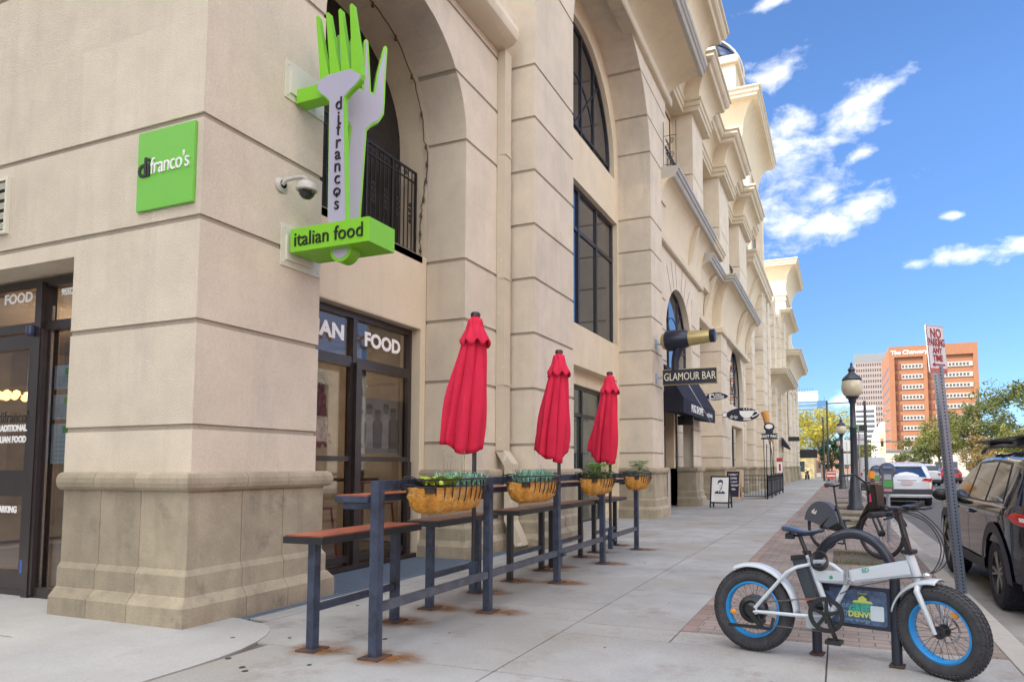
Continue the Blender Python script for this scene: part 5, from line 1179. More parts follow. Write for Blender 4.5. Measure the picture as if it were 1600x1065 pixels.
# bicycle rack with advertising panel
t = thing('bike_rack', 'black hoop bicycle rack holding a blue advertising panel, behind the white bicycle', 'bicycle rack', (.07, 4.50, 0))
RB = mat('rack_black', (.016, .020, .035), .35, spec=.6, var=.2)
def hoop():
    xl, xr = -.235, .235
    pts = [(xl, 0, 0), (xl, 0, .30), (xl, 0, .50)]+[(-.235*math.cos(PI*i/16), 0, .50+.275*math.sin(PI*i/16)) for i in range(1, 16)]+[(xr, 0, .50), (xr, 0, .30), (xr, 0, 0)]
    b = MB(); b.tube(pts, .031, 16); b.xf(Matrix.Rotation(R(-14), 4, 'Z')); b.build('hoop', RB, t, True)
    b = MB(); b.box(xl-.04, xl+.04, -.04, .04, 0, .012); b.box(xr-.04, xr+.04, -.04, .04, 0, .012); b.xf(Matrix.Rotation(R(-14), 4, 'Z')); b.build('foot_plate', RUST, t)
    b = MB(); b.box(xl+.02, xr-.025, -.012, .012, .20, .455, bev=.004); b.xf(Matrix.Rotation(R(-14), 4, 'Z')); b.build('panel_frame', RB, t)
    b = MB(); b.prism([(x, z+.328) for x, z in rrect(.190, .105, .02)], -.0145, -.0125, 'y'); b.xf(Matrix.Rotation(R(-14), 4, 'Z')); b.build('panel_face', mat('panel_blue', (.07, .11, .20), .4, var=.6, vscale=18), t)
    Mz = Matrix.Rotation(R(-14), 4, 'Z'); T1 = mat('logo_teal', (.05, .45, .28), .5); T2 = mat('logo_yellow', (.55, .62, .12), .5); T3 = mat('panel_text', (.22, .36, .5), .5)
    text('GREEN', .052, T1, Mz @ MY(.05, -.0155, .315), parent=t, depth=.001, bold=.002); text('DENVER', .046, T2, Mz @ MY(.05, -.0155, .282), parent=t, depth=.001, bold=.002); text('CERTIFIABLY', .02, T1, Mz @ MY(.05, -.0155, .345), parent=t, depth=.001, bold=.001)
    text('power', .055, T3, Mz @ MY(-.10, -.0155, .335), parent=t, depth=.001); text('energy', .05, T3, Mz @ MY(-.10, -.0155, .295), parent=t, depth=.001); text('denver energy', .032, T3, Mz @ MY(.0, -.0155, .248), parent=t, depth=.001); text('Denver', .018, T2, Mz @ MY(.05, -.0155, .412), parent=t, depth=.001)
    b = MB(); b.prism([(-.01, .355), (.11, .355), (.10, .368), (.075, .37), (.075, .382), (.05, .40), (.025, .382), (.025, .37), (0, .368)], -.0165, -.0148, 'y'); b.xf(Mz); b.build('dome_logo', T2, t)
    b = MB(); b.prism([(x*.45+.135, z*.45+.30) for x, z in rrect(.085, .10, .02)], -.022, -.0185, 'y'); b.xf(Matrix.Translation((0, 0, 0)) @ Mz); b.build('white_tag', mat('white_tag', (.55, .63, .68), .5), t)
hoop()
# ================================================================ bicycles (local x forward, z up, the chain side is -y)
BW = mat('bike_white_paint', (.52, .57, .62), .28, coat=.4, spec=.6, var=.05); BLUE = mat('blue_rim', (.02, .26, .62), .35); SPK = mat('spoke_steel', (.12, .12, .13), .35, metal=.8)
BPL = mat('bike_black', (.014, .015, .018), .38, spec=.6); ORA = mat('amber_reflector', (.85, .30, .01), .3, coat=.5)
def spoked(parent, hub, Rr, tr, rimm, tyre, M, knobs=True, disc=True, reflect=None, nsp=32, rimw=.03):
    w = bpy.data.objects.new('wheel', None); 
    X = Matrix.Translation(hub) if M is None else M @ Matrix.Translation(hub)
    rm = Rr-2*tr                                                    # rim radius
    b = MB(); n = 64; rings = []
    for i in range(n):
        a = 2*PI*i/n; ring = []
        for j in range(14):
            p = 2*PI*j/14; rr = Rr-tr+tr*math.cos(p); ring.append(b.bm.verts.new((rr*math.cos(a), tr*math.sin(p), rr*math.sin(a))))
        rings.append(ring)
    for i in range(n):
        A, B = rings[i], rings[(i+1) % n]
        for j in range(14): b.bm.faces.new((A[j], A[(j+1) % 14], B[(j+1) % 14], B[j]))
    b.xf(X); wo = b.build('wheel', tyre, parent, True, 60)
    if knobs:
        b = MB()
        for i in range(60):
            for k, p in enumerate((-62, -34, -10, 14, 38, 60)):
                a = 2*PI*(i+.5*(k % 2))/60; rr = Rr-tr+tr*math.cos(R(p)); q = Matrix.Rotation(-a, 4, 'Y') @ Matrix.Translation((Rr-tr, 0, 0)) @ Matrix.Rotation(R(p), 4, 'Z') @ Matrix.Translation((tr, 0, 0))
                b.box(-.003, .0045, -.0065, .0065, -.0085, .0085, 0, q @ Matrix.Rotation(R(25 if k % 2 else -25), 4, 'X'))
        b.xf(X); b.build('tread', tyre, wo)
    b = MB(); b.lathe([(rm+.006, -rimw), (rm-.006, -rimw*.8), (rm-.012, 0), (rm-.006, rimw*.8), (rm+.006, rimw)], n=64, axis='y'); b.lathe([(rm+.010, -rimw), (rm-.001, -rimw-.003), (rm-.008, -rimw*.75)], n=64, axis='y'); b.lathe([(rm+.010, rimw), (rm-.001, rimw+.003), (rm-.008, rimw*.75)], n=64, axis='y'); b.xf(X); b.build('rim', rimm, wo, True)
    b = MB()
    for i in range(nsp):
        a = 2*PI*i/nsp; s_ = 1 if i % 2 else -1; da = .38*(1 if (i//2) % 2 else -1); b.tube([(.03*math.cos(a+da), s_*.028, .03*math.sin(a+da)), ((rm-.008)*math.cos(a), s_*.004, (rm-.008)*math.sin(a))], .0014, 4, cap=False)
    b.xf(X); b.build('spokes', SPK, wo)
    b = MB(); b.lathe([(0, -.06), (.016, -.06), (.018, -.04), (.036, -.034), (.036, -.026), (.018, -.02), (.018, .02), (.036, .026), (.036, .034), (.018, .04), (.016, .06), (0, .06)], n=20, axis='y'); b.xf(X); b.build('hub', BPL, wo, True, 40)
    if disc:
        b = MB(); b.lathe([(.070, .046), (.082, .046), (.082, .049), (.070, .049)], n=36, axis='y')
        for k in range(6): a = 2*PI*k/6; b.tube([(.02*math.cos(a), .047, .02*math.sin(a)), (.072*math.cos(a+.4), .047, .072*math.sin(a+.4))], .004, 4)
        b.xf(X); b.build('brake_disc', CHROME, wo)
    if reflect is not None:
        b = MB(); a = R(reflect); b.ell(((rm-.03)*math.cos(a), -.008, (rm-.03)*math.sin(a)), (.022, .006, .018), 8); b.xf(X); b.build('reflector', ORA, wo, True)
    return wo
def fender(parent, hub, r, a0, a1, w, m, M=None, n=24):
    b = MB(); prof = [(-w, -.018), (-w*.85, -.004), (-w*.4, .004), (0, .006), (w*.4, .004), (w*.85, -.004), (w, -.018)]; rings = []
    for i in range(n+1):
        a = R(a0+(a1-a0)*i/n); rings.append([b.bm.verts.new(((r+h)*math.cos(a), y, (r+h)*math.sin(a))) for y, h in prof])
    for A, B in zip(rings, rings[1:]):
        for j in range(6): b.bm.faces.new((A[j], A[j+1], B[j+1], B[j]))
    b.xf((M or Matrix.Identity(4)) @ Matrix.Translation(hub)); o = b.build('fender', m, parent, True, 60); s = o.modifiers.new('t', 'SOLIDIFY'); s.thickness = .003
def arc(a0, a1, r, c, n=10, y=0): return [(c[0]+r*math.cos(R(a0+(a1-a0)*i/n)), y, c[1]+r*math.sin(R(a0+(a1-a0)*i/n))) for i in range(n+1)]
def saddle(b, x0, x1, z):
    bm = b.bm; rows = 12; rings = []; L = x1-x0
    for i in range(rows+1):
        q = i/rows; w = .078*(1-q)**.8+.020 if q > .12 else .055+.04*q/.12; zz = z+.012*math.cos(q*PI*1.7)+.006; th = .045*(1-.45*q); ring = []
        for j in range(12):
            a = 2*PI*j/12; ring.append(bm.verts.new((x0+L*q, w*math.cos(a), zz+(math.sin(a)*(.5 if math.sin(a) > 0 else 1))*th*.6)))
        rings.append(ring)
    for A, B in zip(rings, rings[1:]):
        for j in range(12): bm.faces.new((A[j], A[(j+1) % 12], B[(j+1) % 12], B[j]))
    bm.faces.new(rings[0]); bm.faces.new(rings[-1])
def make_ebike():
    t = thing('electric_bicycle', 'white folding fat-tyre electric bicycle with blue rims, leaning on the black hoop rack', 'bicycle', (-.551, 4.519, gz(4.5)), rz=R(-11.45), rot=(R(-2.0), 0, R(-11.45)))
    rh, fh = (0, 0, .268), (1.10, 0, .262)
    spoked(t, rh, .266, .048, BLUE, mat('dusty_tyre', (.045, .046, .052), .8, var=.3, vscale=20, grain=.2), None, reflect=193, nsp=32)
    # frame
    b = MB(); b.tube([(.355, 0, .635), (.475, 0, .30)], .020, 14); b.tube([(.352, 0, .640), (.357, 0, .62)], .026, 14)
    for s in (-1, 1):
        b.tube([(.375, s*.02, .585), (.30, s*.055, .565), (.235, s*.062, .525), (.03, s*.066, .285)], .012, 10)
        b.tube([(.455, s*.035, .275), (.30, s*.06, .268), (.02, s*.066, .262)], .012, 10); b.box(-.015, .045, s*.066-.004, s*.066+.004, .245, .295)
    b.tube([(.39, 0, .60), (.45, 0, .605), (.51, 0, .585), (.565, 0, .545)], .014, 10); b.tube([(.595, 0, .49), (.50, 0, .31)], .016, 10)
    b.prism([(.40, .475), (.585, .488), (.585, .56), (.395, .545)], -.022, .022, 'y', bev=.012); b.lathe([(0, -.045), (.032, -.045), (.032, .045), (0, .045)], (.478, 0, .293), 20, 'y')
    b.prism([(.60, .485), (.60, .565), (.945, .655), (.965, .56)], -.024, .024, 'y', bev=.014); b.tube([(.940, 0, .685), (.992, 0, .515)], .026, 16)
    b.build('frame', BW, t, True, 40)
    b = MB(); b.prism([(.580, .475), (.605, .478), (.605, .572), (.580, .568)], -.03, .03, 'y', bev=.006); b.tube([(.59, -.04, .52), (.635, -.04, .50)], .006, 6); b.tube([(.592, -.036, .48), (.592, -.036, .565)], .008, 8); b.build('hinge', CHROME, t, True, 40)
    text('ED', .034, mat('green_decal', (.03, .30, .18), .5), MY(.70, -.0262, .573) @ Matrix.Rotation(R(12), 4, 'Z'), parent=t, depth=.001, bold=.001); b = MB(); b.ell((.50, -.0235, .515), (.012, .001, .012), 5); b.build('leaf_decal', bpy.data.materials['green_decal'], t)
    # battery behind the seat tube
    b = MB(); b.prism([(.262, .605), (.345, .625), (.448, .335), (.362, .318)], -.04, .04, 'y', bev=.012); b.build('battery', mat('battery_grey', (.035, .045, .055), .35), t, True, 40)
    b = MB(); b.prism([(.255, .600), (.35, .622), (.345, .645), (.255, .632)], -.042, .042, 'y', bev=.01); b.tube([(.37, -.05, .36), (.44, -.05, .375)], .008, 6); b.build('battery_cap', BPL, t, True, 40)
    b = MB(); b.cbox((.375, -.043, .372), (.075, .004, .012), rot=Matrix.Rotation(R(-14), 3, 'Y')); b.build('orange_stripe', mat('orange_red_stripe', (.6, .12, .04), .5), t)
    b = MB(); b.tube([(.36, 0, .62), (.30, 0, .775)], .014, 12); b.tube([(.38, -.025, .665), (.33, -.03, .66)], .008, 6); b.lathe([(.024, -.02), (.024, .02)], (0, 0, 0), 12, 'z', Matrix.Translation((.357, 0, .645)) @ Matrix.Rotation(R(-20), 4, 'Y')); b.build('seat_post', BPL, t, True, 40)
    b = MB(); saddle(b, .205, .455, .79); b.build('saddle', mat('saddle_vinyl', (.03, .045, .08), .3, spec=.7), t, True, 60)
    b = MB(); b.tube([(.23, .03, .775), (.29, .02, .755), (.40, .01, .77)], .004, 5); b.tube([(.23, -.03, .775), (.29, -.02, .755), (.40, -.01, .77)], .004, 5); b.box(.22, .27, -.03, .03, .735, .77, bev=.005); b.build('saddle_rail', BPL, t)
    # crankset
    cc = (.478, -.07, .293); b = MB(); b.lathe([(.095, -.004), (.104, -.004), (.104, .004), (.095, .004)], cc, 48, 'y'); b.lathe([(.080, -.008), (.108, -.008), (.108, -.005), (.080, -.005)], cc, 48, 'y')
    for k in range(5): a = 2*PI*k/5+.3; b.bar((cc[0], cc[1], cc[2]), (cc[0]+.09*math.cos(a), cc[1], cc[2]+.09*math.sin(a)), .006, .022)
    b.lathe([(0, -.012), (.024, -.012), (.024, .03), (0, .03)], cc, 16, 'y'); b.build('chain_ring', BPL, t, True, 40)
    for q_ in (((cc[0], cc[1]-.018, cc[2]), (.535, cc[1]-.018, .155)), ((cc[0], .07, cc[2]), (.42, .07, .43))): b = MB(); b.bar(*q_, .014, .024); b.build('crank_arm', BPL, t)
    for px, py, pz in ((.535, -.14, .152), (.42, .12, .43)):
        b = MB(); b.box(px-.045, px+.045, py-.04, py-.028, pz-.012, pz+.012); b.box(px-.045, px+.045, py+.028, py+.04, pz-.012, pz+.012)
        for q in (-.04, 0, .04): b.box(px+q-.006, px+q+.006, py-.0279, py+.0279, pz-.010, pz+.010)
        b.build('pedal', BPL, t)
    b = MB(); b.tube([(.478, -.07, .397), (.02, -.055, .315)], .004, 5); b.tube([(.478, -.07, .19), (.09, -.055, .185), (.06, -.055, .20), (.045, -.055, .25)], .004, 5); b.build('chain', mat('chain_steel', (.18, .17, .16), .5, metal=.7), t)
    b = MB(); b.lathe([(.0, -.075), (.03, -.075), (.052, -.05), (.088, -.035), (.09, .03), (.07, .045), (0, .05)], rh, 32, 'y')
    for k in range(28): a = 2*PI*k/28; b.box(-.005, .005, -.062, -.05, -.004, .004, 0, Matrix.Translation((rh[0]+.058*math.cos(a), 0, rh[2]+.058*math.sin(a))))
    b.build('hub_motor', BPL, t, True, 40)
    b = MB(); b.bar((.0, -.075, .25), (.07, -.075, .175), .012, .03); b.lathe([(0, -.005), (.018, -.005), (.018, .005), (0, .005)], (.07, -.07, .175), 14, 'y'); b.lathe([(0, -.005), (.018, -.005), (.018, .005), (0, .005)], (.085, -.07, .21), 14, 'y'); b.bar((-.14, -.085, .165), (.14, -.085, .17), .018, .02); b.bar((.14, -.085, .17), (.155, -.08, .24), .014, .02); b.build('derailleur', BPL, t, True, 40)
    b = MB(); b.box(.34, .45, -.02, .02, .19, .262, bev=.01); b.build('controller_box', BW, t, True)
    fender(t, rh, .292, 118, 2, .058, BW)
    # everything that turns with the handlebar
    Ax = Vector((.966, 0, .60)); St = Matrix.Translation(Ax) @ Matrix.Rotation(R(-17), 4, 'Y') @ Matrix.Rotation(R(-25), 4, 'Z') @ Matrix.Rotation(R(17), 4, 'Y') @ Matrix.Translation(-Ax)
    spoked(t, fh, .266, .048, BLUE, bpy.data.materials['dusty_tyre'], St, reflect=52, nsp=32)
    fender(t, fh, .292, 88, 165, .055, BW, St)
    b = MB()
    for s in (-1, 1): b.tube([(1.0, s*.035, .515), (1.01, s*.07, .49), (1.045, s*.074, .41), (1.10, s*.070, .262)], [.018, .018, .016, .011], 12)
    b.tube([(1.0, -.05, .512), (1.0, .05, .512)], .018, 12); b.xf(St); b.build('fork', BW, t, True, 40)
    b = MB(); b.tube([(.945, 0, .68), (.935, 0, .72), (.893, 0, .925)], [.026, .019, .017], 12); b.bar((.955, -.028, .70), (.93, -.03, .79), .012, .03); b.box(.905, .975, -.032, .032, .688, .712, bev=.005); b.xf(St); b.build('stem', BPL, t, True, 40)
    b = MB(); b.tube([(.885, -.25, .945), (.905, -.15, .935), (.895, 0, .928), (.905, .15, .935), (.885, .25, .945)], .011, 8); b.xf(St); b.build('handlebar', BPL, t, True)
    for s in (-1, 1):
        b = MB(); b.tube([(.893, s*.15, .937), (.882, s*.27, .946)], [.017, .019], 12); b.xf(St); b.build('grip', RUBBER, t, True, 40)
        b = MB(); b.box(.90, .93, s*.13-.02, s*.13+.02, .92, .95, bev=.004); b.tube([(.925, s*.13, .935), (.965, s*.16, .93), (.955, s*.25, .925)], .007, 6); b.xf(St); b.build('brake_lever', BPL, t, True, 40)
    b = MB(); b.box(.87, .93, -.07, -.01, .945, .965, bev=.006); b.box(.88, .94, .04, .12, .945, .96, bev=.005); b.xf(St); b.build('display', BPL, t, True, 40)
    b = MB(); b.lathe([(0, 0), (.022, .002), (.028, .02), (.02, .04), (0, .045)], (1.02, 0, .565), 14, 'x'); b.xf(St); b.build('headlight', CHROME, t, True)
    b = MB()
    for k, (dx, dy) in enumerate(((0, 0), (.02, .01), (-.015, .02))): b.tube(smooth([(.91, -.12+dy*3, .935), (1.0, -.10, .92+dx), (1.08+dx, -.06, .85), (1.125+dx, -.04, .74), (1.10+dx, -.03, .63), (1.02, -.03+dy, .565), (.90, -.035, .545), (.76, -.032, .505), (.66, -.025, .475), (.55, -.02, .42)]), .0032, 6)
    b.build('cable', BPL, t, True)
    b = MB()
    for k in range(3): b.tube([(.435+.05*math.cos(2*PI*i/16), -.03-.01*k+.02*math.sin(2*PI*i/16), .60+.045*math.sin(2*PI*i/16)+.012*k) for i in range(16)], .006, 6, closed=True)
    b.build('cable_lock', BPL, t, True)
    return t
make_ebike()
def make_rental():
    t = thing('rental_bicycle', 'dark grey rental bicycle with a covered rear wheel, parked beyond the hoop rack', 'bicycle', (-.235, 10.45, gz(10.4)-.0), rz=R(-48))
    GRY = mat('rental_grey', (.10, .115, .145), .45); PINK = mat('pink_decal', (.65, .05, .20), .5); TY = mat('dark_purple_tyre', (.03, .018, .028), .7)
    rh, fh = (0, 0, .335), (1.10, 0, .335)
    spoked(t, rh, .335, .022, BPL, TY, None, knobs=False, disc=False, rimw=.012)
    Ax = Vector((.97, 0, .6)); St = Matrix.Translation(Ax) @ Matrix.Rotation(R(-17), 4, 'Y') @ Matrix.Rotation(R(12), 4, 'Z') @ Matrix.Rotation(R(17), 4, 'Y') @ Matrix.Translation(-Ax)
    spoked(t, fh, .335, .022, BPL, TY, St, knobs=False, disc=False, rimw=.012)
    fender(t, fh, .37, 20, 150, .035, BPL, St)
    b = MB(); pts = [(.375*math.cos(R(a)), .335+.375*math.sin(R(a))) for a in range(15, 166, 10)]+[(-.36, .42), (.15, .33)]; b.prism(pts, -.045, -.03, 'y'); b.prism(pts, .03, .045, 'y'); b.build('skirt_guard', GRY, t); fender(t, rh, .372, 10, 168, .045, GRY)
    b = MB(); b.prism([(-.19, .56), (-.12, .60), (-.14, .54), (-.07, .58), (-.11, .51), (-.2, .53)], -.048, -.0455, 'y'); b.build('white_logo', WHITE, t)
    b = MB(); b.tube([(.28, 0, .66), (.42, 0, .30)], .022, 10); b.tube([(.42, 0, .30), (.70, 0, .38), (.92, 0, .72)], [.035, .045, .035], 12); b.tube([(.90, 0, .80), (.98, 0, .58)], .028, 12)
    for s in (-1, 1): b.tube([(.42, s*.04, .30), (0, s*.055, .335)], .012, 8); b.tube([(.30, s*.02, .62), (0, s*.055, .335)], .010, 8)
    b.prism([(.15, .33), (.45, .33), (.30, .52)], -.03, .03, 'y'); b.build('frame', BPL, t, True, 40)
    b = MB(); b.tube([(.29, 0, .64), (.24, 0, .93)], .014, 8); b.build('seat_post', BPL, t); b = MB(); saddle(b, .10, .36, .95); b.build('saddle', BPL, t, True, 60); b = MB(); b.box(.075, .105, -.03, .03, .915, .95, bev=.006); b.build('tail_light', mat('tail_red', (.6, .03, .02), .3), t)
    b = MB()
    for s in (-1, 1): b.tube([(.98, s*.04, .60), (1.02, s*.055, .5), (1.10, s*.055, .335)], .016, 8)
    b.tube([(.98, -.05, .60), (.98, .05, .60)], .016, 8); b.tube([(.97, 0, .60), (.90, 0, .80), (.88, 0, .98)], .02, 8); b.xf(St); b.build('fork', BPL, t, True, 40)
    b = MB(); b.tube([(.70, -.30, 1.08), (.84, -.22, 1.10), (.88, -.05, 1.00), (.88, .05, 1.00), (.84, .22, 1.10), (.70, .30, 1.08)], .013, 8); b.xf(St); b.build('handlebar', BPL, t, True)
    b = MB(); b.prism([(.95, .62), (1.10, .66), (1.05, .98), (.97, .98)], -.10, .10, 'y', bev=.02); b.xf(St); b.build('front_box', mat('dark_box', (.025, .022, .02), .4), t, True, 40); b = MB(); b.prism([(.99, .74), (1.02, .75), (1.0, .86), (.98, .85)], -.104, -.101, 'y'); b.xf(St); b.build('pink_logo', PINK, t)
    b = MB(); b.box(.93, .96, -.05, .05, 1.06, 1.16, bev=.008); b.xf(St); b.build('amber_lamp', ORA, t)
    b = MB(); b.lathe([(.06, -.004), (.095, -.004), (.095, .004), (.06, .004)], (.42, -.06, .30), 24, 'y'); b.bar((.42, -.07, .30), (.50, -.07, .15), .014, .02); b.bar((.42, .07, .30), (.34, .07, .45), .014, .02); b.build('crankset', BPL, t)
    for x, y, z in ((.50, -.12, .15), (.34, .12, .45)): b = MB(); b.box(x-.045, x+.045, y-.035, y+.035, z-.01, z+.01); b.build('pedal', BPL, t)
    b = MB(); b.tube([(.36, .05, .28), (.30, .14, .02)], .008, 6); b.build('kickstand', BPL, t)
make_rental()

# ================================================================ vehicles
CG = mat('car_glass', (.012, .014, .017), .04, spec=1.0, coat=.5); TR = mat('plastic_trim', (.045, .048, .062), .55, spec=.4); TAIL = mat('tail_lamp', (.55, .012, .012), .12, coat=.6); CHR = mat('chrome', (.6, .6, .62), .12, metal=1); ALLOY = mat('alloy_wheel', (.36, .36, .36), .3, metal=.8)
TYRE = mat('car_tyre', (.02, .021, .03), .8, var=.2, vscale=30)
def car(lab, cat, name, paint, prof, axles, Rw, W, loc, rz=0, sidewins=(), belt=.9, tumble=.17, rearwin=None, tails=(), extras=None, tyrew=.22, group=None, cladding=None, clad=TR, sc_=1, detail=True):
    """prof: closed side outline (y forward, z) starting at the rear bottom; y=0 is the rear bumper; axles: y of each axle"""
    t = thing(name, lab, 'vehicle' if cat is None else cat, loc, rz=rz, group=group); t.scale = (sc_, sc_, sc_)
    hw = W/2; zmax = max(p[1] for p in prof); ymax = max(p[0] for p in prof)
    zb = min(p[1] for p in prof)
    pts = []
    # wheel arches cut in the bottom edge (profile runs rear -> front along the bottom first)
    arches = []
    for ay in axles: arches += [(ay+(Rw+.055)*math.cos(R(a)), max(zb, Rw+(Rw+.055)*math.sin(R(a)))) for a in range(200, -21, -10) if Rw+(Rw+.055)*math.sin(R(a)) > zb+.001]
    outline = [(ax_, z) for ax_, z in prof]
    # bottom edge from rear to front with arches, then the rest of the profile
    bottom = [prof[0]]+arches+[prof[1]]; poly = bottom+list(prof[2:])
    def hwid(y, z):
        w = hw
        if z > belt: w -= tumble*(z-belt)/(zmax-belt)**1.0
        if z < .45: w -= .05*(.45-z)/.45
        w -= .19*max(0, 1-y/.62)**2*hw; w -= .10*max(0, 1-(ymax-y)/.7)**2*hw*1.6
        w += .012*math.exp(-((z-belt+.06)/.05)**2)
        return w
    per = [Vector(p) for p in prof]
    def dist(y, z):
        p = Vector((y, z)); d = 9
        for i in range(1, len(per)):
            a, c = per[i], per[(i+1) % len(per)]
            if i == 0: continue
            ab = c-a; q = max(0, min(1, (p-a).dot(ab)/max(1e-9, ab.dot(ab)))); d = min(d, (a+ab*q-p).length)
        return d
    rc = .09
    def side(s):
        bm = bmesh.new(); vs = [bm.verts.new((0, y, z)) for y, z in poly]; f = bm.faces.new(vs); bmesh.ops.triangulate(bm, faces=[f])
        for k in range(1, int(ymax/.09)+1): bmesh.ops.bisect_plane(bm, geom=bm.faces[:]+bm.edges[:]+bm.verts[:], plane_co=(0, k*.09, 0), plane_no=(0, 1, 0), dist=1e-4)
        for k in range(1, int(zmax/.06)+1): bmesh.ops.bisect_plane(bm, geom=bm.faces[:]+bm.edges[:]+bm.verts[:], plane_co=(0, 0, k*.06), plane_no=(0, 0, 1), dist=1e-4)
        for v in bm.verts:
            y, z = v.co.y, v.co.z; d = dist(y, z); w = hwid(y, z)
            if d < rc: w -= rc*(1-math.sqrt(max(0, 1-(1-d/rc)**2)))*.9
            v.co.x = s*w
        return bm
    bm = side(1); n1 = len(bm.verts)
    bedge = [e for e in bm.edges if len(e.link_faces) == 1]
    mp = {}
    for v in list(bm.verts): mp[v] = bm.verts.new((-v.co.x, v.co.y, v.co.z))
    for f in list(bm.faces): bm.faces.new([mp[v] for v in f.verts][::-1])
    # the strip that closes the shell, crowned over the roof and bonnet
    cols = {}; NS = 6
    def col(v):
        if v not in cols:
            c = [v]
            for k in range(1, NS):
                q = k/NS; cr = (.03 if v.co.z > belt-.1 else 0)*(1-(2*q-1)**2); bow = .05*(1-(2*q-1)**2)*(-1 if v.co.y < .5 else (1 if v.co.y > ymax-.6 else 0))
                c.append(bm.verts.new((v.co.x*(1-2*q), v.co.y+bow, v.co.z+cr)))
            c.append(mp[v]); cols[v] = c
        return cols[v]
    for e in bedge:
        a, c = col(e.verts[0]), col(e.verts[1])
        for k in range(NS):
            try: bm.faces.new((a[k], c[k], c[k+1], a[k+1]))
            except ValueError: pass
    bmesh.ops.recalc_face_normals(bm, faces=bm.faces)
    b = MB(); b.bm.free(); b.bm = bm; body = b.build('body', paint, t, True, 50)
    def onside(s, pts, m, nm, off=.004, par=None):
        """thin panel lying on the body side"""
        bm = bmesh.new(); vs = [bm.verts.new((0, y, z)) for y, z in pts]; f = bm.faces.new(vs); bmesh.ops.triangulate(bm, faces=[f])
        for k in range(1, int(ymax/.12)+1): bmesh.ops.bisect_plane(bm, geom=bm.faces[:]+bm.edges[:]+bm.verts[:], plane_co=(0, k*.12, 0), plane_no=(0, 1, 0), dist=1e-4)
        for k in range(1, int(zmax/.07)+1): bmesh.ops.bisect_plane(bm, geom=bm.faces[:]+bm.edges[:]+bm.verts[:], plane_co=(0, 0, k*.07), plane_no=(0, 0, 1), dist=1e-4)
        for v in bm.verts:
            y, z = v.co.y, v.co.z; d = dist(y, z); w = hwid(y, z)
            if d < rc: w -= rc*(1-math.sqrt(max(0, 1-(1-d/rc)**2)))*.9
            v.co.x = s*(w+off)
        bmesh.ops.recalc_face_normals(bm, faces=bm.faces)
        q = MB(); q.bm.free(); q.bm = bm; o = q.build(nm, m, par or t, True, 50)
        return o
    for wpts in sidewins:
        n_ = len(wpts); cy_ = sum(q[0] for q in wpts)/n_; cz_ = sum(q[1] for q in wpts)/n_
        for s in (-1, 1):
            onside(s, [(q[0]+(.03 if q[0] > cy_ else -.03), q[1]+(.028 if q[1] > cz_ else -.02)) for q in wpts], BLACK, 'window_surround', .003)
            onside(s, wpts, CG, 'side_window', .0065)
    if cladding:
        for s in (-1, 1):
            for c_ in cladding: onside(s, c_, clad, 'wheel_arch_trim', .018)
    for ay in axles:
        for s in (-1, 1):
            o = MB(); X = Matrix.Translation((s*(hw-tyrew/2-.01), ay, Rw))
            o.lathe([(Rw*.62, -tyrew/2), (Rw*.9, -tyrew/2-.005), (Rw*.985, -tyrew/2+.02), (Rw, -tyrew/2+.05), (Rw, tyrew/2-.05), (Rw*.985, tyrew/2-.02), (Rw*.9, tyrew/2+.005), (Rw*.62, tyrew/2)], (0, 0, 0), 40, 'x')
            if detail:
                for k in range(40):
                    for j in range(5): a = 2*PI*(k+.5*(j % 2))/40; o.box(-.016, .016, -.018, .018, -.004, .006, 0, Matrix.Rotation(a, 4, 'X') @ Matrix.Translation(((j-2)*.04, 0, Rw)) @ Matrix.Rotation(R(18), 4, 'Z'))
            o.xf(X); wh = o.build('wheel', TYRE, t, True, 40)
            o = MB(); so = s*tyrew/2; o.lathe([(Rw*.63, s*tyrew*.5), (Rw*.60, s*tyrew*.38), (Rw*.56, -s*tyrew*.1), (0, -s*tyrew*.1)], (0, 0, 0), 28, 'x'); o.xf(X); o.build('rim_barrel', mat('dark_barrel', (.03, .03, .03), .6) if 'dark_barrel' not in bpy.data.materials else bpy.data.materials['dark_barrel'], wh, True, 40)
            o = MB()
            for k in range(5):
                for da in (-.16, .16): a = 2*PI*k/5; o.bar((so*.75, .03*math.cos(a), .03*math.sin(a)), (so*.82, Rw*.61*math.cos(a+da), Rw*.61*math.sin(a+da)), .03, .028)
            o.lathe([(0, so*.85), (.05, so*.85), (.06, so*.6)], (0, 0, 0), 14, 'x'); o.lathe([(Rw*.60, so*.95), (Rw*.64, so*.98), (Rw*.64, so*.8)], (0, 0, 0), 28, 'x'); o.xf(X); o.build('rim', ALLOY, wh)
    o = MB(); o.box(-hw+.25, hw-.25, .3, ymax-.3, .2, .5); o.build('underbody', DARK, t)
    if extras: extras(t, onside, hwid, hw, zmax, ymax)
    return t
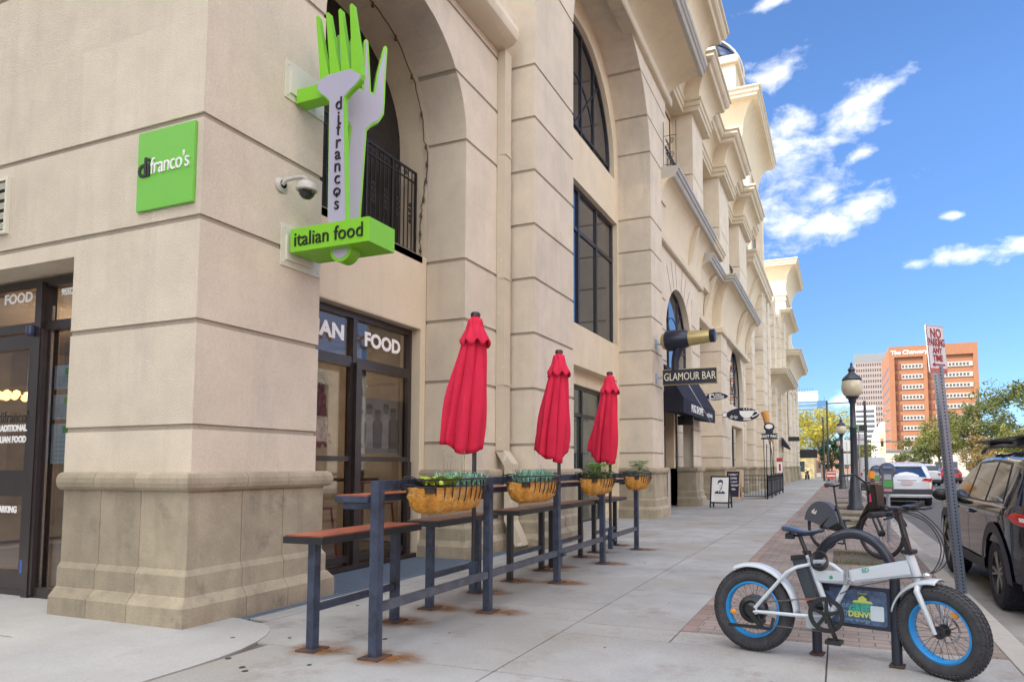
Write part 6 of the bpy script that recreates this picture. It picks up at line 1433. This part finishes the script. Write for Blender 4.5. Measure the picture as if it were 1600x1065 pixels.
# --- the near black SUV
def suv_extras(t, onside, hwid, hw, zmax, ymax):
    for s in (-1, 1):
        onside(s, [(.03, .95), (.10, .92), (.30, .955), (.40, 1.02), (.30, 1.06), (.10, 1.055)], TAIL, 'tail_light', .012)
        o = onside(s, [(.12, .975), (.20, .98), (.20, 1.02), (.12, 1.015)], WHITE, 'reversing_lamp', .0145)
        for pts in ([(2.16, .40), (2.172, .40), (2.19, 1.12), (2.178, 1.12)], [(1.16, .75), (1.172, .75), (1.30, 1.12), (1.288, 1.12)], [(3.10, .45), (3.112, .45), (3.10, 1.08), (3.088, 1.08)]): onside(s, pts, BLACK, 'door_gap', .003)
        for y in (1.95, 2.95):
            b = MB(); x = hwid(y, .98)+.02; b.tube([(s*(x-.02), y-.11, .975), (s*(x+.015), y-.08, .98), (s*(x+.015), y+.08, .985), (s*(x-.02), y+.11, .99)], .014, 8); b.build('door_handle', bpy.data.materials['black_car_paint'], t, True)
        onside(s, [(.45, 1.095), (3.2, 1.105), (3.2, 1.125), (.45, 1.115)], CHR, 'belt_moulding', .008)
        b = MB(); b.ell((s*(hw+.14), 3.12, 1.13), (.12, .07, .085), 10); b.bar((s*(hw-.05), 3.1, 1.08), (s*(hw+.1), 3.12, 1.10), .05); b.build('mirror', BLACK, t, True)
        b = MB(); b.tube([(s*.60, .65, 1.69), (s*.62, .80, 1.735), (s*.64, 1.6, 1.77), (s*.63, 2.5, 1.76), (s*.62, 2.75, 1.70)], .022, 8); b.build('roof_rail', CHR if False else BLACK, t, True)
        b = MB(); b.box(-.001 if False else s*.0+s*.40, s*.40+s*.26, -.035, .03, 0, 0) if False else None; b.bm.free()
    for y in (1.05, 2.2):
        b = MB(); b.box(-.72, .72, y-.04, y+.04, 1.80, 1.83, bev=.01)
        for s in (-1, 1): b.box(s*.62-.04, s*.62+.04, y-.05, y+.05, 1.75, 1.80)
        b.build('cross_bar', BLACK, t, True, 40)
    b = MB(); b.box(-.66, -.40, .3, 2.9, 1.835, 1.86, bev=.008); b.box(-.36, -.10, .5, 2.7, 1.835, 1.86, bev=.008); b.build('ski_carrier', BLACK, t)
    # rear: window, lower bumper, plate
    b = MB(); b.prism([(-.62, 1.12), (.62, 1.12), (.52, 1.52), (-.52, 1.52)], -.004, .004, 'y')
    for v in b.bm.verts: v.co.y += .03+.18*(v.co.z-1.12)/.4-.075+.05*(v.co.x/.62)**2+(.0)
    b.build('rear_window', CG, t)
    b = MB(); b.box(-hw*.93, hw*.93, -.075, .25, .30, .66, bev=.05); b.build('rear_bumper', TR, t, True)
    b = MB(); b.box(-.26, .26, -.082, -.07, .80, .95); b.build('number_plate', WHITE, t)
    b = MB(); b.lathe([(0, -.085), (.04, -.085), (.04, -.076), (0, -.076)], (-.62, 0, .52), 12, 'y'); b.build('tow_hook_cover', mat('blue_hook', (.05, .15, .5), .5), t)
BCP = mat('black_car_paint', (.005, .006, .012), .07, spec=.6, coat=.7)
suvprof = [(.06, .36), (4.45, .34), (4.55, .55), (4.52, .90), (4.30, 1.02), (3.45, 1.12), (3.25, 1.16), (2.75, 1.50), (2.45, 1.62), (1.9, 1.675), (1.2, 1.68), (.62, 1.64), (.36, 1.56), (.10, 1.16), (.02, .95), (.0, .55)]
car('glossy black SUV with roof bars parked at the kerb, cut by the right edge', 'car', 'parked_car', BCP, suvprof, (.92, 3.62), .375, 1.86, (2.215, 6.55, gz(7)-.135), R(1.9),
    sidewins=([(2.24, 1.14), (3.12, 1.15), (2.66, 1.48), (2.28, 1.56)], [(1.36, 1.14), (2.16, 1.14), (2.20, 1.56), (1.42, 1.575)], [(.62, 1.16), (1.28, 1.14), (1.34, 1.57), (.86, 1.54)]), belt=1.08, tumble=.24,
    cladding=([(.92+.55*math.cos(R(a)), .375+.55*math.sin(R(a))) for a in range(-5, 186, 10)]+[(.92+.435*math.cos(R(a)), .375+.435*math.sin(R(a))) for a in range(185, -6, -10)], [(3.62+.55*math.cos(R(a)), .375+.55*math.sin(R(a))) for a in range(-5, 186, 10)]+[(3.62+.435*math.cos(R(a)), .375+.435*math.sin(R(a))) for a in range(185, -6, -10)], [(1.46, .34), (3.08, .34), (3.08, .47), (1.46, .47)]), extras=suv_extras, sc_=.88, tyrew=.245)
# --- the white crossover ahead
WCP = mat('white_car_paint', (.60, .63, .68), .22, coat=.6, spec=.6)
def wc_extras(t, onside, hwid, hw, zmax, ymax):
    for s in (-1, 1):
        onside(s, [(.02, 1.0), (.10, .92), (.55, 1.03), (.50, 1.09), (.10, 1.07)], TAIL, 'tail_light', .012)
        b = MB(); b.prism([(s*.50, .99), (s*.86, .95), (s*.88, 1.05), (s*.62, 1.07)], -.045, -.035, 'y', bev=.003)
        for v in b.bm.verts: v.co.y += .09*(abs(v.co.x)/.88)**4
        b.build('tail_light_inner', TAIL, t)
        b = MB(); b.lathe([(.05, -.09), (.075, -.09), (.075, 0), (.05, 0)], (s*.66, .02, .40), 18, 'y'); b.build('exhaust', CHR, t, True); b = MB(); b.box(s*.86-.02, s*.86+.02, -.05, .03, .55, .78); b.build('reflector', TAIL, t)
        b = MB(); b.ell((s*(hw+.12), 3.1, 1.12), (.11, .06, .08), 8); b.build('mirror', WCP, t, True)
    b = MB(); b.prism([(-.70, 1.12), (.70, 1.12), (.55, 1.47), (-.55, 1.47)], -.004, .004, 'y', bev=.002)
    for v in b.bm.verts: v.co.y += .0+.22*(v.co.z-1.12)/.4-.05+.10*(v.co.x/.7)**2
    b.build('rear_window', mat('blue_rear_glass', (.015, .05, .14), .05, spec=1, coat=.5), t)
    b = MB(); b.box(-.58, .58, .12, .34, 1.52, 1.56, bev=.01); b.build('spoiler', WCP, t)
    b = MB(); b.box(-hw*.95, hw*.95, -.06, .2, .46, .66, bev=.03); b.build('rear_bumper', TR, t, True); b = MB(); b.box(-.80, .80, -.075, .2, .33, .455, bev=.02); b.build('skid_plate', mat('satin_silver', (.42, .43, .45), .35, metal=.5), t, True)
    b = MB(); b.box(-.20, .20, -.066, -.058, .82, .97); b.build('number_plate', mat('plate_pink', (.62, .50, .52), .5), t); b = MB(); b.box(-.34, .34, -.07, -.055, .99, 1.01); b.build('tailgate_trim', CHR, t)
car('white crossover parked ahead of the black SUV with orange marker on its roof line', 'car', 'parked_car', WCP, suvprof, (.92, 3.60), .35, 1.86, (2.27, 26.3, gz(27)-.135), 0,
    sidewins=([(2.24, 1.14), (3.12, 1.15), (2.66, 1.48), (2.28, 1.56)], [(1.36, 1.14), (2.16, 1.14), (2.20, 1.56), (1.42, 1.575)], [(.62, 1.16), (1.28, 1.14), (1.34, 1.57), (.86, 1.54)]), belt=1.08, tumble=.24, extras=wc_extras, sc_=.93, detail=False)
# --- farther traffic
def simple_rear(tailz=.9, win=(.55, 1.12, 1.45), plate=True, wm=CG):
    def f(t, onside, hwid, hw, zmax, ymax):
        for s in (-1, 1): b = MB(); b.box(s*hw*.80-.09, s*hw*.80+.09, -.055, .06, tailz-.09, tailz+.09, bev=.01); b.build('tail_light', TAIL, t)
        b = MB(); b.prism([(-win[0]-.08, win[1]), (win[0]+.08, win[1]), (win[0], win[2]), (-win[0], win[2])], -.05, .0, 'y')
        for v in b.bm.verts: v.co.y += .45*(v.co.z-win[1])+.03
        b.build('rear_window', wm, t)
        b = MB(); b.box(-hw*.92, hw*.92, -.07, .15, .34, .56, bev=.03); b.build('rear_bumper', TR, t)
        if plate: b = MB(); b.box(-.2, .2, -.075, -.06, .66, .78); b.build('number_plate', WHITE, t)
    return f
sedan = [(.06, .30), (4.3, .28), (4.42, .5), (4.35, .76), (3.4, .92), (3.05, .96), (2.5, 1.33), (2.1, 1.42), (1.5, 1.42), (1.0, 1.33), (.45, 1.0), (.05, .95), (0, .5)]
sedwin = ([(2.0, .96), (2.85, .96), (2.45, 1.27), (2.03, 1.34)], [(1.05, .96), (1.93, .96), (1.96, 1.34), (1.35, 1.32)])
car('tan hatchback parked between the parking meters and the white crossover', 'car', 'parked_car', mat('tan_car_paint', (.30, .27, .22), .25, coat=.6), suvprof, (.9, 3.6), .34, 1.80, (2.2, 35, gz(35)-.135), 0, sidewins=([(1.36, 1.14), (3.05, 1.14), (2.6, 1.50), (1.42, 1.575)],), belt=1.08, tumble=.24, extras=simple_rear(), sc_=.9, detail=False)
van = [(.02, .32), (5.6, .30), (5.75, .6), (5.6, 1.1), (4.9, 1.35), (4.3, 2.2), (3.9, 2.38), (.1, 2.42), (0, .6)]
car('silver white delivery van parked far ahead behind the lamp post', 'van', 'parked_van', mat('van_paint', (.50, .53, .58), .3, coat=.4), van, (1.0, 4.6), .36, 2.0, (2.0, 45, gz(45)-.135), 0, sidewins=([(3.9, 1.35), (4.75, 1.35), (4.25, 2.0), (3.9, 2.05)],), belt=1.4, tumble=.14, extras=simple_rear(1.2, (.6, 1.45, 2.1)), sc_=.85, detail=False)
pick = [(.05, .50), (5.3, .45), (5.4, .7), (5.3, 1.1), (4.3, 1.2), (3.75, 1.75), (3.3, 1.85), (2.3, 1.85), (2.05, 1.25), (.02, 1.2), (0, .7)]
car('white pickup truck driving away with a yellow number plate', 'pickup truck', 'pickup_truck', WCP, pick, (1.1, 4.3), .42, 1.95, (6.6, 58, gz(58)-.135), 0, sidewins=([(2.4, 1.25), (3.8, 1.25), (3.45, 1.72), (2.45, 1.74)],), belt=1.2, tumble=.18, extras=simple_rear(1.0, (.6, 1.3, 1.72), False), sc_=.92, detail=False)
car('red car driving beside the white pickup truck', 'car', 'moving_car', mat('red_car_paint', (.42, .015, .015), .2, coat=.7), sedan, (.85, 3.4), .32, 1.78, (9.6, 68, gz(68)-.135), 0, sidewins=sedwin, belt=.95, tumble=.25, extras=simple_rear(.78, (.5, .98, 1.3)), sc_=1, detail=False)
for i, (x, y, col, l) in enumerate(((6.5, 88, (.5, .5, .52), 'pale car waiting far down the road behind the pickup truck'), (11.8, 84, (.03, .03, .04), 'dark car far down the road beside the sign post'), (2.2, 60, (.05, .06, .1), 'dark blue parked car beyond the van'), (2.2, 70, (.55, .55, .55), 'white parked car farthest along the kerb'))):
    car(l, 'car', 'distant_car', mat('distant_paint_%s' % 'abcd'[i], col, .25, coat=.6), sedan, (.85, 3.4), .32, 1.78, (x, y, gz(y)-.135), 0, sidewins=sedwin, belt=.95, tumble=.25, extras=simple_rear(.78, (.5, .98, 1.3)), detail=False)
# ================================================================ far background
def tree(x, y, h, rad, m, lab, seed, trunk_h=.35, n=2600, ls=.22, name='tree', group='street trees beyond the crossing', flat=.8):
    r = random.Random(seed); t = thing(name, lab, 'tree', (x, y, gz(min(y, 200))-.2), group=group)
    b = MB(); th = h*trunk_h; b.tube([(0, 0, 0), (r.uniform(-.1, .1), 0, th*.6), (r.uniform(-.2, .2), 0, th*1.1), (r.uniform(-.4, .4), .1, h*.72)], [h*.025, h*.02, h*.015, h*.004], 8)
    tips = []
    for k in range(9):
        a = 2*PI*k/9+r.uniform(-.3, .3); z0 = th*r.uniform(.75, 1.4); l = rad*r.uniform(.6, .95); e = (l*math.cos(a), l*math.sin(a), z0+(h-z0)*r.uniform(.3, .75)); mid = (e[0]*.45, e[1]*.45, z0+(e[2]-z0)*.6)
        b.tube([(0, 0, z0), mid, e], [h*.011, h*.007, h*.002], 6); tips.append(Vector(e))
    b.build('trunk', BARK, t)
    b = MB(); cl = []
    for k in range(26):
        a = r.uniform(0, 2*PI); q = r.random()**.5; zz = r.uniform(-1, 1); k2 = math.sqrt(max(0, 1-zz*zz*.8)); cl.append((Vector((rad*q*k2*math.cos(a), rad*q*k2*math.sin(a), th+(h-th)*(.5+.46*zz))), rad*r.uniform(.18, .40)))
    for e in tips: cl.append((e, rad*.3))
    for i in range(n):
        c, cr = r.choice(cl); d = Vector((r.gauss(0, 1), r.gauss(0, 1), r.gauss(0, 1)*flat)).normalized(); p = c+d*cr*r.random()**.4
        if p.z < th*.7: continue
        u = Vector((r.gauss(0, 1), r.gauss(0, 1), r.gauss(0, .6))).normalized(); w = u.cross(d+Vector((.01, .02, .03))).normalized(); s = ls*r.uniform(.5, 1.2)
        b.bm.faces.new([b.bm.verts.new(p+u*s), b.bm.verts.new(p+w*s*.55), b.bm.verts.new(p-u*s), b.bm.verts.new(p-w*s*.55)])
    b.build('crown', m, t)
    return t
BARK = mat('bark', (.09, .07, .055), .9, var=.3, vscale=5)
def leafmat(n_, c):
    m = mat(n_, c, .65, var=.45, vscale=1.1, spec=.25); nt = m.node_tree; bs = nt.nodes['Principled BSDF']; tr = nt.nodes.new('ShaderNodeBsdfTranslucent'); tr.inputs[0].default_value = (*[min(1, v*1.6) for v in c], 1); mx = nt.nodes.new('ShaderNodeMixShader'); mx.inputs[0].default_value = .35
    nt.links.new(bs.outputs[0], mx.inputs[1]); nt.links.new(tr.outputs[0], mx.inputs[2]); nt.links.new(mx.outputs[0], nt.nodes['Material Output'].inputs[0]); return m
YEL = leafmat('locust_yellow', (.34, .30, .05)); OLV = leafmat('olive_green_leaves', (.105, .12, .038)); DGR = leafmat('dark_green_leaves', (.045, .09, .02)); YGR = leafmat('yellow_green_leaves', (.165, .17, .05)); BRN = leafmat('russet_leaves', (.20, .15, .06))
tree(-2.2, 104, 10.5, 4.2, YEL, 'tall yellow locust tree beyond the end of the arcade building', 1, n=5200, ls=.20)
tree(-9, 118, 8.5, 4.0, YEL, 'lower yellow tree behind the board sign at the building end', 2, n=3600, ls=.2)
tree(-.75, 84, 4.9, 1.5, DGR, 'small dark green tree beside the second globe lamp', 3, n=2600, ls=.13, trunk_h=.3)
tree(3.4, 128, 6.5, 3.2, YGR, 'yellow green tree just behind the nearest lamp post', 4, n=2600)
tree(31, 132, 17.0, 8.5, OLV, 'largest olive green tree at the right edge above the black SUV', 5, n=9000, ls=.30, trunk_h=.2)
tree(21.5, 128, 12.5, 5.0, OLV, 'olive tree behind the sign post, in front of the orange block', 6, n=5200, ls=.26)
tree(15.8, 124, 9.8, 3.8, YGR, 'yellow green tree left of the sign post', 7, n=4200, ls=.24)
tree(11.0, 118, 6.2, 2.9, OLV, 'low bushy olive tree left of the pickup truck', 8, n=3400, ls=.2, trunk_h=.15)
tree(19.5, 112, 6.0, 2.6, BRN, 'low russet tree right of the sign post', 9, n=3000, ls=.2, trunk_h=.2)
tree(26.0, 118, 8.0, 3.4, YGR, 'yellow green tree under the traffic signal pole', 10, n=3600, ls=.22)
tree(38.0, 120, 11, 5.0, OLV, 'olive tree at the far right behind the roof bars', 12, n=4000, ls=.26)
tree(-16, 130, 7.5, 4, OLV, 'olive tree far left beyond the building end', 13, n=2600, ls=.24)
for i, (x, y, h, r_, m, l) in enumerate(((4, 185, 9, 5, OLV, 'distant tree under the white striped block'), (24, 190, 10, 6, YGR, 'distant tree in front of the orange block foot'), (40, 180, 11, 6, OLV, 'distant olive tree right of the orange block'), (54, 190, 11, 6, YGR, 'farthest distant tree on the right'), (-30, 180, 9, 6, OLV, 'distant tree in front of the blue glass tower'))):
    tree(x, y, h, r_, m, l, 20+i, n=2000, ls=.4, group='distant trees')
def box(parent, name, m, *a):
    b = MB(); b.box(*a); return b.build(name, m, parent)
def repeat(parent, name, m, size, pos, limit=100):
    """one box mesh of the given size placed at every position, each its own part; past the limit the rest is one mass"""
    b = MB(); b.box(0, size[0], 0, size[1], 0, size[2]); o = b.build(name, m, parent); o.location = pos[0]
    for q in pos[1:limit]: c = o.copy(); C.objects.link(c); c.parent = parent; c.location = q
    if len(pos) > limit:
        b = MB()
        for x, y, z in pos[limit:]: b.box(x, x+size[0], y, y+size[1], z, z+size[2])
        r_ = b.build(name+'_grid', m, parent); r_['kind'] = 'stuff'
# the orange brick block
t = thing('office_block', 'orange brick office block lettered The Chancery, with two recessed window bays', 'building', (15.2, 220, -1.2))
OB = mat('orange_brick', (.31, .135, .07), .85, var=.06, vscale=.3); OB2 = mat('brown_brick', (.20, .07, .045), .85); PAN = mat('pale_spandrel', (.42, .38, .34), .7); WG = mat('office_glass', (.05, .07, .09), .15)
W_, H_, D_ = 23.8, 38.5, 37
bays = [(1.5, 9.4), (10.4, 22.6)]
b = MB(); b.box(0, W_, .8, D_, 0, H_); b.box(0, W_, 0, .8, H_-3.3, H_); b.box(0, W_, 0, .8, 0, 2); 
xs_ = [0]+[v for p in bays for v in p]+[W_]
for i in range(0, 6, 2): b.box(xs_[i], xs_[i+1], 0, .799, 2, H_-3.301)
b.build('wall', OB, t)
zt = H_-3.3
rows = [zt-2.1-3.12*k for k in range(11)]
wpos = []
for a, c in bays:
    repeat(t, 'spandrel_band', PAN, (c-a-2.0, .249, 1.43), [(a+1.9, .55, z-1.45) for z in rows if z > 2])
    repeat(t, 'brown_panel', OB2, (1.6, .2, 1.8), [(a+.1, .6, z-1.6) for z in rows if z > 2])  # darker brown brick at the left end of each bay
for z in rows:
    for a, c in bays:
        if z > 2: wpos += [(a+2.1+k*.93, .50, z-1.1) for k in range(int((c-a-2.2)/.93))]
repeat(t, 'window', WG, (.55, .049, .75), wpos); box(t, 'roof_plant', PAN, 8, 15, 8, 20, H_, H_+2.2) if False else None
repeat(t, 'side_window', WG, (.02, 1, 1), [(-.02, 2+k*1.9, z-1.2) for z in rows if z > 2 for k in range(18)], 99)
text('The Chancery', 1.75, WHITE, MY(5.6, -.05, H_-1.9), parent=t, depth=.1, bold=.03)
# tall pinkish tower
t = thing('office_tower', 'tall pinkish tower with a grid of small windows behind the orange block', 'building', (10, 400, -1.2)); TP = mat('rose_stone', (.31, .25, .225), .8)
box(t, 'wall', TP, 0, 24, 0, 20, 0, 60.5); box(t, 'crown_band', mat('tower_crown', (.20, .21, .22), .5), -.1, 24.1, -.1, 20, 60.5, 65)
repeat(t, 'window', mat('tower_glass', (.07, .06, .07), .2), (.6, .1, 1.6), [(.7+k*1.2, -.1, 58-i*3.1) for i in range(19) for k in range(20)])
t = thing('office_block', 'white office block with dark horizontal window bands', 'building', (6.9, 300, -1.2)); box(t, 'wall', mat('white_precast', (.62, .61, .60), .8), 0, 8.2, 0, 14, 0, 27.5)
repeat(t, 'window_band', mat('band_glass', (.10, .11, .13), .2), (3.2, .1, 1.1), [(x, -.1, 1.5+i*2.1) for i in range(12) for x in (.5, 4.4)])
t = thing('glass_tower', 'blue glass office tower with a white rooftop box at the street end', 'building', (-19, 350, -1.2)); box(t, 'curtain_wall', mat('blue_curtain_glass', (.11, .21, .32), .6, spec=.3, var=.15, vscale=.1), 0, 14.6, 0, 20, 0, 35); box(t, 'plant_room', WHITE, 0, 10.0, 2, 16, 35, 40)
repeat(t, 'floor_line', mat('glass_mullion', (.42, .50, .56), .5), (9.65, .12, .25), [(-.05, -.12, 2+i*2.1) for i in range(16)])
b = MB()
repeat(t, 'aerial', BLACK, (.15, .2, 2.2), [(1+k*1.3, 5, 40) for k in range(6)]+[(13, 4, 35)])
box(t, 'side_wall', mat('blue_side_glass', (.06, .15, .30), .5, spec=.3), 9.7, 14.65, -.15, 0, 0, 34.9)
# white curved gable building
t = thing('white_gable_building', 'narrow white building with a curved gable and a cream side wall', 'building', (6.9, 150, -1)); b = MB(); b.prism([(0, 0), (2.3, 0), (2.3, 11.2), (1.7, 11.2), (1.4, 10.4), (.9, 10.2), (.5, 9.6), (.2, 8.6), (0, 7.4)], 0, 10, 'y'); b.build('wall', mat('bright_stucco', (.78, .76, .70), .8), t); box(t, 'side_wall', mat('cream_side', (.62, .52, .33), .8), 1.2, 2.32, -.05, -.001, 0, 9.5)
for i, (x, y, w, h, d, c, l) in enumerate(((-26, 122, 22, 4.6, 12, (.62, .50, .27), 'low pale yellow building beyond the board sign'), (32, 160, 16, 7.5, 12, (.60, .47, .26), 'low yellow building behind the largest olive tree'), (46, 128, 12, 10.5, 14, (.42, .10, .06), 'red brick building at the far right edge'), (10, 165, 20, 5.2, 10, (.50, .47, .41), 'low white building behind the pickup truck'), (-60, 240, 45, 10, 20, (.40, .36, .30), 'distant tan block left of the street end'), (-8, 260, 14, 7, 20, (.34, .20, .15), 'distant brown block at the street end'), (42, 250, 60, 10, 20, (.42, .38, .33), 'distant tan block right of the orange office'), (100, 240, 80, 12, 20, (.38, .35, .33), 'distant grey block at the far right'))):
    t = thing('low_building', l, 'building', (x, y, -1.3), group='low buildings beyond the crossing'); m = mat('far_wall_%d' % i, c, .85, var=.06, vscale=.4); box(t, 'wall', m, 0, w, 0, d, 0, h+.5); box(t, 'roof', mat('roof_grey', (.20, .19, .18), .8) if 'roof_grey' not in bpy.data.materials else bpy.data.materials['roof_grey'], -.3, w+.3, -.3, d, h+.5, h+.9)
    repeat(t, 'window', WG, (1.4, .06, 1.8), [(1+k*3, -.06, 1.5+q*3.4) for q in range(max(1, int(h/3.6))) for k in range(int(w/3))])
# signals, poles and signs of the far crossing
SG = mat('signal_green_pole', (.05, .09, .08), .5, metal=.3); RL = mat('red_signal', (.8, .04, .02), .4, emit=(1, .05, .02), estr=1.5)
t = thing('signal_mast', 'green steel mast with a long arm reaching over the far crossing', 'traffic signal pole', (22.8, 130, -.9)); b = MB(); b.tube([(0, 0, 0), (0, 0, 15)], [.22, .14], 8); b.tube([(0, 0, 6.3), (-10, 0, 6.35), (-19.5, 0, 6.4)], [.14, .10, .07], 6); b.tube([(0, 0, 6.3), (7, 0, 6.2)], .06, 6); b.build('pole', SG, t)
def signal(x, z, lab):
    t = thing('traffic_light', lab, 'traffic light', (x, 129.7, z), group='red traffic lights at the far crossing'); b = MB(); b.box(-.24, .24, -.2, .2, -.9, .55, bev=.04); b.build('housing', BLACK, t); b = MB(); b.lathe([(0, -.3), (.22, -.28), (.24, -.2), (0, -.2)], (0, 0, .28), 12, 'y'); b.build('lens', RL, t)
signal(13.6, 5.4, 'red traffic light hanging right of the pickup truck'); signal(7.4, 5.5, 'red traffic light hanging in front of the white gable'); signal(22.4, 2.4, 'red traffic light low on the green mast')
t = thing('street_name_sign', 'green street name board hanging from the signal arm', 'sign', (19.9, 129.7, 5.4)); b = MB(); b.box(-1.3, 1.3, -.03, .03, -.28, .28, bev=.01); b.build('board', mat('sign_green', (.02, .30, .24), .4), t); text('Lincoln St', .4, WHITE, MY(0, -.05, 0), parent=t)
def spole(x, y, h, arm, z, lab, base=True):
    t = thing('utility_pole', lab, 'pole', (x, y, gz(y)), group='tall poles past the building end'); b = MB(); b.tube([(0, 0, 0), (0, 0, h)], [.11, .07], 8)
    if arm: b.tube([(0, 0, z), (arm, 0, z+.05)], .05, 6)
    b.build('pole', mat('dark_pole', (.05, .055, .06), .5) if 'dark_pole' not in bpy.data.materials else bpy.data.materials['dark_pole'], t)
    if arm: b = MB(); b.box(arm-.1, arm+.5, -.12, .12, z-.05, z+.08, bev=.02); b.build('lamp_head', GALV, t)
spole(-.98, 72, 8.2, 2.4, 7.9, 'tall dark pole with a long arm, left of the nearest globe lamp'); spole(-1.35, 70, 6.4, 0, 0, 'shorter thin pole standing beside the armed pole'); spole(1.45, 40, 5.0, 0, 0, 'grey pole just right of the nearest globe lamp')
t = thing('street_sign', 'dark and green arrow sign over a red lettered parking sign on a post', 'sign', (.74, 27, gz(27))); b = MB(); b.tube([(0, 0, 0), (0, 0, 2.85)], .03, 6); b.build('post', GALV, t)
b = MB(); b.box(.0, .30, -.02, .02, 2.62, 2.86); b.build('dark_board', BLACK, t); b = MB(); b.box(-.14, -.001, -.02, .02, 2.62, 2.88); b.build('green_board', mat('bright_green', (.03, .50, .05), .4), t)
b = MB(); b.box(-.12, .18, -.02, .02, 2.10, 2.52, bev=.005); b.build('plate', SW, t); text('2\nHOUR', .13, SRED, MY(.03, -.024, 2.36), parent=t, depth=.004, sx=.8)
t = thing('white_sign', 'two white notice boards on a post behind the second globe lamp', 'sign', (.55, 48, gz(48))); b = MB(); b.tube([(0, 0, 0), (0, 0, 3)], .03, 6); b.build('post', GALV, t)
for z in (1.5, 2.4): b = MB(); b.box(-.3, .3, -.02, .02, z, z+.75); b.build('plate', WHITE, t)
t = thing('red_street_board', 'orange red and white notice board on the far sidewalk', 'sign', (-.65, 62, gz(62))); b = MB(); b.box(-.4, .4, -.03, .03, .35, 1.05); b.build('plate', mat('notice_red', (.55, .10, .06), .6), t); b = MB(); b.box(-.35, .35, -.035, -.031, .85, .93); b.box(-.32, .35, -.035, -.031, .55, .68); b.build('white_print', WHITE, t); b = MB(); b.box(-.38, -.34, -.03, .03, 0, .349); b.box(.34, .38, -.03, .03, 0, .349); b.build('leg', BLK, t)
t = thing('dark_street_pole', 'slim black post at the right edge above the roof bars', 'pole', (33, 90, -1)); b = MB(); b.tube([(0, 0, 0), (0, 0, 13)], .13, 6); b.build('pole', BLACK, t)
# motorbikes and chairs clutter at the far end of the arcade
t = thing('parked_motorbike', 'dark parked motorbike at the far end of the arcade', 'motorcycle', (-3.4, 80, gz(80)), rz=R(80)); b = MB()
for x in (-.65, .65): b.lathe([(.2, -.06), (.3, -.06), (.32, 0), (.3, .06), (.2, .06)], (x, 0, .32), 16, 'y')
b.tube([(-.65, 0, .32), (-.1, 0, .6), (.4, 0, .75), (.65, 0, .32)], .05, 6); b.build('wheels_and_frame', BLACK, t); b = MB(); b.box(-.5, .1, -.15, .15, .7, .85, bev=.04); b.ell((.2, 0, .85), (.25, .15, .15), 8); b.build('seat_and_tank', BLACK, t); b = MB(); b.tube([(.3, -.35, 1.05), (.42, 0, 1.0), (.3, .35, 1.05)], .02, 6); b.build('handlebar', BLACK, t)
# ================================================================ buildings of the other street sides (they shade the corner and show in the glass)
def block(x0, x1, y0, y1, h, col, lab, face, wz=1.8):
    t = thing('street_building', lab, 'building', (x0, y0, -.4)); m = mat('block_wall_'+face, col, .85, var=.06, vscale=.5); box(t, 'wall', m, 0, x1-x0, 0, y1-y0, 0, h); box(t, 'cornice', TRIM, -.3, x1-x0+.3, -.3, y1-y0+.3, h, h+.6)
    n = int((y1-y0)/3.2) if face in 'wx' else int((x1-x0)/3.2)
    repeat(t, 'window', WG, (.04, 1.8, 2) if face in 'wx' else (1.8, .04, 2), [((-.04, .8+k*3.2, 1.2+q*3.6) if face in 'wx' else (.8+k*3.2, y1-y0, 1.2+q*3.6)) for q in range(int(h/3.6)) for k in range(n)])
block(-60, -8.5, -40, -8, 21, (.42, .38, .33), 'tall tan building across the side street, behind the photographer', 'n')
block(19, 34, -30, 22, 11, (.50, .22, .16), 'rose brick building across the main street', 'w'); block(19, 32, 24, 60, 8, (.62, .58, .50), 'pale stucco building across the main street', 'x')
SW2 = MB(); SW2.box(13.0, 19, -40, 85, -.3, .0); struct(shear(SW2.build('far_sidewalk', CONC)))
